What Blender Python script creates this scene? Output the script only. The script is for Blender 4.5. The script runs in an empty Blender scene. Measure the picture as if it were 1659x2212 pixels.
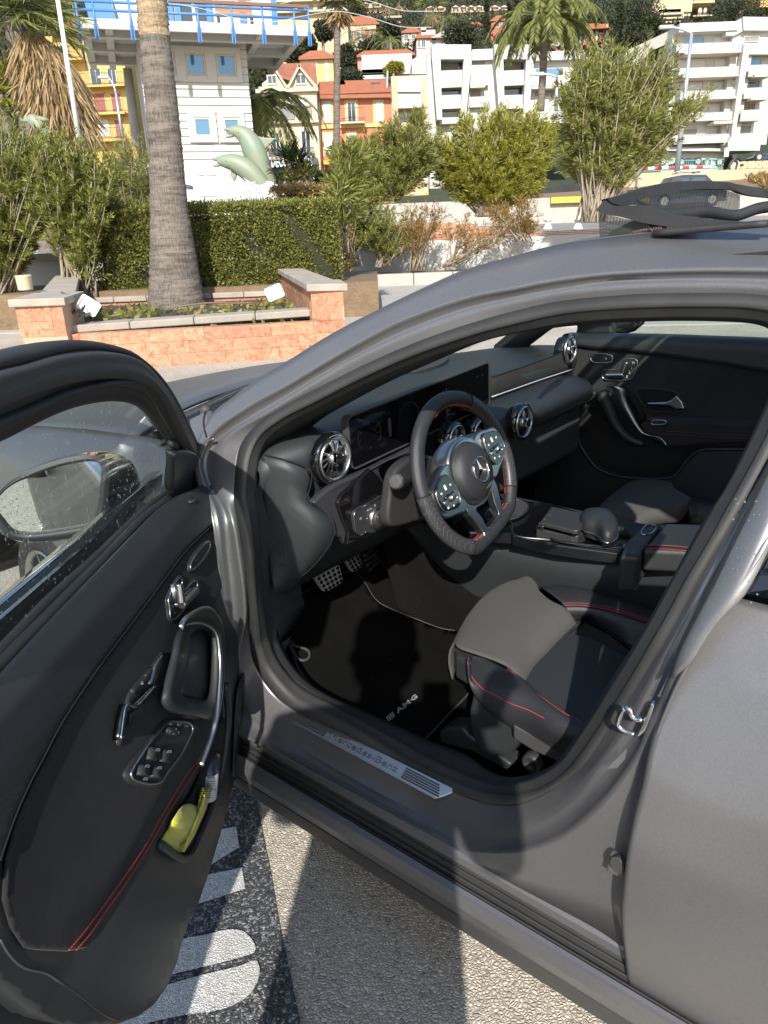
import bpy,bmesh,math,random
import numpy as np
from math import sin,cos,pi,radians,sqrt,atan2
from mathutils import Vector,Matrix
random.seed(7);np.random.seed(7)
scene=bpy.context.scene
COL=scene.collection
# -- camera
F0=1600.0;CX,CY=829.5,1106.0;H=1.42
def unit(v): v=np.array(v,float);return v/np.linalg.norm(v)
def ray0(u,v): return np.array([u-CX,-(v-CY),-F0])
_Z=unit(-ray0(989,5274));_Y=ray0(-1250,570);_Y=unit(_Y-_Y.dot(_Z)*_Z);_X=np.cross(_Y,_Z)
RC=np.array([_X,_Y,_Z])
_h=RC@np.array([0,0,-1.0]);PHI=atan2(_h[0],_h[1])
RZ=np.array([[cos(PHI),-sin(PHI),0],[sin(PHI),cos(PHI),0],[0,0,1.0]])
RW=RZ@RC
EYE=np.array([0,0,H])
cam_d=bpy.data.cameras.new('camera');cam=bpy.data.objects.new('camera',cam_d);COL.objects.link(cam)
m=Matrix([list(r) for r in RW]).to_4x4();m.translation=(0,0,H);cam.matrix_world=m
cam_d.sensor_fit='VERTICAL';cam_d.sensor_height=36.0;cam_d.sensor_width=27.0
cam_d.lens=36.0*F0/2212.0;cam_d.clip_start=0.02;cam_d.clip_end=3000
cam_d.dof.use_dof=False
scene.camera=cam
# -- sky and sun
SUN_AZ,SUN_EL=radians(4.8),radians(34.5)
world=bpy.data.worlds.new('World');scene.world=world;world.use_nodes=True
wn=world.node_tree.nodes;wl=world.node_tree.links
sky=wn.new('ShaderNodeTexSky');sky.sky_type='NISHITA';sky.sun_disc=False
sky.sun_elevation=SUN_EL;sky.air_density=1.0;sky.dust_density=1.0;sky.ozone_density=1.0
tx,ty=sin(SUN_AZ),cos(SUN_AZ)
sky.sun_rotation=atan2(-tx,-ty)
wl.new(sky.outputs[0],wn['Background'].inputs['Color']);wn['Background'].inputs['Strength'].default_value=0.145
sd=bpy.data.lights.new('sun','SUN');sun=bpy.data.objects.new('sun',sd);COL.objects.link(sun)
sd.energy=4.3;sd.angle=radians(0.55);sd.color=(1.0,0.955,0.885)
sun.rotation_euler=Vector((-tx*cos(SUN_EL),-ty*cos(SUN_EL),sin(SUN_EL))).to_track_quat('Z','Y').to_euler()
sun.location=(-5,-20,15)
scene.view_settings.view_transform='Standard';scene.view_settings.look='None'
scene.view_settings.exposure=0.62;scene.view_settings.gamma=1.0
scene.render.engine='CYCLES'
scene.cycles.max_bounces=8;scene.cycles.transparent_max_bounces=24
scene.cycles.sample_clamp_indirect=6.0;scene.cycles.caustics_reflective=False;scene.cycles.caustics_refractive=False
# -- pixels to points (729x... display grid of the photograph)
def T(r,c,*p): return [(553*c+x/3.0,553*r+y/3.0) for x,y in p]
def hitC(u,v,fn,t0=0.2,t1=6.0):
 d=RC@ray0(u,v)/F0;a=fn(EYE+d*t0);n=60;prev=t0
 for i in range(1,n+1):
  t=t0+(t1-t0)*i/n;b=fn(EYE+d*t)
  if (a < 0) != (b < 0):
   lo,hi=prev,t
   for _ in range(24):
    mm=(lo+hi)/2;c=fn(EYE+d*mm)
    if (c < 0) == (a < 0): lo=mm
    else: hi=mm
   return EYE+d*(lo+hi)/2
  a=b;prev=t
 return EYE+d*t1
def P(u,v,X=None,Y=None,Z=None):
 d=RC@ray0(u,v)
 t=X/d[0] if X is not None else (Y/d[1] if Y is not None else (Z-H)/d[2])
 return EYE+t*d
TW=None
def W(u,v,D):
 d=RW@ray0(u,v);e=EYE
 if TW:
  x_,y_,c_,s_=TW;e=np.array([x_+c_*(e[0]-x_)+s_*(e[1]-y_),y_-s_*(e[0]-x_)+c_*(e[1]-y_),H]);d=np.array([c_*d[0]+s_*d[1],-s_*d[0]+c_*d[1],d[2]])
 return e+d*((D-e[1])/d[1])
def WG(u,v,z=0.0):
 d=RW@ray0(u,v);return EYE+d*((z-H)/d[2])
def interp(x,xs,ys): return float(np.interp(x,xs,ys))
def side(z): return interp(z,[0.0,.19,.35,.6,.85,.95,1.05,1.15,1.25,1.32,1.37,1.395,1.41,1.42],
       [.90,.857,.855,.85,.875,.91,.965,1.03,1.09,1.135,1.18,1.23,1.33,1.6])
def PS(u,v,off=0.0): return hitC(u,v,lambda p: p[0]-side(p[2])-off)
# -- mesh helpers
def cr(pts,n,closed=False):
 P_=np.array(pts,float)
 if closed: P_=np.vstack([P_,P_[:1]])
 if len(P_) == 2:
  return [tuple(P_[0]+(P_[1]-P_[0])*i/(n-1)) for i in range(n)]
 m_=len(P_);out=[]
 def g(i):
  if closed: return P_[i % (m_-1)]
  if i < 0: return 2*P_[0]-P_[1]
  if i >= m_: return 2*P_[-1]-P_[-2]
  return P_[i]
 for i in range(m_-1):
  p0,p1,p2,p3=g(i-1),P_[i],P_[i+1],g(i+2)
  l0=max(np.linalg.norm(p1-p0),1e-6)**.5;l1=max(np.linalg.norm(p2-p1),1e-6)**.5;l2=max(np.linalg.norm(p3-p2),1e-6)**.5
  m1=(p2-p0)/(l0+l1)*l1 if False else l1*((p1-p0)/l0-(p2-p0)/(l0+l1)+(p2-p1)/l1)
  m2=l1*((p2-p1)/l1-(p3-p1)/(l1+l2)+(p3-p2)/l2)
  for k in range(12):
   s=k/12.0
   out.append(p1*(2*s**3-3*s**2+1)+m1*(s**3-2*s**2+s)+p2*(-2*s**3+3*s**2)+m2*(s**3-s**2))
 out.append(P_[-1]);out=np.array(out)
 L=np.concatenate([[0],np.cumsum(np.linalg.norm(np.diff(out,axis=0),axis=1))])
 q=np.linspace(0,L[-1],n+1 if closed else n)
 if closed: q=q[:-1]
 return [tuple(np.interp(x,L,out[:,j]) for j in range(out.shape[1])) for x in q]
CAR_BASE=np.array([1.76,0.70,0.0]);CAR=None
def new_obj(name,me,parent=None):
 o=bpy.data.objects.new(name,me);COL.objects.link(o)
 if parent is not None: o.parent=parent
 return o
def mesh(name,V,F,mat,smooth=False):
 me=bpy.data.meshes.new(name);me.from_pydata([tuple(map(float,v)) for v in V],[],[tuple(f) for f in F])
 me.materials.append(mat)
 if smooth: me.polygons.foreach_set('use_smooth',[True]*len(me.polygons))
 me.update();return me
def car(name,V,F,mat,parent=None,smooth=True,bevel=0,thick=0,sub=0,seg=2,angle=35,toff=-1):
 """a mesh given in the car's frame, child of the car (or of one of its parts)"""
 V=[np.array(v,float)-CAR_BASE for v in V]
 o=new_obj(name,mesh(name,V,F,mat,smooth),parent or CAR)
 mods(o,bevel,thick,sub,seg,angle,toff,smooth);return o
def mods(o,bevel=0,thick=0,sub=0,seg=2,angle=35,toff=-1,smooth=True):
 if thick:
  s=o.modifiers.new('solid','SOLIDIFY');s.thickness=thick;s.offset=toff
 if bevel:
  b=o.modifiers.new('bevel','BEVEL');b.width=bevel;b.segments=seg;b.limit_method='ANGLE';b.angle_limit=radians(angle);b.harden_normals=bool(smooth) and not sub
 if sub:
  s=o.modifiers.new('sub','SUBSURF');s.levels=sub;s.render_levels=sub
def wobj(name,V,F,mat,parent=None,base=None,smooth=False,**k):
 """a mesh in world coordinates; base = the object's origin (children use the parent's origin)"""
 b=np.array(base if base is not None else (ORG.get(parent.name) if parent is not None else (0,0,0)),float)
 me=mesh(name,[np.array(v,float)-b for v in V],F,mat,smooth)
 o=new_obj(name,me,parent)
 if parent is None: o.location=tuple(b)
 ORG[o.name]=b
 mods(o,smooth=smooth,**k);return o
ORG={}
def thing(name,base,label,cat,group=None):
 o=bpy.data.objects.new(name,None);COL.objects.link(o);o.location=tuple(map(float,base));o.empty_display_size=.2
 ORG[o.name]=np.array(base,float);o['label']=label;o['category']=cat
 if group: o['group']=group
 return o
def tag(o,label,cat,group=None):
 o['label']=label;o['category']=cat
 if group: o['group']=group
 return o
def struct(o): o['kind']='structure';return o
def stuff(o): o['kind']='stuff';return o
def merge(*parts):
 V,F=[],[]
 for v,f in parts:
  n=len(V);V += list(v);F += [tuple(i+n for i in q) for q in f]
 return V,F
def box(x0,x1,y0,y1,z0,z1):
 return [(x0,y0,z0),(x1,y0,z0),(x1,y1,z0),(x0,y1,z0),(x0,y0,z1),(x1,y0,z1),(x1,y1,z1),(x0,y1,z1)], \
  [(0,3,2,1),(4,5,6,7),(0,1,5,4),(1,2,6,5),(2,3,7,6),(3,0,4,7)]
def obox(c,a,b,n,la,lb,ln):
 """box centred on c spanned by half sizes along axes a, b, n"""
 c,a,b,n=[np.array(q,float) for q in (c,a,b,n)]
 V=[c+a*la*i+b*lb*j+n*ln*k for k in (-1,1) for (i,j) in ((-1,-1),(1,-1),(1,1),(-1,1))]
 return V,[(0,3,2,1),(4,5,6,7),(0,1,5,4),(1,2,6,5),(2,3,7,6),(3,0,4,7)]
def grid(rows,closed_v=False,closed_u=False):
 R_,C_=len(rows),len(rows[0]);V=[p for r in rows for p in r];F=[]
 for i in range(R_ if closed_u else R_-1):
  for j in range(C_ if closed_v else C_-1):
   F.append((i*C_+j,i*C_+(j+1) % C_,((i+1) % R_)*C_+(j+1) % C_,((i+1) % R_)*C_+j))
 return V,F
def tube(pts,r,seg=8,closed=False,caps=True):
 pts=[np.array(p,float) for p in pts];n=len(pts);rows=[]
 rr=r if hasattr(r,'__len__') else [r]*n
 up=np.array([0.0,0,1])
 prev=None
 for i,p in enumerate(pts):
  a=pts[(i-1) % n] if closed or i > 0 else p;b=pts[(i+1) % n] if closed or i < n-1 else p
  t=unit(b-a)
  if prev is None:
   s=np.cross(t,up)
   if np.linalg.norm(s) < 1e-3: s=np.cross(t,(1,0,0))
  else: s=prev-t*prev.dot(t)
  s=unit(s);prev=s;q=np.cross(t,s)
  rows.append([p+(s*cos(2*pi*k/seg)+q*sin(2*pi*k/seg))*rr[i] for k in range(seg)])
 V,F=grid(rows,closed_v=True,closed_u=closed)
 if caps and not closed:
  F.append(tuple(range(seg))[::-1]);F.append(tuple((n-1)*seg+k for k in range(seg)))
 return V,F
def ext(poly,vec):
 n=len(poly);poly=[np.array(p,float) for p in poly];vec=np.array(vec,float)
 V=poly+[p+vec for p in poly]
 return V,[tuple(range(n))[::-1],tuple(range(n,2*n))]+[(i,(i+1) % n,n+(i+1) % n,n+i) for i in range(n)]
def cyl(c,ax,r,h,seg=16,r2=None):
 """cylinder from c along unit axis ax"""
 c=np.array(c,float);ax=unit(ax);s=np.cross(ax,(0,0,1.0))
 if np.linalg.norm(s) < 1e-3: s=np.array([1.0,0,0])
 s=unit(s);q=np.cross(ax,s);r2=r if r2 is None else r2
 V=[c+(s*cos(2*pi*k/seg)+q*sin(2*pi*k/seg))*r for k in range(seg)]+[c+ax*h+(s*cos(2*pi*k/seg)+q*sin(2*pi*k/seg))*r2 for k in range(seg)]
 return V,[tuple(range(seg))[::-1],tuple(range(seg,2*seg))]+[(k,(k+1) % seg,seg+(k+1) % seg,seg+k) for k in range(seg)]
def lathe(c,ax,prof,seg=24,e1=None):
 """profile [(r, h)...] about axis ax at c"""
 c=np.array(c,float);ax=unit(ax);s=e1 if e1 is not None else np.cross(ax,(0,0,1.0))
 if np.linalg.norm(s) < 1e-3: s=np.array([1.0,0,0])
 s=unit(s);q=np.cross(ax,s)
 return grid([[c+ax*h+(s*cos(2*pi*k/seg)+q*sin(2*pi*k/seg))*max(r,1e-4) for k in range(seg)] for r,h in prof],closed_v=True)
def rrect(w,h,r,n=5):
 """rounded rectangle outline, centred"""
 out=[]
 for cx,cy,a0 in ((w/2-r,h/2-r,0),(-w/2+r,h/2-r,90),(-w/2+r,-h/2+r,180),(w/2-r,-h/2+r,270)):
  for k in range(n+1):
   a=radians(a0+90*k/n);out.append((cx+r*cos(a),cy+r*sin(a)))
 return out
def frame3(o,a,b):
 """returns f(x,y,h) mapping local plane coords to space; a, b axis vectors, third = a x b"""
 o=np.array(o,float);a=unit(a);b=np.array(b,float);b=unit(b-a*a.dot(b));n=np.cross(a,b)
 return lambda x,y,h=0.0: o+a*x+b*y+n*h
def plate(f,outline,h0,h1):
 """closed slab on frame f with 2D outline between heights h0, h1"""
 n=len(outline)
 V=[f(x,y,h0) for x,y in outline]+[f(x,y,h1) for x,y in outline]
 return V,[tuple(range(n))[::-1],tuple(range(n,2*n))]+[(i,(i+1) % n,n+(i+1) % n,n+i) for i in range(n)]
def ringplate(f,out,inn,h0,h1):
 n=len(out);V=[f(x,y,h0) for x,y in out]+[f(x,y,h1) for x,y in out]+[f(x,y,h1) for x,y in inn]+[f(x,y,h0) for x,y in inn];F=[]
 for k in range(4):
  for i in range(n):
   F.append((k*n+i,k*n+(i+1) % n,((k+1) % 4)*n+(i+1) % n,((k+1) % 4)*n+i))
 return V,F
def quad(p00,p10,p11,p01):
 p00,p10,p11,p01=[np.array(p,float) for p in (p00,p10,p11,p01)]
 n=unit(np.cross(p10-p00,p01-p00))
 return lambda s,t,h=0.0: (p00*(1-s)+p10*s)*(1-t)+(p01*(1-s)+p11*s)*t+n*h
_fonts={}
def text_vf(s,size=1.0,extrude=0.0,bold=False,spacing=1.0,res=2):
 """vertices and faces of a line of text in its own plane, centred"""
 cu=bpy.data.curves.new('t','FONT');cu.body=s;cu.size=size;cu.extrude=extrude;cu.align_x='CENTER';cu.align_y='CENTER'
 cu.resolution_u=res;cu.space_character=spacing
 if bold: cu.offset=size*.018
 o=bpy.data.objects.new('t',cu);COL.objects.link(o);dg=bpy.context.evaluated_depsgraph_get();dg.update()
 me=bpy.data.meshes.new_from_object(o.evaluated_get(dg));V=[tuple(v.co) for v in me.vertices];Fc=[tuple(p.vertices) for p in me.polygons]
 bpy.data.objects.remove(o);bpy.data.curves.remove(cu);bpy.data.meshes.remove(me)
 return V,Fc
def put(f,vf,dx=0,dy=0,dh=0.0,sx=1,sy=1,sh=1): return [f(x*sx+dx,y*sy+dy,z*sh+dh) for x,y,z in vf[0]],vf[1]
# -- materials
def mat(name,col,rough=.5,metal=0.0,spec=.5,noise=None,bump=None,coat=0,coat_r=.1,emit=None,speck=None,sheen=0,alpha=None,trans=0,speck_r=1):
 """noise=(scale, dark col, amount[, detail]); bump=(scale, strength, kind); speck=(scale, colour, threshold)"""
 m_=bpy.data.materials.new(name);m_.use_nodes=True;nt=m_.node_tree;n=nt.nodes;l=nt.links;b=n['Principled BSDF']
 b.inputs['Base Color'].default_value=(*col,1);b.inputs['Roughness'].default_value=rough;b.inputs['Metallic'].default_value=metal
 b.inputs['Specular IOR Level'].default_value=spec;b.inputs['Coat Weight'].default_value=coat;b.inputs['Coat Roughness'].default_value=coat_r
 if sheen: b.inputs['Sheen Weight'].default_value=sheen;b.inputs['Sheen Roughness'].default_value=.5
 if trans: b.inputs['Transmission Weight'].default_value=trans
 if emit: b.inputs['Emission Color'].default_value=(*emit[:3],1);b.inputs['Emission Strength'].default_value=emit[3]
 tc=n.new('ShaderNodeTexCoord');src=tc.outputs['Object']
 if noise:
  t=n.new('ShaderNodeTexNoise');t.inputs['Scale'].default_value=noise[0];t.inputs['Detail'].default_value=noise[3] if len(noise) > 3 else 5
  t.inputs['Roughness'].default_value=.6;l.new(src,t.inputs['Vector'])
  r=n.new('ShaderNodeValToRGB');r.color_ramp.elements[0].position=.5-.5*noise[2]*.6;r.color_ramp.elements[1].position=.5+.3*noise[2]
  r.color_ramp.elements[0].color=(*noise[1],1);r.color_ramp.elements[1].color=(*col,1)
  l.new(t.outputs[0],r.inputs[0]);cur=r.outputs[0]
 else: cur=None
 if speck:
  t=n.new('ShaderNodeTexVoronoi');t.inputs['Scale'].default_value=speck[0];t.inputs['Randomness'].default_value=speck_r;l.new(src,t.inputs['Vector'])
  r=n.new('ShaderNodeMath');r.operation='LESS_THAN';r.inputs[1].default_value=speck[2];l.new(t.outputs['Distance'],r.inputs[0])
  mx=n.new('ShaderNodeMix');mx.data_type='RGBA';l.new(r.outputs[0],mx.inputs[0])
  if cur: l.new(cur,mx.inputs[6])
  else: mx.inputs[6].default_value=(*col,1)
  mx.inputs[7].default_value=(*speck[1],1);cur=mx.outputs[2]
 if cur: l.new(cur,b.inputs['Base Color'])
 if bump:
  kind=bump[2] if len(bump) > 2 else 'noise'
  if kind == 'noise':
   t=n.new('ShaderNodeTexNoise');t.inputs['Scale'].default_value=bump[0];t.inputs['Detail'].default_value=3;o_=t.outputs[0]
  elif kind == 'cell':
   t=n.new('ShaderNodeTexVoronoi');t.inputs['Scale'].default_value=bump[0];o_=t.outputs['Distance']
  l.new(src,t.inputs['Vector'])
  bp=n.new('ShaderNodeBump');bp.inputs['Strength'].default_value=bump[1];bp.inputs['Distance'].default_value=bump[3] if len(bump) > 3 else .002
  l.new(o_,bp.inputs['Height']);l.new(bp.outputs[0],b.inputs['Normal'])
 return m_
def glass(name,tint,refl=1.0,rough=0.0,wet=False,op=0.0):
 m_=bpy.data.materials.new(name);m_.use_nodes=True;nt=m_.node_tree;n=nt.nodes;l=nt.links;n.remove(n['Principled BSDF'])
 tr=n.new('ShaderNodeBsdfTransparent');tr.inputs[0].default_value=(*tint,1)
 gl=n.new('ShaderNodeBsdfGlossy');gl.inputs['Roughness'].default_value=rough;gl.inputs[0].default_value=(1,1,1,1)
 fr=n.new('ShaderNodeLayerWeight');fr.inputs[0].default_value=.5
 pw=n.new('ShaderNodeMath');pw.operation='POWER';pw.inputs[1].default_value=5;l.new(fr.outputs['Facing'],pw.inputs[0])
 mm=n.new('ShaderNodeMath');mm.operation='MULTIPLY_ADD';mm.inputs[1].default_value=.9*refl;mm.inputs[2].default_value=.045*refl
 l.new(pw.outputs[0],mm.inputs[0]);mx=n.new('ShaderNodeMixShader')
 l.new(mm.outputs[0],mx.inputs[0]);l.new(tr.outputs[0],mx.inputs[1]);l.new(gl.outputs[0],mx.inputs[2])
 l.new(mx.outputs[0],n['Material Output'].inputs[0])
 return m_
# -- car materials
def paint_mat():
 m_=mat('satin_grey_paint',(.15,.142,.138),rough=.36,metal=.6,spec=.5,coat=.0)
 nt=m_.node_tree;n=nt.nodes;l=nt.links;b=n['Principled BSDF'];tc=n.new('ShaderNodeTexCoord')
 v=n.new('ShaderNodeTexVoronoi');v.inputs['Scale'].default_value=900;l.new(tc.outputs['Object'],v.inputs['Vector'])
 r=n.new('ShaderNodeValToRGB');r.color_ramp.elements[0].position=0;r.color_ramp.elements[0].color=(.165,.163,.166,1)
 r.color_ramp.elements[1].position=1;r.color_ramp.elements[1].color=(.215,.212,.215,1);l.new(v.outputs['Color'],r.inputs[0])
 l.new(r.outputs[0],b.inputs['Base Color'])
 bp=n.new('ShaderNodeBump');bp.inputs['Strength'].default_value=.03;bp.inputs['Distance'].default_value=.001;l.new(v.outputs['Color'],bp.inputs['Height']);l.new(bp.outputs[0],b.inputs['Normal'])
 t=n.new('ShaderNodeTexNoise');t.inputs['Scale'].default_value=6;t.inputs['Detail'].default_value=6;l.new(tc.outputs['Object'],t.inputs['Vector'])
 rr=n.new('ShaderNodeMapRange');rr.inputs[1].default_value=.35;rr.inputs[2].default_value=.7;rr.inputs[3].default_value=.33;rr.inputs[4].default_value=.43;l.new(t.outputs[0],rr.inputs[0]);l.new(rr.outputs[0],b.inputs['Roughness'])
 return m_
M={}
M['paint']=paint_mat()
M['rubber']=mat('black_rubber',(.028,.028,.028),rough=.62,noise=(14,(.02,.02,.02),.6),bump=(260,.25,'noise',.0012))
M['seal']=mat('weatherstrip_rubber',(.04,.04,.039),rough=.6,noise=(9,(.026,.026,.026),.6),bump=(420,.3,'noise',.001))
M['trimfab']=mat('ribbed_pillar_fabric',(.035,.035,.035),rough=.9,bump=(900,.5,'noise',.001))
M['leather']=mat('black_grained_leather',(.030,.031,.034),rough=.42,bump=(950,.5,'cell',.0007),noise=(5,(.024,.025,.028),.5))
M['softplastic']=mat('soft_black_plastic',(.026,.029,.031),rough=.48,bump=(1100,.3,'cell',.0005))
M['plastic']=mat('hard_black_plastic',(.028,.028,.029),rough=.5,bump=(600,.2,'noise',.001))
M['greyplastic']=mat('dark_grey_plastic',(.05,.049,.049),rough=.6,bump=(600,.3,'noise',.001))
M['suede']=mat('black_suede_cloth',(.042,.041,.040),rough=.95,spec=.1,sheen=.05,noise=(7,(.022,.021,.021),.9,6),bump=(700,.4,'noise',.001))
M['seatcloth']=mat('seat_suede_cloth',(.095,.093,.090),rough=.95,spec=.1,sheen=.04,noise=(5,(.075,.073,.070),.8),bump=(900,.5,'noise',.001))
M['carpet']=mat('black_carpet',(.020,.020,.020),rough=1.0,spec=.02,sheen=.0,noise=(400,(.004,.004,.004),1.2,3),bump=(500,1.0,'noise',.006))
M['velour']=mat('black_velour_mat',(.0105,.0105,.0105),rough=1.0,spec=.0,noise=(9,(.006,.006,.006),1,6),bump=(400,.5,'noise',.003),speck=(26,(.10,.10,.095),.035))
M['gloss']=mat('piano_black_trim',(.006,.006,.007),rough=.04,spec=.6,coat=1,coat_r=.03)
M['screen']=mat('switched_off_screen_glass',(.004,.004,.005),rough=.06,spec=.5)
M['screenmark']=mat('dim_display_graphics',(.03,.03,.033),rough=.2,emit=(.5,.52,.55,.012))
M['silver']=mat('satin_silver_trim',(.56,.56,.56),rough=.28,metal=1.0)
M['chrome']=mat('polished_chrome',(.75,.75,.76),rough=.09,metal=1.0)
M['alu']=mat('brushed_aluminium',(.74,.74,.74),rough=.42,metal=1.0,bump=(300,.1))
M['stitch']=mat('red_stitching_thread',(.42,.05,.045),rough=.7)
M['perf']=mat('perforated_black_leather',(.035,.035,.037),rough=.42,speck=(250,(.15,.15,.15),.26),speck_r=0)
M['carbon']=mat('textured_black_trim',(.03,.03,.033),rough=.42,speck=(430,(.050,.050,.056),.32),speck_r=0)
M['white']=mat('white_print',(.75,.75,.75),rough=.6)
M['greyprint']=mat('grey_print',(.2,.2,.21),rough=.6)
M['violet']=mat('pale_violet_trim_strip',(.50,.48,.60),rough=.3)
M['glass']=glass('green_tinted_car_glass',(.86,.91,.875),refl=1.0)
M['glassclear']=glass('pale_windscreen_glass',(.93,.965,.94),refl=1.0)
M['mirror']=mat('mirror_glass',(.85,.9,.88),rough=.0,metal=1.0)
M['pedal']=mat('brushed_steel_pedal_sunlit',(.66,.64,.60),rough=.4,metal=.35)  # lightened, less metallic base stands in for direct sun on the pedals
M['tyre']=mat('black_tyre_rubber',(.035,.034,.032),rough=.8,noise=(20,(.02,.02,.02),.5))
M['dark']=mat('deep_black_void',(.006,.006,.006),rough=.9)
M['yellow']=mat('yellow_microfibre_cloth',(.62,.60,.06),rough=.95,sheen=.3,bump=(500,.8,'noise',.003),noise=(14,(.54,.52,.05),.6))
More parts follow.
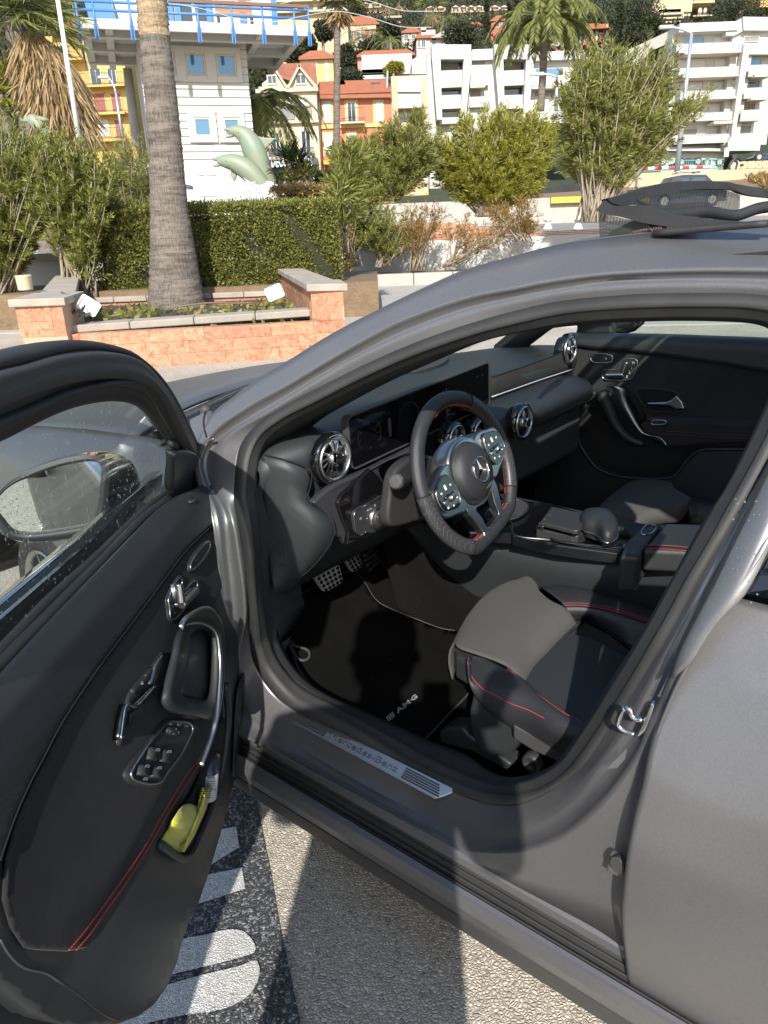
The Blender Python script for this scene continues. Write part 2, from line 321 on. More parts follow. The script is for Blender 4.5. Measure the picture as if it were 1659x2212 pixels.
# -- the car: body
CAR=bpy.data.objects.new('car',None);COL.objects.link(CAR)
_b=RZ@CAR_BASE;CAR.location=tuple(_b);CAR.rotation_euler=(0,0,PHI)
tag(CAR,'satin dark grey hatchback parked with its driver door standing open','car')
ORG['car']=_b
N1=90
LOOPS=[
[T(1,0,(1340,1110),(1352,1040),(1500,930))+T(1,1,(0,805),(200,690),(430,545),(620,440),(800,350),(1000,255),(1200,165),(1400,80),(1659,10))+T(1,2,(300,-69),(600,-110),(900,-144),(1300,-179),(1659,-209),(2000,-235)),
T(1,2,(2000,-235),(2500,100),(2350,700),(1950,1250),(1750,1700))+T(2,2,(1560,380),(1450,530),(1330,700),(1180,940),(1050,1170),(940,1450),(870,1659))+T(3,2,(850,150),(780,420),(735,700),(722,880),(745,1180)),
T(3,2,(745,1180),(600,1070),(0,745))+T(3,1,(1200,490),(760,240),(330,10))+T(2,1,(0,1500),(-200,1400)),
T(2,1,(-200,1400),(-260,1200),(-260,900))+T(2,0,(1430,700),(1400,300),(1360,0))+T(1,0,(1280,1500),(1262,1300),(1300,1160),(1340,1110))],
[T(1,0,(1310,1230),(1400,1120),(1500,1050))+T(1,1,(0,945),(150,870),(300,780),(500,660),(700,545),(900,440),(1100,360),(1300,290),(1500,240),(1659,215))+T(1,2,(200,170),(400,140),(600,118),(900,100),(1200,90),(1659,90),(1900,95)),
T(1,2,(1900,95),(2250,300),(2150,750),(1850,1250),(1659,1600))+T(2,2,(1500,250),(1380,460),(1250,700),(1110,930),(990,1180),(900,1380),(810,1590))+T(3,2,(700,90),(610,200)),
T(3,2,(610,200),(490,320),(330,445),(150,520),(0,545))+T(3,1,(1500,545),(1300,520),(1100,445),(850,310),(600,160),(370,20))+T(2,1,(200,1570),(0,1450),(-150,1340)),
T(2,1,(-150,1340),(-190,1200),(-200,900))+T(2,0,(1480,700),(1440,300),(1400,0))+T(1,0,(1330,1500),(1290,1350),(1310,1230))],
[T(1,0,(1330,1300),(1420,1160),(1520,1090),(1600,1050))+T(1,1,(0,1010),(150,925),(300,835),(500,715),(700,608),(900,505),(1100,425),(1300,350),(1500,295),(1659,262))+T(1,2,(200,222),(400,190),(600,160),(900,145),(1200,138),(1659,148),(1880,160)),
T(1,2,(1880,160),(2150,350),(2070,750),(1800,1250),(1600,1600))+T(2,2,(1450,210),(1320,450),(1180,730),(1050,950),(950,1160),(870,1340),(775,1530),(700,1650)),
T(2,2,(700,1650))+T(3,2,(590,110),(440,270),(300,370),(150,445),(0,480))+T(3,1,(1500,470),(1300,440),(1000,315),(700,145),(470,10))+T(2,1,(300,1570),(0,1390),(-120,1280)),
T(2,1,(-120,1280),(-160,1150),(-160,900))+T(2,0,(1530,700),(1490,300),(1450,0))+T(1,0,(1370,1500),(1330,1400),(1330,1300))],
[T(1,0,(1380,1350),(1440,1210),(1540,1130),(1620,1080))+T(1,1,(0,1065),(200,940),(400,810),(600,690),(800,590),(1000,500),(1200,420),(1400,355),(1659,300))+T(1,2,(300,240),(600,205),(900,190),(1200,185),(1659,200),(1850,220)),
T(1,2,(1850,220),(2060,400),(1980,750),(1740,1250),(1560,1580))+T(2,2,(1420,190),(1270,440),(1120,720),(1000,920),(890,1130),(800,1310),(700,1470),(600,1600)),
T(2,2,(600,1600))+T(3,2,(420,190),(300,285),(180,350),(0,405))+T(3,1,(1500,408),(1350,390),(1150,325),(900,215),(600,55),(520,10))+T(2,1,(350,1570),(100,1410),(0,1330),(-80,1210)),
T(2,1,(-80,1210),(-120,1100),(-110,900))+T(2,0,(1590,700),(1550,300),(1490,0))+T(1,0,(1410,1540),(1390,1450),(1380,1350))],
[T(1,0,(1550,1330),(1560,1250),(1600,1180),(1640,1145))+T(1,1,(0,1120),(150,1015),(300,930),(500,830),(700,730),(900,640),(1100,560),(1300,490),(1500,430),(1659,385))+T(1,2,(300,320),(600,290),(900,272),(1200,270),(1500,275),(1659,290),(1800,320)),
T(1,2,(1800,320),(1960,470),(1880,800),(1680,1280))+T(2,2,(1470,0),(1400,120),(1290,300),(1200,450),(1100,640),(980,850),(860,1040),(760,1200),(640,1380),(540,1540),(470,1640)),
T(2,2,(470,1640))+T(3,2,(330,90),(230,150),(100,215),(0,232))+T(3,1,(1560,227),(1450,205),(1320,158),(1000,0))+T(2,1,(600,1440),(240,1270),(110,1160),(40,1060),(0,980)),
T(2,1,(0,980))+T(2,0,(1640,900),(1610,600),(1590,300),(1545,0))+T(1,0,(1535,1620),(1540,1430),(1550,1330))],
[T(1,0,(1600,1400),(1610,1300),(1640,1240))+T(1,1,(0,1180),(200,1030),(350,960),(500,880),(700,780),(900,690),(1100,610),(1300,540),(1500,478),(1659,440))+T(1,2,(300,372),(600,340),(900,325),(1200,320),(1500,325),(1659,345),(1760,370)),
T(1,2,(1760,370),(1880,520),(1810,800),(1650,1180))+T(2,2,(1390,0),(1320,130),(1220,300),(1130,450),(1030,640),(910,850),(800,1040),(700,1200),(570,1400),(460,1560),(400,1640)),
T(2,2,(400,1640))+T(3,2,(290,80),(200,130),(100,165),(0,180))+T(3,1,(1560,175),(1450,150),(1320,100),(1100,0))+T(2,1,(600,1370),(260,1200),(150,1090),(70,980),(30,850)),
T(2,1,(30,850))+T(2,0,(1659,560),(1645,300),(1610,0))+T(1,0,(1592,1600),(1590,1500),(1600,1400))],
[T(1,1,(5,1360),(20,1290),(60,1180),(100,1140),(250,1040),(400,965),(500,910),(700,810),(900,725),(1060,660),(1250,590),(1400,548),(1659,488))+T(1,2,(300,445),(600,418),(900,405),(1200,402),(1500,412),(1620,425),(1700,450)),
T(1,2,(1700,450),(1780,580),(1740,800),(1640,1050),(1500,1330),(1400,1530))+T(2,2,(1310,0),(1200,180),(1100,370),(1000,550),(900,730),(800,890),(700,1040),(600,1200),(500,1360),(400,1510),(310,1640)),
T(2,2,(310,1640))+T(3,2,(220,30),(150,60),(80,85),(0,98))+T(3,1,(1560,105),(1450,75),(1350,35))+T(2,1,(1100,1560),(600,1300),(300,1130),(180,1020),(100,880),(70,750)),
T(2,1,(70,750),(40,560),(15,300))+T(1,1,(5,1659),(0,1500),(5,1360))],
[T(1,1,(30,1390),(60,1285),(90,1220),(150,1170),(230,1100),(330,1045),(500,950),(700,845),(880,765),(1060,685),(1250,605),(1400,560),(1659,495))+T(1,2,(300,450),(600,422),(900,409),(1200,406),(1500,416),(1610,432),(1680,460)),
T(1,2,(1680,460),(1755,590),(1715,800),(1615,1050),(1480,1330),(1380,1530))+T(2,2,(1290,0),(1180,180),(1080,370),(980,550),(880,730),(780,890),(680,1040),(580,1200),(480,1360),(380,1510),(290,1640)),
T(2,2,(290,1640))+T(3,2,(190,25),(130,45),(60,60),(0,66))+T(3,1,(1560,50),(1480,10))+T(2,1,(1380,1590),(1100,1480),(900,1385),(600,1250),(400,1150),(290,1060),(180,900),(100,640)),
T(2,1,(100,640),(85,520),(70,300))+T(1,1,(60,1659),(45,1500),(30,1390))],
]
OFFS=[[0,0,0,-.012,.03,.03,.01,.0],[.004,.006,.006,.0,.035,.04,.03,.015],[.03,.03,.03,.04,.06,.06,.05,.035],
  [.03,.032,.032,.035,.065,.075,.055,.04],[.05,.05,.05,.06,.10,.12,.09,.06],[.035,.036,.036,.045,.10,.13,.09,.05],
  [.085,.085,.085,.10,.15,.17,.13,.09],[.13,.12,.12,.15,.19,.23,.17,.12]]
ORDER_S=[(0,2),(2,4),(4,6),(6,8)]
loops3=[]
for L_,of in zip(LOOPS,OFFS):
 of=of+[of[0]];row=[]
 for s,seg_pts in enumerate(L_):
  a,b=ORDER_S[s];pts=cr(seg_pts,N1)
  for k,(u,v) in enumerate(pts[:-1]):
   f_=k/(N1-1)*2;i=int(min(f_,1.9999));o_=of[a+i]+(of[min(a+i+1,8)]-of[a+i])*(f_-i)
   row.append(PS(u,v,o_))
 A=np.array(row);K=len(A)
 for _ in range(3): A=.5*A+.25*np.roll(A,1,0)+.25*np.roll(A,-1,0)
 loops3.append([A[i] for i in range(K)])
def ring(name,rows,m_,parent=None,thick=.004,sub=0,**k):
 V,F=grid(rows,closed_v=True);return car(name,V,F,m_,parent,thick=thick,sub=sub,**k)
def bl(a,b,f): return [x*(1-f)+y*f for x,y in zip(a,b)]
c0,c1,c2,c3,c4,c5,c6,c7=loops3
shell=ring('body_side',[c0,bl(c0,c1,.35),bl(c0,c1,.8),bl(c0,c1,.95),c1,bl(c1,c2,.25),c2,bl(c2,c3,.55),bl(c2,c3,.85),c3,bl(c3,c4,.3),bl(c3,c4,.85),c4],M['paint'],toff=0)
def bulge(row,row2,f,h):
 out=[]
 n=len(row)
 for i in range(n):
  p=row[i]*(1-f)+row2[i]*f;t=unit(row[(i+1) % n]-row[i-1]);w=row2[i]-row[i];nn=np.cross(t,w)
  nn=unit(nn) if np.linalg.norm(nn) > 1e-9 else np.zeros(3)
  if nn.dot(EYE-p) < 0: nn=-nn
  out.append(p+nn*h)
 return out
ring('door_seal',[c4,bulge(c4,c5,.12,.007),bulge(c4,c5,.5,.004),c5,bulge(c5,c6,.12,-.002),bulge(c5,c6,.3,.009),bulge(c5,c6,.65,.007),bl(c5,c6,.92),bl(c5,c6,.96)],M['seal'],toff=0)
ring('pillar_lining',[bl(c5,c6,.93),c6,bulge(c6,c7,.5,.002),c7,[p+(np.array([.10,0,0]) if p[2] > .55 else np.array([.004,0,-.10])) for p in c7]],M['trimfab'],toff=0)
# -- rocker / sill extrusion
def zat(pix,X): return P(*pix,X=X)[2]
sec=[(.90,.15),(.857,zat(T(3,1,(0,168))[0],.857)),(.849,zat(T(3,1,(0,122))[0],.849)),(.845,zat(T(3,1,(0,70))[0],.845)),(.846,zat(T(3,1,(0,22))[0],.846)),(.853,zat(T(3,1,(0,0))[0],.853))]
def extr(name,sec_,m_,y0=-1.6,y1=1.42,parent=None,bevel=.0,thick=.003):
 rows=[[(x,y0+(y1-y0)*i/8,z) for x,z in sec_] for i in range(9)]
 V,F=grid(rows);return car(name,V,F,m_,parent,smooth=False,thick=thick,toff=0,bevel=bevel)
zt=sec[-1][1];z0_=P(*T(3,1,(760,240))[0],X=.885)[2]
extr('rocker_skirt',[(.95,.13),(.868,.165),sec[1],(.848,sec[2][1]-.004)],M['greyplastic'])
extr('rocker_panel',[(.852,sec[2][1]-.002),sec[2],(.843,(sec[2][1]+sec[4][1])/2),sec[4],(.850,zt),(.856,zt+.003),(.862,zt-.004)],M['paint'])
extr('sill_gutter',[(.860,zt-.006),(.868,zt-.010),(.880,z0_-.022),(.886,z0_-.012)],M['rubber'])
for xx,dz in ((.864,.002),(.870,.001),(.876,.002)):
 zz=zt-.006+(xx-.860)/.026*(z0_-zt)
 rows=[(xx,-1.6+3.0*i/6,zz+dz-.004) for i in range(7)]
 V,F=tube(rows,.0032,6);car('sill_rubber_bead',V,F,M['rubber'])
extr('sill_riser',[(.882,z0_-.02),(.883,z0_-.004),(.888,z0_+.002),(.90,z0_+.001)],M['paint'])
# -- sill plate with lettering
pc=[P(*T(2,1,(222,1365))[0],X=.955),None,None,P(*T(2,1,(242,1282))[0],X=.985)]
zpl=pc[0][2]
def onplane(pix,base,n):
 d=RC@ray0(*pix);t=np.dot(n,base-EYE)/np.dot(n,d);return EYE+t*d
pA=PS(*T(2,1,(222,1365))[0],.085);pB=PS(*T(3,1,(1180,218))[0],.085);pC=PS(*T(3,1,(1298,150))[0],.115)
pn=unit(np.cross(pB-pA,pC-pA));pn=pn if pn[2] > 0 else -pn
pD=onplane(T(2,1,(242,1280))[0],pA,pn)
ax=unit(pB-pA);ay=unit(np.cross(pn,ax));fpl=lambda x,y,h=0: pA+ax*x+ay*y+pn*h
def loc2(p): q=p-pA;return (q.dot(ax),q.dot(ay))
LB=loc2(pB);LC=loc2(pC);LD=loc2(pD)
ol=[(.004,0),(LB[0]-.006,0),(LB[0]+.002,.006),(LC[0]-.002,LC[1]-.008),(LC[0]-.006,LC[1]),(LD[0]+.006,LD[1]),(LD[0],LD[1]-.006),(0,.005)]
plate_o=car('sill_plate',*plate(fpl,ol,.004,.009),M['alu'],smooth=False,bevel=.0012)
Lx=(LB[0]+LC[0])/2;Wy=(LC[1]+LD[1])/2
tv=text_vf('Mercedes-Benz',1.0,0.02,res=2);xs=[v[0] for v in tv[0]];wtxt=max(xs)-min(xs)
V=[fpl(Lx*.50+x/wtxt*Lx*.44,Wy*.52+y*Wy*.60,.0095+(z > 0)*.0007) for x,y,z in tv[0]]
M['etch']=mat('dark_etched_outline',(.12,.12,.125),rough=.5,metal=.6)
V2=[fpl(Lx*.50+x/wtxt*Lx*.44-.0007,Wy*.52+y*Wy*.60-.0012,.0092+(z > 0)*.0004) for x,y,z in tv[0]]
car('lettering_outline',V2,tv[1],M['etch'],plate_o,smooth=False)  # dark offset copy of the letters gives their darker outline
car('lettering',V,tv[1],M['silver'],plate_o,smooth=False)
for sgn,(a,b) in enumerate(((.02,.25),(.755,.975))):
 for k in range(5):
  y=Wy*(.17+.155*k);car('groove',*plate(fpl,[(Lx*a+y*.2*(sgn == 0),y),(Lx*b-(.03*Lx if sgn else 0)*(k/5.0),y),(Lx*b-(.03*Lx if sgn else 0)*(k/5.0),y+.0035),(Lx*a+y*.2*(sgn == 0),y+.0035)],.0088,.0096),M['etch'] if k % 1 == 0 else M['alu'],plate_o,smooth=False)
# -- rear door
ds=0.0
def rprof(z):
 zc1,zc2=.70,.375
 x=side(z)-.020
 if z > zc1: x += (z-zc1)*.30
 if z < zc2: x += (zc2-z)*.22
 return x+.012*((z-.54)/.16)**2 if zc2 < z < zc1 else x+.012
edge_px=T(2,2,(1588,400),(1515,535),(1440,550))+T(2,2,(1340,700),(1200,920),(1075,1150),(985,1390),(925,1600))+T(3,2,(890,120),(830,350),(785,600),(758,830),(745,930),(752,1100),(768,1250),(785,1430))
ed=[hitC(u,v,lambda p: p[0]-rprof(p[2])) for u,v in cr(edge_px[2:],46)]
NB=26
rows=[]
for p in ed:
 r=[]
 for k in range(NB):
  y=p[1]+(-1.30-p[1])*(k/(NB-1))**1.1;z=p[2]+(0 if k == 0 else 0)
  r.append(np.array([rprof(z),y,z]))
 rows.append(r)
hem=[[p+np.array([.022,.012,0]),p+np.array([.004,.009,0]),p+np.array([.0,.004,0])] for p in ed]
rows=[h_+r for h_,r in zip(hem,rows)]
V,F=grid(rows);rdoor=car('rear_door',V,F,M['paint'],thick=.004,toff=0)
fr_in=[PS(u,v,-.006) for u,v in cr(T(1,2,(1980,900))+T(2,2,(1659,-210),(1560,0),(1440,240),(1330,470),(1220,680),(1105,900),(1040,1080)),30)]
fr_out=[PS(u,v,-.010) for u,v in cr(T(1,2,(2300,900))+T(2,2,(1860,-210),(1720,110),(1600,380),(1515,530),(1330,720),(1160,980)),30)]
V,F=grid([[p+np.array([.03,.01,0]) for p in fr_in],fr_in,bl(fr_in,fr_out,.5),fr_out]);car('rear_door_frame',V,F,M['paint'],rdoor,thick=.003,toff=0)
g0=[PS(*q,.002) for q in T(2,2,(1525,505),(1640,230),(1800,-120),(2300,-120))]
bs=[PS(*q,-.014) for q in T(2,2,(1512,540),(1600,398),(1700,395),(2600,560),(2600,720),(1659,520))]
V,F=ext([bs[0],bs[1],bs[2],bs[3],bs[4],bs[5]],(.02,0,0));car('belt_strip',V,F,M['gloss'],rdoor,smooth=False,bevel=.003)
V,F=ext([PS(*q,.004) for q in T(2,2,(1560,430),(1660,230),(1830,-160),(2900,-160),(2900,640),(1659,430))],(.004,0,0));car('rear_window',V,F,M['gloss'],rdoor,smooth=False)
V,F=grid([[PS(*q,-.004) for q in cr(T(2,2,(1659,230),(1600,330),(1555,425)),8)],[PS(*q,.012) for q in cr(T(2,2,(1690,240),(1625,345),(1580,440)),8)]]);car('window_seal',V,F,M['rubber'],rdoor,thick=.006,toff=0)
cb=[PS(u,v,.052) for u,v in cr(T(2,2,(770,1225),(750,1250),(725,1310),(730,1345),(770,1375),(830,1395)),16)]
cb2=[PS(u,v,.05) for u,v in cr(T(2,2,(770,1225),(800,1235),(815,1280),(850,1300),(880,1300)),12)]
V,F=merge(tube([p-np.array([.02,0,0]) for p in cb],.0042,8),tube([p-np.array([.02,0,0]) for p in cb2],.0042,8));st=car('door_striker',V,F,M['chrome'])
q=[PS(*w,.03) for w in T(2,2,(895,1240),(925,1245),(905,1330),(865,1420),(820,1460),(803,1450),(840,1370),(870,1300))]
V,F=ext(q,(.01,0,0));car('base_plate',V,F,M['chrome'],st,smooth=False,bevel=.002)
q=[PS(*w,.02) for w in T(3,2,(655,520),(765,580),(745,690),(628,640))]
V,F=ext(q,(-.012,0,0));hg=car('door_hinge',V,F,M['paint'],smooth=False,bevel=.003)
b_=PS(*T(3,2,(700,622))[0],.004);V,F=cyl(b_+np.array([.004,0,0]),(-1,.2,.2),.0125,.012,14);car('bolt',V,F,M['greyplastic'],hg,bevel=.002)
def label_lines(name,corners,nlines,seed):
 a,b,c_,d_=[PS(*w,.028) for w in corners];f=quad(a,b,c_,d_);sg=1 if f(0,0,1)[0] < a[0] else -1;rnd=random.Random(seed);parts=[]
 for i in range(nlines):
  x=0.02
  while x < .97:
   w=rnd.uniform(.02,.07);t0=(i+.25)/nlines;parts.append(([f(x,t0,sg*.004),f(min(x+w,.98),t0,sg*.004),f(min(x+w,.98),t0+.45/nlines,sg*.004),f(x,t0+.45/nlines,sg*.004)],[(0,1,2,3)]));x += w+rnd.uniform(.008,.02)
 V,F=merge(*parts);return car(name,V,F,M['greyprint'],smooth=False)
label_lines('pillar_label',T(2,2,(622,1658),(755,1520),(742,1590),(690,1650)),5,3)
label_lines('pillar_label',T(2,2,(948,1190),(1015,1070),(1045,975),(965,1195)),4,5)
def drops(name,fn,pix,n,r0,r1,m_,parent=None,seed=1):
 rnd=random.Random(seed);parts=[]
 for _ in range(n):
  a,b=rnd.random(),rnd.random();u=pix[0]+(pix[2]-pix[0])*a;v=pix[1]+(pix[3]-pix[1])*b;p,nn=fn(u,v)
  if p is None: continue
  r=rnd.uniform(r0,r1);e=unit(np.cross(nn,(0,.3,1)));g=np.cross(nn,e);V=[p+nn*r*.55]+[p+(e*cos(k*pi/3)+g*sin(k*pi/3))*r for k in range(6)]
  parts.append((V,[(0,1+k,1+(k+1) % 6) for k in range(6)]))
 if parts:
  V,F=merge(*parts);o=car(name,V,F,m_,parent);stuff(o);return o
M['drop']=mat('water_drop',(.16,.16,.165),rough=.03,spec=1.0)
nside=np.array([-1,0,.15]);nside=unit(nside)
drops('water_drops',lambda u,v: (PS(u,v,-.011),nside),(1580,1060,1640,1330),26,.0007,.0016,M['drop'],rdoor,4)
drops('water_drops',lambda u,v: (hitC(u,v,lambda p: p[0]-rprof(p[2])+.001),nside),(1370,2050,1480,2200),22,.0005,.0012,M['drop'],rdoor,5)
# -- cabin
def patch(name,px,m_,parent=None,smooth_n=0,thick=.02,bevel=.002,off=0.0,**k):
 """pixel outline laid on the plane X=, Y= or Z= and extruded away from the eye into a solid"""
 if smooth_n: px=cr(px,smooth_n,closed=True)
 pts=[P(u,v,**k) for u,v in px]
 ax_={'X': (1,0,0),'Y': (0,1,0),'Z': (0,0,-1)}[list(k)[0]];a=np.array(ax_,float)
 pts=[p+a*off for p in pts]
 V,F=ext(pts,a*thick);return car(name,V,F,m_,parent,smooth=True,bevel=bevel,seg=4)
def ptube(name,px,r,m_,parent=None,n=40,closed=False,seg=6,fn=None,off=(0,0,0),**k):
 pts=cr(px,n,closed);f=fn or (lambda u,v: P(u,v,**k));V,F=tube([f(u,v)+np.array(off,float) for u,v in pts],r,seg,closed);return car(name,V,F,m_,parent)
def dashed(name,pts3,m_,parent=None,r=.0008,n=60,duty=.62,lift=(0,0,0),seg=4):
 pts=[np.array(p)+np.array(lift,float) for p in cr(pts3,n*2+1)];parts=[]
 for i in range(n):
  a,b=pts[2*i],pts[2*i+1]+(pts[2*i+2]-pts[2*i+1])*(duty-.5)*1.2;parts.append(tube([a,b],r,seg))
 V,F=merge(*parts);return car(name,V,F,m_,parent,smooth=False)
xs=[.985,1.03,1.10,1.25,1.5,1.9,2.2,2.40,2.50]
def dprof(x):
 e=1-min(1,(x-.985)/.12) if x < 1.105 else 0;bow=-.0*x
 yw=interp(x,[.98,1.2,1.75,2.3,2.5],[1.55,1.78,1.90,1.80,1.6])
 lip=1.10+.06*e+(.03 if x > 2.38 else 0)
 zt_=.992-.035*e*e
 return [(x,yw,.925),(x,(yw+lip)*.5+.1,.975),(x,lip+.20,zt_),(x,lip+.06,zt_+.006),(x,lip+.02,zt_+.003),(x,lip+.004,zt_-.006),(x,lip,zt_-.02),(x,lip+.006,zt_-.045),(x,lip+.022,.90),(x,lip+.035,.80),(x,lip+.10,.62)]
rows=[[np.array(p) for p in dprof(x)] for x in xs]
prof=[cr(r,34) for r in rows];prof=[list(map(np.array,q)) for q in zip(*[cr([p[i] for p in prof],40) for i in range(34)])]
V,F=grid(prof);dash=car('dashboard',V,F,M['softplastic'],thick=.006,toff=0)
pa=[P(1060,815,Y=1.105),P(1106,800,Y=1.105),P(1160,781,Y=1.105),P(1209,763,Y=1.105),P(1222,757,Y=1.112)];pb=[P(1060,857,Y=1.10),P(1106,841,Y=1.10),P(1160,822,Y=1.10),P(1212,805,Y=1.10),P(1236,797,Y=1.105)]
V,F=grid([cr(pa,12),cr(pb,12)]);car('suede_band',V,F,M['suede'],dash,thick=.004,toff=0)
V,F=tube(cr([p+np.array([0,-.004,0]) for p in pb],12),.0022,6);car('light_strip',V,F,M['violet'],dash)
V,F=tube(cr([p+np.array([0,-.002,0]) for p in pa],12),.0018,6);car('seam',V,F,M['dark'],dash)
rows=[]
for i in range(22):
 x=1.66+.69*i/21;e=max(0,(x-2.22)/.13);s=sqrt(max(0.003,1-e*e));s2=.35+.65*s
 cy,cz=1.065,.903-.006*e
 sh=[(.055,.040),(.0,.046),(-.045,.035),(-.078,.008),(-.080,-.020),(-.06,-.045),(-.01,-.07),(.055,-.08)]
 rows.append([np.array([x,cy+a*(s if a < 0 else 1),cz+b*s2]) for a,b in cr(sh,18)])
V,F=grid(rows);V.append(rows[-1][9]);F.append(tuple(21*18+k for k in range(18)))
car('padded_pod',V,F,M['leather'],dash)
V,F=merge(box(1.10,2.44,1.22,1.5,.66,.90),box(1.66,2.36,1.06,1.3,.66,.86));car('lower_dashboard',V,F,M['greyplastic'],dash,smooth=False,bevel=.03,seg=4)
gp=[P(u,v,Z=.992) for u,v in cr(T(1,1,(905,745),(1000,700),(1150,650),(1215,640),(1250,665),(1235,690),(1130,735),(1030,755)),28,closed=True)]
V,F=ext(gp,(0,0,.006));gr=car('speaker_grille',V,F,M['greyplastic'],dash,smooth=False)
parts=[]
for k in range(26):
 a=P(*T(1,1,(915+12.5*k,752-4.6*k))[0],Z=.999);b=P(*T(1,1,(925+12.6*k,742-4.4*k-(18 if k > 6 else 3*k)))[0],Z=.999)
 parts.append(tube([a,b],.0016,4))
V,F=merge(*parts);stuff(car('grille_ribs',V,F,M['plastic'],gr))
fv=[P(u,v,Z=.985) for u,v in T(1,1,(185,1130),(240,1090),(330,1105),(245,1170))]
V,F=ext(fv,(0,0,.004));dv=car('defroster_vent',V,F,M['dark'],dash,smooth=False)
for k in range(4):
 a,b=fv[0]*(1-(k+.5)/4.2)+fv[3]*(k+.5)/4.2,fv[1]*(1-(k+.5)/4.2)+fv[2]*(k+.5)/4.2;V,F=tube([a+np.array([0,0,.007]),b+np.array([0,0,.007])],.0022,5);car('slat',V,F,M['plastic'],dv)
def vent(px,Y,r,name='air_vent',parent=dash,housing=True,bright=True):
 c=P(*px,Y=Y);ax=np.array([0,-1,0.0]);f=lambda x,z,h=0: c+np.array([x,-h,z])
 V,F=merge(*[lathe(c,ax,[(r*1.20,-.016),(r*1.25,-.004),(r*1.2,.004),(r*1.06,.006),(r*1.02,.0)],40)] if housing else [lathe(c,ax,[(r*1.1,-.03),(r*1.1,.0),(r*1.04,.004),(r*1.02,0)],40)])
 v=car(name,V,F,M['gloss'],parent)
 V,F=lathe(c,ax,[(r*1.06,.002),(r*1.05,.008),(r*.97,.010),(r*.92,.006),(r*.90,-.004)],40);car('outer_ring',V,F,M['silver'],v)
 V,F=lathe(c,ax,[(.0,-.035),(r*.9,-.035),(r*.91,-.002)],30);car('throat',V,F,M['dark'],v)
 for k in range(12):
  if k in (3,) : continue
  a=2*pi*k/12+.26;d=(cos(a),sin(a));w=.0022;parts=[]
  t0,t1=r*.28,r*.9;a2=a+.28;d2=(cos(a2),sin(a2));q=[f(d[0]*t0,d[1]*t0,-.002),f(d2[0]*t1,d2[1]*t1,-.006)]
  mid=f((d[0]*t0+d2[0]*t1)/2+.002*d[1],(d[1]*t0+d2[1]*t1)/2,-.003)
  w_=np.array([-d[1],0,d[0]]);w2=np.array([-d2[1],0,d2[0]]);V,F=ext([q[0]-w_*.0016,q[0]+w_*.0016,mid+w_*.0045+np.array([0,.004,0]),q[1]+w2*.0062+np.array([0,.008,0]),q[1]-w2*.0042,mid-w_*.003],(0,.0012,0));car('blade',V,F,M['silver'],v,smooth=False)
 V,F=lathe(c,ax,[(r*.34,-.02),(r*.33,.004),(r*.22,.010),(0.0,.010)],24);car('hub',V,F,M['silver'],v)
 V,F=plate(f,[(x-.001,y+.001) for x,y in rrect(r*.42,r*.62,r*.12)],.008,.02);car('hub_grip',V,F,M['chrome'],v,smooth=False,bevel=.002)
 return v
vent((721,990),1.075,.047);vent((1129,911),.965,.042);vent((1229,755),1.105,.043)
for px in ((1036,934),(984,947)): vent(px,1.03,.034)
V,F=merge(*[([P(u,v,Y=1.055) for u,v in T(1,1,(1160,1190),(1330,1110),(1460,1050),(1659,960))]+[P(u,v,Y=1.045) for u,v in T(1,1,(1160,1290),(1330,1230),(1530,1180),(1659,1130))],[(0,1,5,4),(1,2,6,5),(2,3,7,6)])])
car('vent_surround',V,F,M['gloss'],dash,thick=.02,smooth=False)
sq=[P(*T(1,1,(640,1375))[0],Y=1.075),P(*T(1,1,(588,1050))[0],Y=1.075),P(*T(1,1,(1505,695))[0],Y=1.075)]
bl_,tl_,tr_=sq;hgt=tl_[2]-bl_[2];br_=np.array([tr_[0]+.004,1.075,tr_[2]-hgt*.97])
axs=unit((tr_-tl_));fs=frame3((bl_+tl_+tr_+br_)/4,tr_-tl_+br_-bl_,tl_-bl_);Ws=np.linalg.norm(tr_-tl_);Hs=hgt
nsc=1 if fs(0,0,1)[1] < fs(0,0,0)[1] else -1
V,F=plate(fs,rrect(Ws,Hs,.014),0,-.02*nsc);scr=car('wide_display_screen',V,F,M['screen'],smooth=False,bevel=.001)
V,F=ringplate(fs,rrect(Ws+.006,Hs+.006,.017),rrect(Ws-.001,Hs-.001,.0135),-.016*nsc,.002*nsc);car('screen_frame',V,F,M['greyplastic'],scr,smooth=False)
parts=[]
def circ(cx,cy,r,n=30,a0=0,a1=2*pi,w=.0007):
 o,i_=[],[]
 q=[]
 for k in range(n):
  a,b=a0+(a1-a0)*k/n,a0+(a1-a0)*(k+1)/n
  q.append(([fs(cx+r*cos(a),cy+r*sin(a),nsc*.0012),fs(cx+r*cos(b),cy+r*sin(b),nsc*.0012),fs(cx+(r-w)*cos(b),cy+(r-w)*sin(b),nsc*.0012),fs(cx+(r-w)*cos(a),cy+(r-w)*sin(a),nsc*.0012)],[(0,1,2,3)]))
 return merge(*q)
for cx in (-Ws*.385,-Ws*.13):
 parts.append(circ(cx,.0,.040,a0=-.6,a1=3.75));parts.append(circ(cx,0,.0415,a0=-.6,a1=1.2))
 for k in range(9):
  a=-.6+4.35*k/8;parts.append(put(fs,text_vf(str([160,140,120,100,80,60,40,20,0][k]) if cx < -Ws*.3 else str([8,7,6,5,4,3,2,1,0][k]),.006,res=1),dx=cx+.033*cos(a),dy=.033*sin(a),dh=nsc*.0012))
parts.append(put(fs,text_vf('0',.013,res=1),dx=-Ws*.258,dy=.036,dh=nsc*.0012))
parts += [put(fs,text_vf('P',.008,res=1),dx=-Ws*.16,dy=-.038,dh=nsc*.0012),put(fs,text_vf('18.5',.006,res=1),dx=-Ws*.385,dy=-.030,dh=nsc*.0012)]
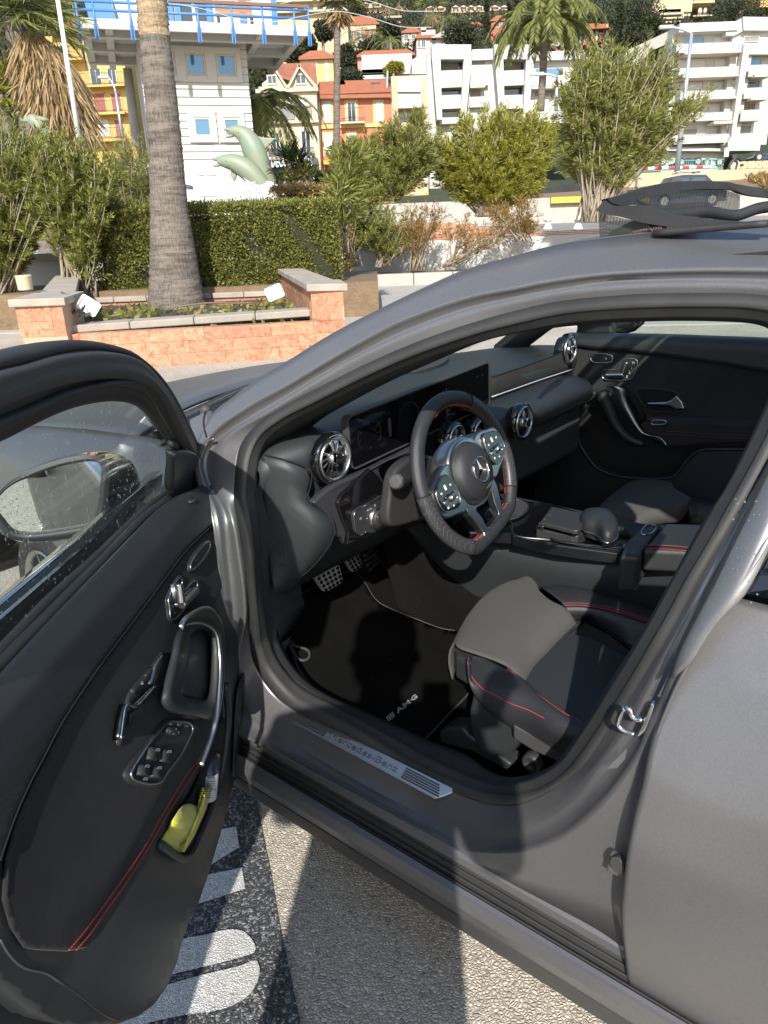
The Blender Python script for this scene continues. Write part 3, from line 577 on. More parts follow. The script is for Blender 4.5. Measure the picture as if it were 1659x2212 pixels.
for cx,s in ((Ws*.12,.006),(Ws*.145,.008),(Ws*.17,.004),(Ws*.40,.005),(Ws*.44,.006)):
 V_,F_=plate(fs,[(cx+x,Hs*.28+y) for x,y in rrect(s*.5,s,s*.15,2)],nsc*.001,nsc*.0012);parts.append((V_,F_))
V,F=merge(*parts);car('dial_graphics',V,F,M['screenmark'],scr,smooth=False)
V,F=plate(fs,[(-Ws*.258+x,.0+y) for x,y in [(-.004,-.024),(.004,-.024),(.006,-.01),(.006,.014),(.003,.022),(-.003,.022),(-.006,.014),(-.006,-.01)]],nsc*.001,nsc*.0013);car('car_symbol',V,F,M['screenmark'],scr,smooth=False)
lx=[cr([P(*q,X=x) for q in px],14) for px,x in ((T(1,1,(35,1300))+T(1,1,(50,1500))+T(2,1,(50,0),(75,260),(118,525)),1.0),(T(1,1,(60,1285),(75,1500))+T(2,1,(75,0),(100,260),(128,522)),1.003),
 (T(1,1,(180,1322),(200,1500))+T(2,1,(200,0),(190,260),(170,512)),1.02),(T(1,1,(320,1365),(335,1420),(315,1575))+T(2,1,(350,10),(330,260),(212,520)),1.05),
 (T(1,1,(350,1385),(365,1440),(335,1590))+T(2,1,(480,30),(500,160),(440,300),(225,515)),1.085))]
V,F=grid([list(r) for r in lx]+[[np.array(p)+np.array([.03,.10,0]) for p in lx[-1]]]);ep=car('dash_end_panel',V,F,M['softplastic'],dash,thick=.004,toff=0)
ptube('seam',T(1,1,(55,1287),(200,1325),(325,1368),(358,1400),(362,1440),(345,1520),(325,1582)),.0016,M['dark'],dash,n=24,fn=lambda u,v: P(u,v,X=1.0+.05*min(1,max(0,(u-571)/110))-.002))
ptube('seam',T(1,1,(325,1582),(400,1600),(470,1659))+T(2,1,(500,60),(505,150),(440,270),(330,390),(215,470),(210,520)),.0016,M['dark'],dash,n=34,fn=lambda u,v: P(u,v,X=1.055+.03*min(1,max(0,(u-620)/90))-.003))
aq=quad(*[P(*q,X=1.012) for q in T(2,1,(108,330),(200,355),(188,205),(92,175))]);sg=1 if aq(0,0,1)[0] < 1.012 else -1
Vt,Ft=text_vf('AIRBAG',.24,res=1)
V,F=merge(([aq(.5-y*.0+x*1.15,.86+y*.9,sg*.003) for x,y,z in Vt],Ft),*[([aq(a,b,sg*.003) for a,b in o],[(0,1,2,3)]) for o in ([(.25,.3),(.35,.28),(.62,.62),(.5,.66)],[(.2,.08),(.34,.1),(.36,.2),(.22,.18)],[(.52,.5),(.6,.42),(.75,.6),(.66,.66)])])
car('airbag_mark',V,F,M['greyplastic'],ep,smooth=False)
V,F=tube([aq(a,b,sg*.0005) for a,b in [(x/1.0+.5,y+.5) for x,y in rrect(1,1,.1,3)]],.0009,4,closed=True);car('mark_border',V,F,M['greyplastic'],ep)
sur=patch('textured_surround',T(1,1,(372,1600),(425,1545),(520,1475),(640,1422),(760,1372),(900,1302),(1045,1228),(1045,1290),(960,1300),(850,1345),(800,1385),(815,1430),(870,1540),(885,1659))+T(2,1,(880,40),(850,100),(700,170),(610,215),(585,215),(560,170),(510,160),(500,90),(460,10)),M['carbon'],dash,thick=.02,bevel=.006,Y=1.060)
patch('gloss_panel',T(1,1,(530,1600),(560,1545),(650,1465),(745,1378),(800,1430),(845,1510),(872,1600))+T(2,1,(878,10),(862,90),(800,130),(720,165),(640,195),(592,215),(600,130),(560,40)),M['gloss'],dash,thick=.012,bevel=.003,Y=1.048)
lsp=cr(T(1,1,(655,1645),(760,1592),(825,1553),(852,1560),(870,1620))+T(2,1,(876,25),(845,62),(815,80),(795,110),(745,135),(715,128),(680,152),(655,140),(640,80),(636,15)),50,closed=True)
ls=patch('light_switch',lsp,M['plastic'],dash,thick=.010,bevel=.002,Y=1.038)
ptube('switch_rim',lsp,.0013,M['chrome'],ls,n=60,closed=True,Y=1.037)
kc=P(*T(2,1,(780,36))[0],Y=1.037);axk=np.array([0,-1.0,0])
V,F=lathe(kc,axk,[(.027,0),(.0265,.005),(.024,.008),(.0215,.008)],30);car('switch_ring',V,F,M['silver'],ls)
V,F=lathe(kc,axk,[(.021,.0),(.021,.011),(.018,.014),(0,.014)],30);car('switch_knob',V,F,M['plastic'],ls)
for px,s in ((T(1,1,(735,1643))[0],'AUTO'),(T(1,1,(770,1617))[0],'D'),(T(1,1,(815,1608))[0],'O'),(T(2,1,(677,42))[0],'(P)'),(T(2,1,(718,40))[0],'x'),(T(2,1,(828,15))[0],'*'),(T(2,1,(785,36))[0],'*')):
 c=P(*px,Y=1.021 if s == '*' else 1.0365);V,F=put(frame3(c,(1,0,.0),(0,0,1)),text_vf(s,.007 if len(s) > 1 else .008,res=1),dh=.0006);car('print',V,F,M['white'],ls,smooth=False)
V,F=merge(tube([P(*T(1,1,(1010,1480))[0],Y=1.0)+np.array([.05,0,-.005]),np.array([1.38,1.12,.83])],[.062,.075],14));
col_px=T(1,1,(870,1560),(905,1400),(1010,1310),(1150,1300),(1300,1400),(1300,1659))+T(2,1,(1200,60),(1060,60),(960,90),(870,95))
sc=patch('steering_column',col_px,M['plastic'],dash,smooth_n=70,thick=.03,bevel=.010,Y=.99)
c=P(*T(1,1,(905,1462))[0],Y=.955);e=P(*T(1,1,(985,1450))[0],Y=.985)
V,F=tube([c,c*.6+e*.4,e],[.019,.018,.012],12);stk=car('indicator_stalk',V,F,M['plastic'],dash,bevel=.004)
V,F=lathe(c,unit(c-e),[(.0165,0),(.016,.004),(.012,.005),(0,.004)],20);car('stalk_button',V,F,M['greyplastic'],stk)
c=P(*T(1,1,(1440,1165))[0],Y=.93);e=P(*T(1,1,(1240,1235))[0],Y=.96)
V,F=tube([c,c*.5+e*.5,e],[.013,.010,.014],10);car('gear_stalk',V,F,M['plastic'],dash,bevel=.003)
# -- steering wheel
WC=P(1009,1020,X=1.375);tl=radians(20);wa=np.array([1.0,0,0]);wb=np.array([0,sin(tl),cos(tl)]);wn_=np.array([0,-cos(tl),sin(tl)])
rt=radians(14);wa,wb=wa*cos(rt)+wb*sin(rt),wb*cos(rt)-wa*sin(rt)
fw=lambda x,y,h=0.0: WC+wa*x+wb*y+wn_*h
def rim_pt(a,R=.174):
 x,y=R*cos(a),R*sin(a)
 if y < -.150: y=-.150-(abs(y)-.150)*.25
 return x,y
def rim_seg(a0,a1,n=24,r1=.0175,r2=.0150,flat=1.0):
 rows=[]
 for i in range(n+1):
  a=a0+(a1-a0)*i/n;x,y=rim_pt(a);t=(rim_pt(a+.01)[0]-rim_pt(a-.01)[0],rim_pt(a+.01)[1]-rim_pt(a-.01)[1]);tn=unit((t[1],-t[0]))
  rows.append([fw(x+tn[0]*r1*cos(q),y+tn[1]*r1*cos(q),r2*sin(q)) for q in [2*pi*k/16 for k in range(16)]])
 return grid(rows,closed_v=True)
sw=car('steering_wheel',*rim_seg(radians(48),radians(168),30),M['leather'])
car('rim_leather',*rim_seg(radians(232),radians(318),24),M['leather'],sw)
car('perforated_grip',*rim_seg(radians(168),radians(232),18,.0185,.0158),M['perf'],sw);car('perforated_grip',*rim_seg(radians(-42),radians(48),22,.0185,.0158),M['perf'],sw)
for ang in (168,232,-42,48):
 V,F=rim_seg(radians(ang-.5),radians(ang+.5),1,.0192,.0164);car('grip_seam',V,F,M['dark'],sw)
def rstitch(a0,a1,n):
 parts=[]
 for i in range(n):
  a=a0+(a1-a0)*(i+.5)/n;da=(a1-a0)/n*.5
  for sgn in (-1,1):
   q=[]
   for aa,off,hh in ((a-da,-sgn*.55,0),(a+da,sgn*.55,0)):
    x,y=rim_pt(aa);tn=unit((cos(aa),sin(aa))) if y > -.15 else np.array([0,-1.0]);ph=pi+off*.9
    q.append(fw(x+tn[0]*.0185*cos(ph),y+tn[1]*.0185*cos(ph),.0162*sin(-ph)+.0))
   parts.append(tube(q,.0009,4))
 return merge(*parts)
V,F=merge(rstitch(radians(28),radians(100),34),rstitch(radians(-48),radians(14),30),rstitch(radians(238),radians(300),22));car('red_stitching',V,F,M['stitch'],sw,smooth=False)
V,F=lathe(WC+wn_*.0,wn_,[(.075,-.045),(.072,.0),(.066,.022),(.058,.032),(.03,.038),(0,.039)],44,e1=wa);hub=car('airbag_cover',V,F,M['leather'],sw)
sp=[(-.155,.030),(-.128,.052),(-.075,.062),(-.050,.040),(-.058,.0),(-.050,-.045),(-.028,-.068),(-.010,-.088),(-.032,-.140),(-.058,-.146),(-.085,-.085),(-.105,-.045),(-.140,-.030)]
def spoke(mir,nm,mt,h0,h1,pts):
 V,F=plate(fw,[(x*mir,y) for x,y in cr(pts,52,closed=True)],h0,h1);return car(nm,V,F,mt,sw,smooth=False,bevel=.004)
side_sp=[(-.160,.032),(-.125,.048),(-.072,.058),(-.052,.045),(-.060,.0),(-.055,-.040),(-.075,-.060),(-.105,-.052),(-.155,-.030)]
spoke(1,'spoke',M['silver'],-.012,.012,side_sp);spoke(-1,'spoke',M['silver'],-.012,.012,side_sp)
lo=[(-.062,-.045),(-.030,-.062),(-.0,-.066),(.030,-.062),(.062,-.045),(.070,-.07),(.052,-.135),(.060,-.150),(-.060,-.150),(-.052,-.135),(-.070,-.07)]
hole=[(-.030,-.082),(.030,-.082),(.036,-.130),(-.036,-.130)]
n_=40;V,F=ringplate(fw,cr(lo,n_,closed=True),cr([(-.040,-.078),(0,-.084),(.040,-.078),(.034,-.105),(.030,-.134),(0,-.136),(-.030,-.134),(-.034,-.105)],n_,closed=True)[0:n_],-.010,.010)
def alignring(o_,i_,c_=(0,-.105)):
 key=lambda p: atan2(p[1]-c_[1],p[0]-c_[0]);def_=sorted(o_,key=key),sorted(i_,key=key);return def_
o2,i2=alignring(cr(lo,n_,closed=True),cr([(-.040,-.078),(0,-.084),(.040,-.078),(.034,-.105),(.030,-.134),(0,-.136),(-.030,-.134),(-.034,-.105)],n_,closed=True))
V,F=ringplate(fw,o2,i2,-.010,.010);car('lower_spoke',V,F,M['silver'],sw,smooth=False,bevel=.002)
V,F=lathe(WC,wn_,[(.084,-.03),(.083,.006),(.078,.012),(.070,.012)],44,e1=wa);car('hub_bezel',V,F,M['silver'],sw)
for mir in (-1,1):
 pod=[(-.150*mir,.026),(-.125*mir,.040),(-.095*mir,.044),(-.082*mir,.02),(-.082*mir,-.018),(-.098*mir,-.036),(-.128*mir,-.030),(-.152*mir,-.016)]
 V,F=plate(fw,cr(pod,40,closed=True),.012,.018);pd=car('switch_pod',V,F,M['gloss'],sw,smooth=False,bevel=.002)
 V,F=tube([fw(x,y,.0175) for x,y in cr(pod,44,closed=True)],.0012,6,closed=True);car('pod_rim',V,F,M['chrome'],sw)
 V,F=plate(fw,[(-.115*mir+x,-.004+y) for x,y in rrect(.050,.010,.004)],.018,.023);car('thumb_bar',V,F,M['silver'],sw,smooth=False,bevel=.0015)
 V,F=cyl(fw(-.115*mir-.007,-.004,.023),wa,.0075,.014,16);car('thumb_roller',V,F,M['chrome'],sw)
 V,F=merge(*[plate(fw,[(-.115*mir+dx+x,dy+y) for x,y in rrect(w,h,.0012,2)],.0178,.0186) for dx,dy,w,h in ((0,.022,.007,.012),(-.02,.018,.006,.004),(.02,.018,.006,.004),(-.02,-.018,.005,.005),(.022,-.016,.006,.003),(0,-.024,.004,.004),(-.025,-.003,.002,.006))]);car('button_symbols',V,F,M['white'],sw,smooth=False)
V,F=lathe(fw(0,0,.0385),wn_,[(.0300,-.002),(.0300,.003),(.0285,.0045),(.027,.003),(.0268,-.002)],44,e1=wa);em=car('star_emblem',V,F,M['chrome'],sw)
V=[];F=[]
for k in range(3):
 a=pi/2+2*pi*k/3;tip=(.0272*cos(a),.0272*sin(a));l_,r_=a+pi/3,a-pi/3;b0=len(V)
 V += [fw(0,0,.0455),fw(*tip,.0405),fw(.0048*cos(l_),.0048*sin(l_),.0395),fw(.0048*cos(r_),.0048*sin(r_),.0395)]
 F += [(b0,b0+1,b0+2),(b0,b0+3,b0+1)]
car('star',V,F,M['chrome'],sw,smooth=False)
V,F=lathe(fw(0,0,.037),wn_,[(.0268,.001),(0,.0022)],30,e1=wa);car('emblem_disc',V,F,M['plastic'],sw)
V,F=put(fw,text_vf('AIRBAG',.009,res=1),dx=.012,dy=-.047,dh=.0345);car('airbag_print',V,F,M['greyprint'],sw,smooth=False)
# -- seats
def hplane(z): return lambda u,v: P(u,v,Z=z)
def lofts(name,rows_px,fns,m_,parent=None,n=26,dense=None,closed_end=False,**k):
 rows=[[np.array(f(u,v)) for u,v in cr(r,n)] if not isinstance(r[0],np.ndarray) else r for r,f in zip(rows_px,fns)]
 if dense: rows=[list(map(np.array,q)) for q in zip(*[cr([r[i] for r in rows],dense) for i in range(n)])]
 V,F=grid(rows);return car(name,V,F,m_,parent,**k)
seat=patch('driver_seat',T(2,1,(1385,1120),(1400,1180),(1372,1300),(1385,1420),(1430,1540),(1510,1610))+T(2,2,(0,1570),(60,1480),(170,1540),(300,1640),(400,1500),(480,1420),(300,1330),(100,1210)),M['softplastic'],thick=.30,bevel=.012,X=1.13)
Z1,Z2=.535,.50
e_front=T(2,1,(1290,850),(1330,760),(1400,640),(1500,530),(1610,465),(1700,440))+T(2,2,(90,420),(150,470))
e_mid=T(2,1,(1320,868),(1400,830),(1500,745))+T(2,1,(1640,640))+T(2,2,(60,560),(160,580))
e_mid=T(2,1,(1312,880),(1400,800),(1480,700),(1580,600),(1670,540))+T(2,2,(70,500),(180,520),(200,560))
e_back=T(2,1,(1659,1000))+T(2,2,(30,960),(100,880),(160,820),(210,740),(270,690),(345,640))
e_back=T(2,1,(1640,1010),(1659,1000))+T(2,2,(60,900),(150,810),(220,740),(345,625))
low=T(2,1,(1283,880),(1320,790),(1392,660),(1495,545),(1605,478),(1700,450))+T(2,2,(90,430),(150,480))
lip=T(2,1,(1300,935),(1340,960),(1400,900),(1500,760),(1600,640),(1690,560))+T(2,2,(100,520),(150,500))
f1=hplane(.535)
rows=[[P(*q,Z=.535)+np.array([.0,.008,-.10]) for q in cr(e_front,30)],[P(*q,Z=.535)+np.array([-.004,.014,-.055]) for q in cr(e_front,30)],[P(*q,Z=.535)+np.array([-.004,.010,-.02]) for q in cr(e_front,30)],[P(*q,Z=.535) for q in cr(e_front,30)],
  [P(*q,Z=.555) for q in cr(e_mid,30)],[P(*q,Z=.552) for q in cr(e_back,30)],[P(*q,Z=.552)+np.array([0,-.03,-.03]) for q in cr(e_back,30)]]
V,F=grid([list(map(np.array,q)) for q in zip(*[cr([r[i] for r in rows],26) for i in range(30)])]);car('thigh_cushion',V,F,M['seatcloth'],seat,thick=.004,toff=0,sub=0)
V,F=ext([P(u,v,Z=.53) for u,v in T(2,1,(1283,872),(1300,930),(1375,975),(1500,1000),(1640,1040),(1640,1010),(1500,960),(1400,900),(1320,865))],(0,0,-.06));car('cushion_underside',V,F,M['leather'],seat,bevel=.01,smooth=False)
cpx=T(2,1,(1640,1035))+T(2,2,(110,1090),(170,1140),(470,1380),(520,1400),(640,1190),(790,905),(640,790),(470,705),(400,730),(345,650),(200,760),(60,950),(0,1010))
V,F=ext([P(u,v,Z=.50) for u,v in cpx],(0,0,-.12));car('seat_cushion',V,F,M['velourseat'] if 'velourseat' in M else M['suede'],seat,bevel=.01,smooth=False)
V,F=tube([P(u,v,Z=.512) for u,v in cr(T(2,2,(20,1040),(130,990),(330,740),(350,700)),14)],.010,8);car('cushion_roll',V,F,M['softplastic'],seat)
V,F=tube([P(u,v,Z=.510) for u,v in cr(T(2,2,(110,1075),(200,960),(360,770),(440,715)),14)],.009,8);car('cushion_roll',V,F,M['softplastic'],seat)
ptube('panel_seam',T(2,2,(165,1140),(300,900),(470,715),(640,790),(785,895)),.0018,M['dark'],seat,n=30,Z=.503)
bx_=T(2,2,(490,1275),(740,935),(750,950),(505,1288),(490,1275));
for a_,b_ in zip(bx_[:-1],bx_[1:]): dashed('red_stitching',[P(*a_,Z=.5025),P(*b_,Z=.5025)],M['stitch'],seat,r=.0006,n=30 if abs(a_[1]-b_[1]) > 30 else 3)
ob=T(2,1,(1372,960),(1385,1100),(1440,1200),(1540,1290),(1659,1370))+T(2,2,(140,1460),(300,1560),(360,1600))
o2_=T(2,1,(1378,945),(1400,1060),(1470,1140),(1560,1190),(1659,1240))+T(2,2,(120,1300),(260,1400),(430,1480))
o3=T(2,1,(1400,935),(1450,950),(1550,1020),(1640,1080))+T(2,2,(100,1170),(230,1270),(400,1380),(480,1420))
o4=T(2,1,(1430,945),(1500,960),(1600,1010),(1659,1040))+T(2,2,(60,1075),(200,1200),(330,1300),(490,1395))
rows=[[P(*q,X=1.105)+np.array([.01,0,-.02]) for q in cr(ob,34)],[P(*q,X=1.100) for q in cr(ob,34)],[P(*q,Z=.535) for q in cr(o2_,34)],[P(*q,Z=.556) for q in cr(o3,34)],[P(*q,Z=.54) for q in cr(o4,34)],[P(*q,Z=.54)+np.array([.02,0,-.05]) for q in cr(o4,34)]]
V,F=grid([list(map(np.array,q)) for q in zip(*[cr([r[i] for r in rows],26) for i in range(34)])]);car('side_bolster',V,F,M['leather'],seat,thick=.003,toff=0)
dashed('red_stitching',[P(u,v,Z=.540)+np.array([-.002,0,.0035]) for u,v in cr(T(2,1,(1382,950),(1380,985),(1400,1070),(1470,1150),(1560,1198),(1659,1250))+T(2,2,(110,1290),(215,1345)),40)],M['stitch'],seat,r=.0011,n=75)
for dz in (0,1): dashed('red_stitching',[P(u,v,Z=.549)+np.array([0,0,.004]) for u,v in cr(T(2,1,(1625+6*dz,1030-10*dz),(1659,1060-12*dz))+T(2,2,(100,1150-12*dz),(210,1235-12*dz),(330,1320-12*dz),(485,1400-12*dz)),40)],M['stitch'],seat,r=.0010,n=60)
r1=T(2,2,(400,735),(480,705),(640,790),(790,895),(960,1000));r2=T(2,2,(345,640),(500,650),(700,700),(850,740),(1020,800));r3=T(2,2,(335,605),(500,610),(700,650),(890,718),(1060,800));r4=T(2,2,(200,495),(330,485),(600,545),(850,625),(1080,720));r5=T(2,2,(190,500),(330,480),(600,530),(850,600),(1080,700))
zz=[.50,.545,.556,.56,.50]
lofts('side_bolster',[r1,r2,r3,r4,r5],[hplane(z) for z in zz],M['leather'],seat,n=30,dense=24,thick=.003,toff=0)
for dz,px in ((0,T(2,2,(335,603),(450,603),(600,622),(740,662),(890,712))),(1,T(2,2,(345,620),(450,618),(600,640),(740,680),(885,728)))):
 dashed('red_stitching',[P(u,v,Z=.556)+np.array([0,0,.005]) for u,v in cr(px,34)],M['stitch'],seat,r=.0009,n=60)
ptube('bolster_groove',T(2,2,(340,611),(450,610),(600,631),(740,671),(888,720)),.0022,M['dark'],seat,n=30,fn=lambda u,v: P(u,v,Z=.559))
rows=[]
for i in range(10):
 z=.52+.62*i/9;y=.18-.20*(i/9);w=.24-.05*(i/9)**2
 rows.append([np.array([1.38+w*sin(a),y-.06*cos(a)*(1 if cos(a) > 0 else -.3),z]) for a in [pi*2*k/24 for k in range(24)]])
V,F=grid(rows,closed_v=True);V.append(np.mean(rows[-1],axis=0)+np.array([0,0,.02]));F += [(216+k,216+(k+1) % 24,240) for k in range(24)]
car('seat_back',V,F,M['leather'],seat)
patch('seat_lever',T(2,1,(1180,1430),(1250,1390),(1340,1400),(1370,1440),(1659,1640),(1620,1680),(1400,1560),(1190,1500)),M['softplastic'],seat,thick=.05,bevel=.008,X=1.14)
V,F=lathe(P(*T(2,2,(130,1625))[0],X=1.12),(-1,0,0),[(.022,-.01),(.021,.006),(.013,.010),(.011,.004),(0,.003)],20);car('recliner_bolt',V,F,M['plastic'],seat)
patch('seat_rail_cover',T(2,2,(0,1370),(160,1450),(360,1560),(330,1640),(140,1560),(0,1470)),M['greyplastic'],seat,thick=.05,bevel=.008,X=1.095)
# -- passenger seat
ps=lofts('passenger_seat',[T(1,2,(620,1700),(700,1620),(800,1545),(920,1512),(1010,1550)),T(1,2,(640,1760),(760,1660),(860,1600),(950,1580),(1040,1600)),T(1,2,(800,1800),(900,1750),(1000,1730),(1080,1720),(1140,1660))],[hplane(.53),hplane(.56),hplane(.555)],M['seatcloth'],None,n=24,dense=18,thick=.05)
lofts('side_bolster',[T(1,2,(1000,1550),(1150,1560),(1330,1600),(1500,1650)),T(1,2,(1040,1600),(1150,1610),(1330,1640),(1500,1690)),T(1,2,(1130,1650),(1200,1640),(1330,1660),(1500,1710)),T(1,2,(1140,1740),(1220,1760),(1350,1780),(1500,1800))],[hplane(z) for z in (.50,.56,.56,.50)],M['leather'],ps,n=24,dense=18,thick=.02)
for dz in (0,1): dashed('red_stitching',[P(u,v,Z=.562)+np.array([0,0,.004]) for u,v in cr(T(1,2,(1150,1634+12*dz),(1240,1632+12*dz),(1340,1642+12*dz)),20)],M['stitch'],ps,r=.0010,n=26)
V,F=box(1.86,2.40,.15,.80,.40,.50);car('seat_cushion',V,F,M['leather'],ps,smooth=False,bevel=.03)
rows=[]
for i in range(10):
 z=.50+.64*i/9;y=.10-.22*(i/9);w=.24-.05*(i/9)**2
 rows.append([np.array([2.13+w*sin(a),y-.06*cos(a),z]) for a in [pi*2*k/24 for k in range(24)]])
V,F=grid(rows,closed_v=True);V.append(np.mean(rows[-1],axis=0));F += [(216+k,216+(k+1) % 24,240) for k in range(24)];car('seat_back',V,F,M['leather'],ps)
# -- floor, footwell
def gz(y): return interp(y,[0,1.0,1.15,1.45,1.6],[.275,.28,.30,.43,.60])
def PM(u,v,dz=0): return hitC(u,v,lambda p: p[2]-gz(p[1])-dz)
rows=[[np.array([x,y,gz(y)-.012-.05*(x < 1.09)]) for x in (1.06,1.12,1.3,1.5,1.62,1.66)] for y in np.linspace(-.6,1.62,30)]
V,F=grid(rows);car('cabin_floor',V,F,M['carpet'],thick=.01)
tun=lofts('tunnel_carpet',[T(2,1,(1100,1300),(1000,900),(880,500),(780,60),(760,-100)),T(2,1,(1300,1000),(1130,640),(980,400),(880,150),(830,-60)),T(2,1,(1500,700),(1320,505),(1180,370),(1050,220),(960,90),(930,0)),T(2,1,(1650,560),(1450,470),(1250,330),(1080,160),(1000,60))],
 [lambda u,v: P(u,v,X=1.56),lambda u,v: P(u,v,X=1.60),lambda u,v: P(u,v,X=1.615),lambda u,v: P(u,v,X=1.64)],M['carpet'],None,n=24,dense=16,thick=.01)
V,F=box(1.05,2.48,1.60,1.64,.2,.95);car('bulkhead',V,F,M['carpet'],smooth=False)
mpx=cr(T(2,1,(100,640),(240,560),(400,480),(560,400),(640,385)),22)+cr(T(2,1,(645,388),(700,450),(760,550),(800,590),(900,640),(1050,700),(1200,755),(1320,775),(1420,800)),26)+cr(T(2,1,(1440,900),(1440,1050),(1380,1170),(1250,1310),(1150,1420),(1095,1470)),20)+cr(T(2,1,(1060,1480),(800,1350),(600,1260),(400,1160),(290,1040),(230,900),(170,760)),24)
mat_base=RZ@np.array([1.3,1.1,.29])
def wcar(p): return RZ@np.array(p,float)
pts=[wcar(PM(u,v,.012)) for u,v in mpx]
import mathutils.geometry as mg
u2=[Vector((u,v)) for u,v in mpx];ins=[]
def inside(u,v):
 c_=False;n=len(mpx);j=n-1
 for i in range(n):
  if (mpx[i][1] > v) != (mpx[j][1] > v) and u < (mpx[j][0]-mpx[i][0])*(v-mpx[i][1])/(mpx[j][1]-mpx[i][1])+mpx[i][0]: c_=not c_
  j=i
 return c_
for u in np.arange(590,1040,14):
 for v in np.arange(1235,1600,14):
  if inside(u,v): ins.append(Vector((u,v)))
r_=mg.delaunay_2d_cdt(u2+ins,[(i,(i+1) % len(u2)) for i in range(len(u2))],[],1,1e-4)
V=[wcar(PM(v.x,v.y,.012)) for v in r_[0]];F=[tuple(f)[::-1] for f in r_[2]]
fm=wobj('floor_mat',V,F,M['velour'],base=mat_base,thick=.006,smooth=True);tag(fm,'black velour floor mat in the driver footwell with silver embroidered letters','floor mat')
V,F=tube([wcar(PM(u,v,.010)) for u,v in mpx],.0028,6,closed=True);wobj('edge_binding',V,F,M['greyplastic'],fm,smooth=True)
V,F=tube([wcar(PM(u,v,.02)) for u,v in cr(T(2,1,(205,820),(240,900),(270,950),(310,962),(345,940),(340,900),(300,880),(255,870),(225,835)),40)],.0042,6);wobj('binding_loop',V,F,M['greyplastic'],fm,smooth=True)
M['embr']=mat('grey_embroidery',(.30,.30,.29),rough=.8,bump=(600,.4,'noise',.001))
qm=quad(*[PM(*q,.0145) for q in T(2,1,(862,1362),(1052,1205),(1020,1188),(825,1340))])
Vt,Ft=text_vf('AMG',1.0,bold=True,spacing=1.05,res=1);xs_=[v[0] for v in Vt];ys_=[v[1] for v in Vt]
Vt=[((x-min(xs_))/(max(xs_)-min(xs_)),(y-min(ys_))/(max(ys_)-min(ys_))) for x,y,z in Vt]
sg=1 if qm(0,0,1)[2] > qm(0,0,0)[2] else -1
V,F=merge(([wcar(qm(.30+.70*x+.05*y,.08+y*.84,sg*.002)) for x,y in Vt],Ft),*[([wcar(qm(a+k*.058+b,c_,sg*.002)) for a,b,c_ in ((0,0,.08),(.036,0,.08),(.036,.07,.92),(0,.07,.92))],[(0,1,2,3)]) for k in range(4)])
wobj('embroidered_lettering',V,F,M['embr'],fm,thick=.001)
def pedal(name,corners,Y,cols,rws,par=None):
 c_=[P(*q,Y=Y) for q in corners];f=quad(*c_);s_=1 if f(0,0,1)[1] < f(0,0,0)[1] else -1
 V,F=ext([f(a,b,0) for a,b in [((x+.5),(y+.5)) for x,y in rrect(1,1,.16,4)]],(f(0,0,-s_*.014)-f(0,0,0)));pd=car(name,V,F,M['pedal'],smooth=False,bevel=.002)
 for i in range(cols):
  for j in range(rws):
   a,b=(i+.6+.0*(j % 2))/(cols+.2),(j+.6)/(rws+.2);r=np.linalg.norm(f(1,0)-f(0,0))/cols*.30
   V,F=lathe(f(a,b,s_*.0005),unit(f(0,0,s_)-f(0,0,0)),[(r*1.15,0),(r,.0035),(r*.8,.0035),(r*.7,.001),(0,.001)],12);car('rubber_stud',V,F,M['dark'],pd)
 arm=(f(.5,1,-s_*.01)+f(.5,.6,-s_*.01))/2;V,F=tube([arm,arm+np.array([0,.04,.12])],.010,6);car('pedal_arm',V,F,M['plastic'],pd)
 return pd
pedal('brake_pedal',T(2,1,(445,525),(568,455),(540,335),(378,425)),1.33,5,4)
pedal('clutch_side_pedal' if False else 'small_pedal',T(2,1,(630,395),(697,350),(655,262),(575,310)),1.40,3,4)
fr=patch('footrest',T(2,1,(655,250),(760,170),(850,150),(858,400),(785,475),(690,360)),M['plastic'],thick=.02,bevel=.004,Y=1.42)
for k in range(7):
 a,b=(720+10*k-12*(k == 0),355+17*k-190+30*k),(845,170+42*k)
 a=(690+12*k,290+30*k);b=(848,175+36*k)
 ptube('rubber_rib',T(2,1,a,b),.006,M['rubber'],fr,n=6,Y=1.41)
# -- centre console
con=lofts('centre_console',[T(2,1,(940,-30),(1060,60),(1200,90),(1400,150))+T(2,2,(0,180),(300,245),(700,290),(1100,340),(1500,400)),T(2,1,(960,60),(1080,190),(1200,240),(1400,190))+T(2,2,(0,280),(300,345),(560,385),(700,378),(1120,330),(1500,420)),
 T(2,1,(980,90),(1110,250),(1220,400),(1350,500),(1480,560))+T(2,2,(0,480),(300,520),(700,620),(1000,700),(1500,800))],[lambda u,v: P(u,v,X=1.635),lambda u,v: P(u,v,X=1.615),lambda u,v: P(u,v,X=1.625)],M['softplastic'],None,n=40,dense=16,thick=.01)
ptube('console_ledge',T(2,1,(1250,215),(1400,190),(1500,215),(1659,280))+T(2,2,(100,315),(300,350),(560,392),(660,385)),.0085,M['greyplastic'],con,n=40,seg=8,X=1.614)
dk=[P(u,v,Z=.675) for u,v in T(2,1,(1300,60),(1380,130),(1659,140))+T(2,2,(0,150),(300,215),(690,268),(790,150),(680,60),(500,20),(250,-60))+T(2,1,(1659,-80),(1500,-40))]
V,F=ext(dk,(0,0,-.03));deck=car('console_deck',V,F,M['gloss'],con,smooth=False,bevel=.003)
ptube('deck_trim',T(2,1,(1470,30),(1659,70))+T(2,2,(0,140),(250,182),(400,210),(722,246)),.0026,M['silver'],deck,n=30,Z=.678)
ptube('deck_trim',T(2,2,(250,175),(300,190),(500,215),(725,238)),.0035,M['gloss'],deck,n=30,Z=.684)
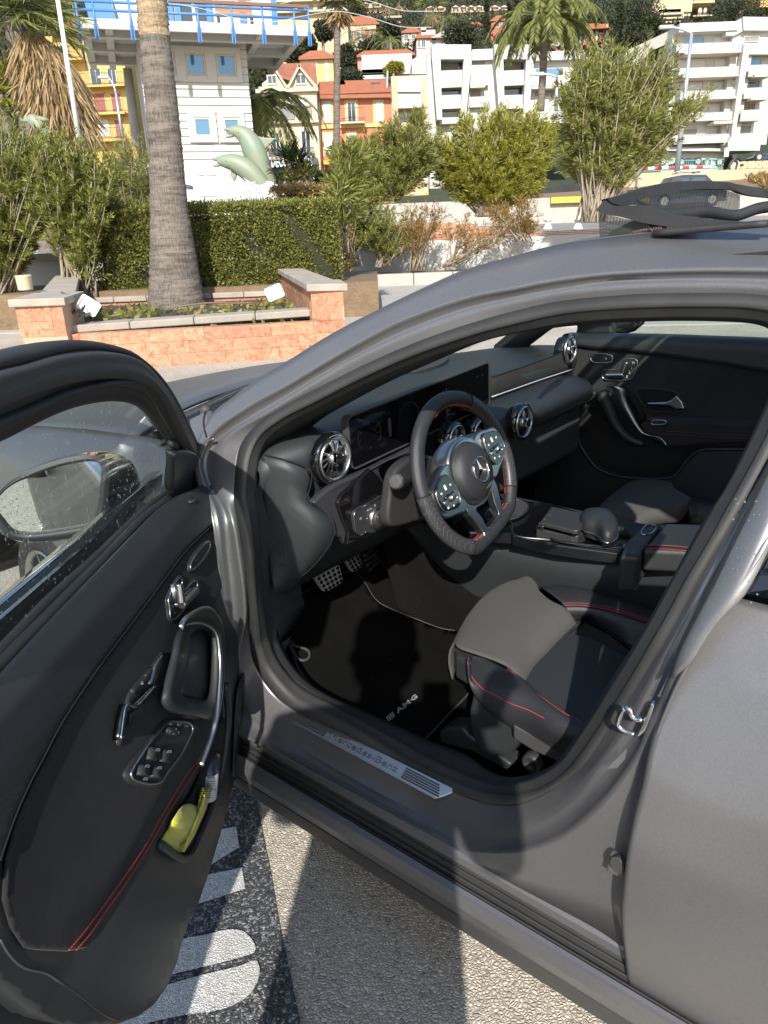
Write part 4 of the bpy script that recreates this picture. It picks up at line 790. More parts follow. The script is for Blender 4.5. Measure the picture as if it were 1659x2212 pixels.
tr_=[P(u,v,Z=.68) for u,v in cr(T(2,1,(1480,50),(1530,-20),(1640,-60))+T(2,2,(80,-50),(110,-20),(60,30),(-30,60),(-110,75)),26,closed=True)]
V,F=ext(tr_,(0,0,.008));tb=car('cup_tray',V,F,M['greyplastic'],deck,smooth=False,bevel=.002)
V,F=tube([p+np.array([0,0,.009]) for p in tr_],.002,6,closed=True);car('tray_rim',V,F,M['silver'],tb)
tp=[P(u,v,Z=.725) for u,v in T(2,2,(182,62),(255,-38),(440,0),(505,30),(430,118),(400,118))]
V,F=ext(tp,(0,0,-.012));tpd=car('touchpad',V,F,M['plastic'],deck,smooth=False,bevel=.003)
ptube('touchpad_rim',T(2,2,(180,66),(290,95),(400,128),(440,118),(510,40)),.0028,M['silver'],tpd,n=26,Z=.716)
bp_=[P(u,v,Z=.700) for u,v in T(2,2,(155,95),(180,68),(400,130),(520,60),(540,80),(430,155),(380,152),(160,108))]
V,F=ext(bp_,(0,0,-.03));bb=car('button_row',V,F,M['plastic'],deck,smooth=False,bevel=.003)
rl=P(*T(2,2,(212,98))[0],Z=.710);V,F=cyl(rl,unit(tp[0]-tp[5]),.008,.016,14);car('volume_roller',V,F,M['chrome'],bb,bevel=.001)
for q,s in (((178,96),'o'),((272,118),'n'),((330,127),'m'),((385,137),'*')):
 c=P(*T(2,2,q)[0],Z=.7015);V,F=put(frame3(c,(.3,-1,0),(1,.3,0)),text_vf(s,.009,res=1),dh=.0004);car('button_print',V,F,M['white'],bb,smooth=False)
for q in ((210,48),(245,20),(268,-10)):
 c=P(*T(2,2,q)[0],Z=.7262);V,F=put(frame3(c,(.3,-1,0),(1,.3,0)),text_vf('o',.007,res=1),dh=.0004);car('pad_print',V,F,M['white'],tpd,smooth=False)
hr=cr(T(2,2,(437,50),(455,10),(500,-5),(620,5),(672,50),(688,110),(660,150),(610,160),(545,110),(470,85)),40,closed=True)
base=[P(u,v,Z=.725) for u,v in hr];cc=np.mean(base,axis=0)
rows=[[cc+(p-cc)*s+np.array([0,0,dz]) for p in base] for s,dz in ((.86,-.030),(.95,-.02),(1.0,-.010),(1.0,.0),(.96,.008),(.86,.014),(.62,.019),(.35,.021),(.02,.022))]
V,F=grid(rows,closed_v=True);hr_o=car('hand_rest',V,F,M['leather'],deck)
V,F=tube([cc+(p-cc)*1.01+np.array([0,0,-.015]) for p in base],.0022,6,closed=True);car('hand_rest_rim',V,F,M['silver'],hr_o)
ptube('selector_rim',T(2,2,(470,150),(560,180),(640,160),(700,110),(715,92)),.003,M['silver'],deck,n=20,Z=.69)
ar0=T(2,2,(665,375),(700,270),(740,180),(820,100),(880,72),(980,66));ar1=T(2,2,(770,370),(820,295),(850,240),(880,170),(950,100),(985,68))
rows=[[P(*q,X=1.60) if i < 7 else P(*q,X=1.60+.05*(i-6)/6) for i,q in enumerate(cr(ar0,14))],[P(*q,X=1.60) if i < 7 else P(*q,X=1.60+.05*(i-6)/6) for i,q in enumerate(cr(ar1,14))]]
top=[P(u,v,Z=.735) for u,v in T(2,2,(850,240),(990,68),(1260,78),(1600,90),(1500,300),(1180,255))]
V,F=ext(top,(0,0,-.055));lid=car('armrest_lid',V,F,M['leather'],con,smooth=False,bevel=.010,seg=4)
nose=[P(u,v,Z=.732) for u,v in T(2,2,(835,290),(700,280),(740,180),(820,95),(880,70),(985,66),(850,238))]
V,F=ext(nose,(0,0,-.09));ns=car('armrest_nose',V,F,M['softplastic'],con,smooth=False,bevel=.012,seg=4)
V,F=tube([P(u,v,Z=.7335) for u,v in cr(T(2,2,(838,138),(862,92),(925,85),(935,100),(895,140),(845,145)),30,closed=True)],.0016,6,closed=True);car('lid_button_rim',V,F,M['silver'],ns)
for dz in (0,24): dashed('red_stitching',[P(*T(2,2,(862,212+dz))[0],Z=.7365),P(*T(2,2,(1020,218+dz))[0],Z=.7365),P(*T(2,2,(1200,236+dz))[0],Z=.7365)],M['stitch'],lid,r=.0010,n=40)
ptube('lid_groove',T(2,2,(862,224),(1020,230),(1200,248)),.002,M['dark'],lid,n=10,Z=.735)
V,F=box(1.62,1.88,-.3,.62,.30,.66);car('console_rear_box',V,F,M['softplastic'],con,smooth=False,bevel=.02)
V,F=box(1.67,1.87,.55,1.15,.30,.655);car('console_core',V,F,M['softplastic'],con,smooth=False,bevel=.02)
V,F=merge(box(1.86,2.50,-.6,1.6,.27,.285),box(1.86,2.4,1.25,1.6,.285,.55));car('passenger_floor',V,F,M['carpet'],smooth=False)
# -- passenger door, seen from inside
XD=2.47
def PD(u,v,off=0.0): return P(u,v,X=XD-off)
belt=T(1,2,(370,505),(500,508),(760,512),(1000,516),(1300,526),(1659,540),(2000,560));bl2=T(1,2,(330,560),(500,592),(760,612),(1000,645),(1300,690),(1659,750),(2000,800))
bot=T(1,2,(200,1400),(500,1500),(800,1560),(1200,1600),(1659,1650),(2000,1700))
rows=[[PD(u,v,-.03)+np.array([0,0,-.03]) for u,v in cr(belt,24)],[PD(u,v,-.03) for u,v in cr(belt,24)],[PD(u,v,.00) for u,v in cr(belt,24)],[PD(u,v+10,.03) for u,v in cr(belt,24)],[PD(u,v,.035) for u,v in cr(bl2,24)]]
V,F=grid([list(map(np.array,q)) for q in zip(*[cr([r[i] for r in rows],14) for i in range(24)])]);pdoor=car('passenger_door',V,F,M['leather'],thick=.006,toff=0)
V,F=grid([[PD(u,v,.02) for u,v in cr(bl2,24)],[PD(u,v,.024)*.5+PD(*q,.02)*.5 for (u,v),q in zip(cr(bl2,24),cr(bot,24))],[PD(u,v,.02) for u,v in cr(bot,24)]]);car('suede_panel',V,F,M['suede'],pdoor,thick=.006,toff=0)
ptube('belt_seam',bl2,.003,M['dark'],pdoor,n=30,fn=lambda u,v: PD(u,v,.034))
low_=T(1,2,(520,872),(560,900),(480,960),(420,1060),(425,1180),(480,1290),(560,1380),(700,1430),(1000,1440),(1060,1420),(1130,1330),(1210,1262),(1400,1252),(1650,1255),(2000,1270),(2000,1750),(200,1750),(150,1200),(400,950))
car('lower_door_panel',*ext([PD(u,v,.06) for u,v in low_],(.05,0,0)),M['softplastic'],pdoor,smooth=False,bevel=.006)
ptube('pocket_lip',low_[2:16],.006,M['softplastic'],pdoor,n=60,seg=8,fn=lambda u,v: PD(u,v,.064))
arp=T(1,2,(820,1090),(900,1060),(1190,1072),(1650,1090),(1650,1200),(1000,1240),(860,1160))
car('door_armrest',*ext([PD(u,v,.085) for u,v in arp],(.09,0,0)),M['suede'],pdoor,smooth=False,bevel=.012,seg=3)
for dz in (0,18): dashed('red_stitching',[PD(u,v,.088) for u,v in cr(T(1,2,(845,1127+dz),(1100,1140+dz),(1300,1155+dz),(1590,1166+dz)),20)],M['stitch'],pdoor,r=.0005,n=60)
hp=T(1,2,(648,845),(680,860),(700,930),(760,1040),(830,1135),(880,1162),(950,1175),(985,1200),(1003,1225))
pts=[PD(u,v,.125-.05*i/40) for i,(u,v) in enumerate(cr(hp,40))];rr=[.024]*6+[.024-.020*(i/33)**.5 for i in range(34)]
rows=[]
for i,p in enumerate(pts):
 w=.028*(1-.80*min(1,i/36));
 rows.append([p+np.array([0,w,.0]),p+np.array([-.008,w*.4,.002]),p+np.array([-.008,-w*.4,.003]),p+np.array([0,-w,.0]),p+np.array([.012,0,0])])
V,F=grid(rows,closed_v=True);F += [(0,1,2,3,4),tuple(39*5+k for k in (4,3,2,1,0))];ph=car('pull_handle',V,F,M['silver'],pdoor)
pts2=[PD(u-9,v+10,.10-.03*i/40) for i,(u,v) in enumerate(cr(T(1,2,(600,850),(640,930),(700,1060),(780,1150),(880,1190)),40))];V,F=tube(pts2,[.022-.010*i/39 for i in range(40)],8);car('handle_grip',V,F,M['softplastic'],pdoor)
V,F=tube([PD(u,v,.03) for u,v in cr(T(1,2,(690,860),(760,900),(830,1010),(845,1050),(800,1050)),20)],.012,6);car('handle_recess',V,F,M['dark'],pdoor)
V,F=ext([PD(u,v,.026) for u,v in cr(T(1,2,(810,872),(1040,878),(1080,900),(1130,985),(1110,1003),(890,1000),(860,975)),40,closed=True)],(.03,0,0));op=car('opener_bezel',V,F,M['dark'],pdoor,smooth=False,bevel=.002)
V,F=tube([PD(u,v,.028) for u,v in cr(T(1,2,(810,872),(1040,878),(1080,900),(1130,985),(1110,1003),(890,1000),(860,975)),40,closed=True)],.0022,6,closed=True);car('bezel_rim',V,F,M['plastic'],pdoor)
V,F=ext([PD(u,v,.045) for u,v in T(1,2,(872,952),(1000,948),(1030,935),(1065,905),(1100,945),(1115,990),(1060,990),(1020,968),(880,962))],(.02,0,0));car('opener_lever',V,F,M['silver'],pdoor,smooth=False,bevel=.003)
def ovalrim(px,parent,r=.0022,n=44,f=PD,m2=None,o=.027):
 pts=cr(px,n,closed=True);V,F=ext([f(u,v,o-.001) for u,v in pts],f(0,0,0)-f(0,0,.01));a=car('switch_panel',V,F,M['plastic'],parent,smooth=False)
 V,F=tube([f(u,v,o) for u,v in pts],r,6,closed=True);car('switch_panel_rim',V,F,m2 or M['silver'],parent);return a
ovalrim(T(1,2,(505,655),(520,638),(625,638),(650,652),(645,682),(625,690),(525,686)),pdoor)
ovalrim(T(1,2,(735,668),(800,668),(815,690),(785,780),(760,800),(610,800),(585,782),(590,745),(620,735),(680,735),(700,700)),pdoor)
V,F=tube([PD(u,v,.045) for u,v in T(1,2,(745,688),(715,760))],.008,8);car('seat_switch',V,F,M['silver'],pdoor,bevel=.002)
V,F=tube([PD(u,v,.045) for u,v in T(1,2,(610,772),(720,770))],.008,8);car('seat_switch',V,F,M['silver'],pdoor,bevel=.002)
for q,s in (((789,694),'M'),((776,727),'1'),((762,752),'2'),((745,782),'3'),((610,662),'u')):
 c=PD(*T(1,2,q)[0],.029);V,F=put(frame3(c,(0,-1,0),(0,0,1)),text_vf(s,.014,res=1),dh=.0015);car('button_print',V,F,M['white'],pdoor,smooth=False)
ovalrim(T(1,2,(905,1070),(995,1068),(1000,1080),(990,1088),(905,1088)),pdoor,r=.0016,o=.092)
V,F=ext([(2.52,-.5,.98),(2.52,1.22,.98),(2.50,1.0,1.12),(2.46,.6,1.26),(2.44,-.5,1.28)],(.004,0,0));car('passenger_window',V,F,M['glass'],smooth=False)
fm_=[P(u,v,X=2.62) for u,v in T(1,2,(640,400),(870,400),(862,440),(800,490),(740,508),(660,505))]
V,F=ext(fm_,(.03,.04,0));frm=car('far_door_mirror',V,F,M['gloss'],smooth=False,bevel=.005)
V,F=ext([P(u,v,X=2.612) for u,v in T(1,2,(648,400),(850,400),(845,435),(790,475),(735,492),(665,492))],(.006,0,0));car('mirror_glass',V,F,M['mirror'],frm,smooth=False)
V,F=ext([P(u,v,X=2.50) for u,v in T(1,2,(390,400),(640,400),(655,512),(520,512),(400,508),(420,470))],(.04,0,0));car('mirror_triangle',V,F,M['softplastic'],pdoor,smooth=False,bevel=.01)
V,F=tube([(2.50,1.46,.96),(2.42,1.25,1.10),(2.32,.95,1.28),(2.28,.6,1.35),(2.28,0,1.37),(2.30,-.6,1.36)],.045,8);car('far_pillar',V,F,M['softplastic'])
# -- roof, windscreen, bonnet, wings
def roofz(x,y):
 t=(x-1.757)/.62;base=interp(y,[-1.2,-.3,.2,.5,.75],[1.36,1.405,1.405,1.385,1.345]);return base+.022*(1-t*t)
rows=[[np.array([x,y,roofz(x,y)]) for x in np.linspace(1.24,2.27,16)] for y in np.linspace(-1.3,.02,10)]
V,F=grid(rows);rear_roof=car('roof',V,F,M['paint'],thick=.02)
n1=N1-1
top=c0[:n1];V,F=grid([top,[np.array([min(2.0,p[0]+.06),p[1],p[2]+.004 if p[2] > 1.33 else p[2]+.012]) for p in top],[np.array([p[0]+.12,p[1],p[2]-.02]) for p in top]]);car('roof_rail',V,F,M['paint'],thick=.004,toff=0)
V,F=grid([[np.array([x,y,roofz(x,y)-.035]) for x in np.linspace(1.20,2.32,8)] for y in np.linspace(-1.2,.47,8)]);car('headliner',V,F,M['suede'],thick=.01)
V,F=grid([[np.array([x,y,roofz(x,y)-.03]) for x in np.linspace(1.22,2.30,8)] for y in np.linspace(.44,.53,3)]);car('roof_front_header',V,F,M['softplastic'],thick=.015)
V,F=grid([[np.array([1.757+(x-.5)*w,yy+.10*(1-(2*x-1)**2)*f_,zz]) for x in np.linspace(0,1,20)] for yy,zz,w,f_ in ((1.62,.955,1.42,2.2),(1.30,1.09,1.32,1.7),(1.02,1.22,1.20,1.2),(.78,1.335,1.08,.3),(.56,1.385,1.05,.05))])
V,F=grid([list(map(np.array,q)) for q in zip(*[cr([V[i*20+j] for i in range(5)],18) for j in range(20)])]);car('windscreen',V,F,M['glassclear'],thick=.005)
V,F=grid([[np.array([x,y,roofz(x,y)-.006]) for x in np.linspace(1.32,2.22,14)] for y in np.linspace(.42,.55,3)]);car('front_roof_glass',V,F,M['gloss'],thick=.012)
def bz(x,y): 
 t=abs(x-1.757)/.80;return interp(y,[1.6,1.9,2.2,2.5,2.75,2.95,3.05],[.945,.925,.895,.85,.79,.70,.60])+.035*(1-t**2.2)-.05*max(0,t-.85)
def brear(x): return 1.60+.34*(1-((x-1.757)/.86)**2)
rows=[]
for y_ in np.linspace(0,1,26):
 r=[]
 for x in np.linspace(1.02,2.49,30):
  y0=brear(x);y=y0+(3.05-.25*((x-1.757)/.75)**2-y0)*y_;r.append(np.array([x,y,bz(x,y)-(.012 if y_ == 0 else 0)]))
 rows.append(r)
V,F=grid(rows);car('bonnet',V,F,M['paint'],thick=.012)
AX,AR=2.06,.365
def wing(sgn,nm):
 xc=1.757
 def wx(y,z): return .857+.002+.10*max(0,(y-2.3)/.7)**2+max(0,z-.70)**2*1.1
 rows=[]
 for z0w in list(np.linspace(.20,.86,26)):
  r=[]
  for y in np.linspace(1.33,2.98,44):
   zm_=min(.86,bz(1.02,y)-.035);z=.20+(z0w-.20)*(zm_-.20)/.66;d=sqrt((y-AX)**2+(z-.33)**2);yy,z2=y,z
   if d < AR and z < .80:
    s_=AR/max(d,1e-3);yy,z2=AX+(y-AX)*s_,.33+(z-.33)*s_
   r.append(np.array([wx(yy,z2),yy,z2]))
  rows.append(r)
 V=[p for r in rows for p in r];F=[]
 nc=44
 zs=list(np.linspace(.20,.86,26));ys=list(np.linspace(1.33,2.98,44))
 ia=lambda i,j: sqrt((ys[j]-AX)**2+(zs[i]-.33)**2) < AR
 for i in range(25):
  for j in range(nc-1):
   if ia(i,j) and ia(i+1,j) and ia(i,j+1) and ia(i+1,j+1): continue
   F.append((i*nc+j,i*nc+j+1,(i+1)*nc+j+1,(i+1)*nc+j))
 topr=rows[-1];n0=len(V)
 for f_ in (.4,.75,1.0):
  for p in topr: 
   xt=1.013;V.append(np.array([p[0]+(xt-p[0])*f_,p[1],p[2]+(bz(1.02,p[1])-p[2])*(1-(1-f_)**2)]))
 for k in range(3):
  a0=25*nc if k == 0 else n0+(k-1)*nc;a1=n0+k*nc
  for j in range(nc-1): F.append((a0+j,a0+j+1,a1+j+1,a1+j))
 if sgn > 0: V=[np.array([2*xc-p[0],p[1],p[2]]) for p in V]
 o=car(nm,V,F,M['paint'],thick=.006)
 V,F=tube([np.array([wx(AX+AR*cos(a),.33+AR*sin(a)),AX+AR*cos(a),.33+AR*sin(a)]) if sgn < 0 else np.array([2*xc-wx(AX+AR*cos(a),0),AX+AR*cos(a),.33+AR*sin(a)]) for a in np.linspace(-.2,pi+.2,30)],.006,6);car('arch_lip',V,F,M['paint'],o)
 return o
wing(-1,'front_wing');wing(1,'front_wing')
fw_px=T(1,0,(1225,1060),(1330,1010),(1338,1090),(1352,1180),(1300,1240),(1240,1180));fwp=[PS(u,v,.0) for u,v in fw_px]
V,F=ext(fwp,(.02,0,0));car('wing_corner',V,F,M['paint'],smooth=False,bevel=.003)
ptube('wing_joint',T(1,0,(1332,1008),(1320,1060),(1322,1110),(1340,1175)),.0022,M['dark'],None,n=16,fn=lambda u,v: PS(u,v,-.001))
V,F=tube([PS(u,v,.004) for u,v in cr(T(1,0,(1300,1310),(1322,1250),(1350,1200),(1388,1185)),18)],.003,6);car('bracket_fold',V,F,M['paint'])
rows=[[np.array([x,brear(x)+d,z]) for x in np.linspace(1.0,2.5,20)] for d,z in ((.01,.92),(-.03,.885),(-.10,.90),(-.16,.925))]
V,F=grid(rows);cw=car('cowl_panel',V,F,M['plastic'],thick=.004)
V,F=tube([(1.10,1.70,.945),(1.5,1.84,.955),(1.78,1.90,.965)],.007,6);wp=car('wiper',V,F,M['plastic'])
V,F=lathe(P(*T(1,0,(1335,990))[0],X=1.06),(0,-.4,1),[(.012,-.02),(.012,.0),(.009,.007),(0,.008)],18);car('wiper_pivot',V,F,M['greyplastic'],wp)
V,F=box(.93,2.58,2.85,3.0,.20,.62);car('front_bumper',V,F,M['paint'],smooth=False,bevel=.05,seg=4)
rows=[]
for y,zt_,w in ((-.9,1.40,.62),(-1.4,1.33,.62),(-1.75,1.15,.66),(-1.9,.95,.80),(-2.0,.6,.86),(-1.98,.25,.84)): rows.append([np.array([1.757-w,y,zt_-.04]),np.array([1.757-w*.6,y,zt_]),np.array([1.757,y,zt_+.01]),np.array([1.757+w*.6,y,zt_]),np.array([1.757+w,y,zt_-.04])])
V,F=grid(rows);car('tailgate',V,F,M['paint'],thick=.01)
V,F=grid([[np.array([2*1.757-side(z)-.0,y,z]) for y in np.linspace(-1.9,1.35,8)] for z in (.16,.3,.5,.7,.9,.96)]);car('far_body_side',V,F,M['paint'],thick=.01)
V,F=grid([[np.array([side(z),y,z]) for y in np.linspace(-1.95,-1.28,8)] for z in (.16,.3,.5,.7,.9,1.1,1.3)]);car('rear_quarter',V,F,M['paint'],thick=.01)
# -- wheels
def wheel(cx,cy,steer=0.0,sgn=-1):
 c=np.array([cx,cy,.325]);ax=np.array([sgn*cos(steer),sgn*sin(steer)*-1 if sgn < 0 else sin(steer),0.0]);
 ax=unit(np.array([sgn*cos(steer),sin(steer),0]));e1=np.array([0,0,1.0]);e2=np.cross(ax,e1)
 V,F=lathe(c,ax,[(.232,-.19),(.30,-.20),(.322,-.17),(.326,-.10),(.322,-.025),(.302,.0),(.26,.008),(.238,.0),(.232,-.02)],56,e1=e1)
 w=car('wheel',V,F,M['tyre'])
 V,F=lathe(c,ax,[(.238,-.02),(.240,.004),(.234,.008),(.226,.004),(.220,-.01),(.215,-.10)],56,e1=e1);car('rim',V,F,M['silver'],w)
 V,F=lathe(c,ax,[(.215,-.10),(.05,-.11),(0,-.11)],30,e1=e1);car('brake_disc',V,F,M['dark'],w)
 for k in range(5):
  for da in (-.21,0,.21):
   a=2*pi*k/5+da+.2;d0=e1*cos(a)+e2*sin(a);t=np.cross(ax,d0);a0=c+d0*.045-ax*.015;a1=c+d0*.225-ax*(.004)
   wd=.010 if da == 0 else .007;V,F=merge(([a0+t*wd,a0-t*wd,a1-t*wd*1.6,a1+t*wd*1.6,a0+t*wd-ax*.03,a0-t*wd-ax*.03,a1-t*wd*1.6-ax*.03,a1+t*wd*1.6-ax*.03],[(0,1,2,3),(4,7,6,5),(0,4,5,1),(1,5,6,2),(2,6,7,3),(3,7,4,0)]))
   sp_=car('spoke',V,F,M['gloss'],w,smooth=False,bevel=.003)
 for k in range(15):
  a=2*pi*k/15+.2+.13;d0=e1*cos(a)+e2*sin(a)
  V,F=tube([c+d0*.06-ax*.012,c+d0*.222+ax*.0],.0022,5);car('spoke_edge',V,F,M['silver'],w)
 V,F=lathe(c,ax,[(.06,-.03),(.055,-.008),(.03,-.002),(0,-.002)],24,e1=e1);car('hub_cap',V,F,M['gloss'],w)
wheel(.90,AX,.12);wheel(.90,-1.60,0,-1) if False else None
wheel(2.61,AX,.12,1);wheel(2.61,-1.3,0,1);wheel(.90,-1.62,0)
# -- wind deflector of the open glass roof
DFX={}
near=T(0,2,(552,1340),(590,1365),(700,1385),(850,1425),(1000,1455),(1180,1480),(1400,1495),(1659,1490),(1900,1500));
def strip(name,top,bottom,fn,m_,parent=None,n=50,thick=.012,**k):
 a=[fn(*q) for q in cr(top,n)];b=[fn(*q) for q in cr(bottom,n)];V,F=grid([a,[(p+q)/2 for p,q in zip(a,b)],b]);return car(name,V,F,m_,parent,thick=thick,toff=0,smooth=False,**k)
nt_=T(0,2,(600,1300),(640,1330),(760,1335),(840,1332),(930,1355),(1020,1385),(1160,1405),(1400,1430),(1659,1440),(1900,1450));nb_=T(0,2,(552,1365),(600,1385),(720,1408),(850,1442),(1000,1465),(1180,1482),(1400,1484),(1659,1462),(1900,1460))
ft_=T(0,2,(600,1290),(700,1265),(850,1215),(1000,1185),(1200,1175),(1350,1180),(1500,1205),(1600,1220),(1800,1225));fb_=T(0,2,(610,1310),(720,1340),(800,1300),(950,1262),(1150,1232),(1300,1228),(1420,1235),(1500,1262),(1659,1282),(1900,1290))
fnN=lambda u,v: P(u,v,X=1.235+.0*u);
def fnF(u,v): return P(u,v,Y=interp(u,[1300,1350,1450,1600,1800],[.50,.475,.44,.38,.3])) 
def Yat(u): return P(u,600,X=1.235)[1]
dfl=strip('wind_deflector',nt_,nb_,fnN,M['rubber'],thick=.010)
def fnF(u,v):
 s=max(0,min(1,(u-1290)/380.0));d=RC@ray0(u,v);az=d/np.linalg.norm(d[:2])
 r=interp(s,[0,.06,.2,.45,.75,1],[1.32,1.50,1.72,1.95,2.15,2.25]);p=EYE+az*r
 return p
strip('crossbar',ft_,fb_,fnF,M['rubber'],dfl,thick=.012)
M['net']=None
def net_mat():
 m_=mat('black_mesh_net',(.03,.03,.03),rough=.5,spec=.6);nt=m_.node_tree;n=nt.nodes;l=nt.links;b=n['Principled BSDF']
 uv=n.new('ShaderNodeUVMap');w=[]
 sp=n.new('ShaderNodeSeparateXYZ');l.new(uv.outputs[0],sp.inputs[0]);
 for ax_ in (0,1):
  q=n.new('ShaderNodeMath');q.operation='PINGPONG';q.inputs[1].default_value=.5;l.new(sp.outputs[ax_],q.inputs[0])
  g=n.new('ShaderNodeMath');g.operation='GREATER_THAN';g.inputs[1].default_value=.27;l.new(q.outputs[0],g.inputs[0]);w.append(g)
 mm=n.new('ShaderNodeMath');mm.operation='MULTIPLY';l.new(w[0].outputs[0],mm.inputs[0]);l.new(w[1].outputs[0],mm.inputs[1])
 tr=n.new('ShaderNodeBsdfTransparent');mx=n.new('ShaderNodeMixShader');l.new(mm.outputs[0],mx.inputs[0]);l.new(b.outputs[0],mx.inputs[1]);l.new(tr.outputs[0],mx.inputs[2]);l.new(mx.outputs[0],n['Material Output'].inputs[0]);return m_
M['net']=net_mat()
def netstrip(name,top,bottom,fn,cells,rowsn,parent,n=60):
 a=[fn(*q) for q in cr(top,n)];b=[fn(*q) for q in cr(bottom,n)];V,F=grid([a,b]);o=car(name,V,F,M['net'],parent)
 uvl=o.data.uv_layers.new(name='UVMap')
 for p in o.data.polygons:
  for li,vi in zip(p.loop_indices,p.vertices): uvl.data[li].uv=((vi % n)/(n-1)*cells,(vi//n)*rowsn)
 return o
netstrip('mesh_net',T(0,2,(560,1370),(620,1390),(850,1440),(1000,1465),(1150,1482)),T(0,2,(568,1545),(620,1540),(850,1515),(1000,1500),(1150,1488)),lambda u,v: P(u,v,X=1.245),60,18,dfl)
netstrip('mesh_net',T(0,2,(690,1330),(830,1295),(950,1262),(1150,1232),(1300,1228),(1420,1235),(1500,1262)),T(0,2,(700,1340),(840,1345),(950,1370),(1100,1390),(1300,1400),(1440,1400),(1495,1345)),lambda u,v: fnF(u,v)+np.array([.01,.01,0]),90,22,dfl)
V,F=tube([fnF(u,v)+np.array([0,0,0]) for u,v in cr(T(0,2,(900,1400),(1100,1390),(1250,1372),(1445,1398),(1600,1350),(1900,1320)),30)],.014,8);car('roof_opening_rail',V,F,M['rubber'],None)
V,F=tube([P(u,v,X=1.255) for u,v in cr(T(0,2,(640,1535),(800,1460),(900,1440),(1200,1440)),20)],.008,8);car('roof_opening_rail',V,F,M['rubber'],None)
for a,b in (((860,1440),(922,1510)),((975,1455),(998,1500))):
 V,F=tube([P(*T(0,2,a)[0],X=1.24),P(*T(0,2,b)[0],X=1.238)],.003,6);car('deflector_spring',V,F,M['greyplastic'],dfl)
V,F=tube([P(u,v,X=1.225) for u,v in cr(T(0,2,(920,1512),(1300,1478),(1659,1448)),10)],.006,6);car('roof_joint_strip',V,F,M['rubber'])
# -- open front door
DO=np.array([.870,1.290,0.0]);Dd=unit((-.829,-.559,0));Dn=np.array([.559,-.829,0.0]);Dn=unit(Dn)
def doff(z): return interp(z,[.15,.25,.35,.48,.58,.66,.76,.86,.91,.945],[.055,.065,.075,.088,.104,.092,.080,.072,.058,.028])
def PDr(u,v,off=0.0): return hitC(u,v,lambda p: Dn.dot(p-DO)-doff(p[2])-off,t0=.1,t1=3.0)
def PDp(u,v,off=0.0):
 d=RC@ray0(u,v);t=(off-Dn.dot(EYE-DO))/Dn.dot(d);return EYE+d*t
def lean(z): return max(0,side(z)-side(.93))
def PDf(u,v,off=0.0): return hitC(u,v,lambda p: Dn.dot(p-DO)-lean(p[2])-off,t0=.1,t1=3.0)
def dpt(a,off,z): return DO+Dd*a+Dn*off+np.array([0,0,z])
def poly_in(px,u,v):
 c_=False;j=len(px)-1
 for i in range(len(px)):
  if (px[i][1] > v) != (px[j][1] > v) and u < (px[j][0]-px[i][0])*(v-px[i][1])/(px[j][1]-px[i][1])+px[i][0]: c_=not c_
  j=i
 return c_
def skin(name,px,fn,m_,parent=None,step=12,n=None,thick=.004,smooth=True,round_=0,**k):
 if n: px=cr(px,n,closed=True)
 px=[tuple(p) for p in px];ins=[]
 q=[]
 for a,b in zip(px,px[1:]+px[:1]):
  nk=max(1,int(sqrt((a[0]-b[0])**2+(a[1]-b[1])**2)/6));q += [(a[0]+(b[0]-a[0])*i/nk,a[1]+(b[1]-a[1])*i/nk) for i in range(nk)]
 px=q;us=[p[0] for p in px];vs=[p[1] for p in px];N_=len(px)
 if round_:
  for i in range(N_):
   a,b=px[i-1],px[(i+1) % N_];tx_,ty_=b[0]-a[0],b[1]-a[1];ln=sqrt(tx_*tx_+ty_*ty_)+1e-6
   for sg_ in (1,-1):
    c_=(px[i][0]-ty_/ln*3.2*sg_,px[i][1]+tx_/ln*3.2*sg_)
    if poly_in(px,*c_): ins.append(Vector(c_));break
 for i,u in enumerate(np.arange(min(us)+step/2,max(us),step)):
  for v in np.arange(min(vs)+step/2*(1+(i % 2)),max(vs),step):
   if poly_in(px,u,v) and min(abs(u-a)+abs(v-b) for a,b in px) > 8: ins.append(Vector((u,v)))
 r=mg.delaunay_2d_cdt([Vector(p) for p in px]+ins,[(i,(i+1) % len(px)) for i in range(len(px))],[],1,1e-4)
 V=[fn(p.x,p.y) for p in r[0]];F=[tuple(f) for f in r[2]]
 me_n=np.cross(V[F[0][1]]-V[F[0][0]],V[F[0][2]]-V[F[0][0]])
 if me_n.dot(EYE-V[F[0][0]]) < 0: F=[f[::-1] for f in F]
 if round_:
  c_set=set(range(len(px)));V=[p if i not in c_set else p-unit(EYE-p)*round_ for i,p in enumerate(V)]
 return car(name,V,F,m_,parent,smooth=smooth,thick=thick,toff=-1,**k)
sil=T(1,0,(1130,1560),(1300,1490),(1400,1470),(1422,1480),(1432,1600))+T(2,0,(1445,60),(1492,180),(1500,400),(1555,650),(1600,810),(1610,1000),(1618,1200),(1602,1400),(1565,1560),(1545,1659))+T(3,0,(1530,30),(1500,150),(1425,440),(1350,690),(1285,880),(1230,985),(1180,1120),(1150,1250),(1080,1420),(1000,1530),(900,1605),(760,1660),(500,1690),(330,1640),(100,1460),(0,1370),(-400,1050),(-500,600))+T(2,0,(-500,1560),(0,1050),(400,620),(700,310),(1000,0))
door=skin('front_door',sil,lambda u,v: PDr(u,v,0),M['softplastic'],thick=.035,step=14)
lea=T(1,0,(1130,1560),(1300,1490),(1400,1470),(1420,1480),(1430,1600))+T(2,0,(1438,20),(1330,120),(1200,250),(1100,380),(1000,520),(880,680),(760,840),(640,1000),(520,1170),(400,1360),(290,1570))+T(3,0,(190,100),(90,330),(20,560),(-60,760),(-400,800))+T(2,0,(-450,1520),(0,1050),(400,620),(700,310),(1000,0))
skin('leather_top_pad',lea,lambda u,v: PDr(u,v,.008),M['leather'],door,thick=.009,round_=.006)
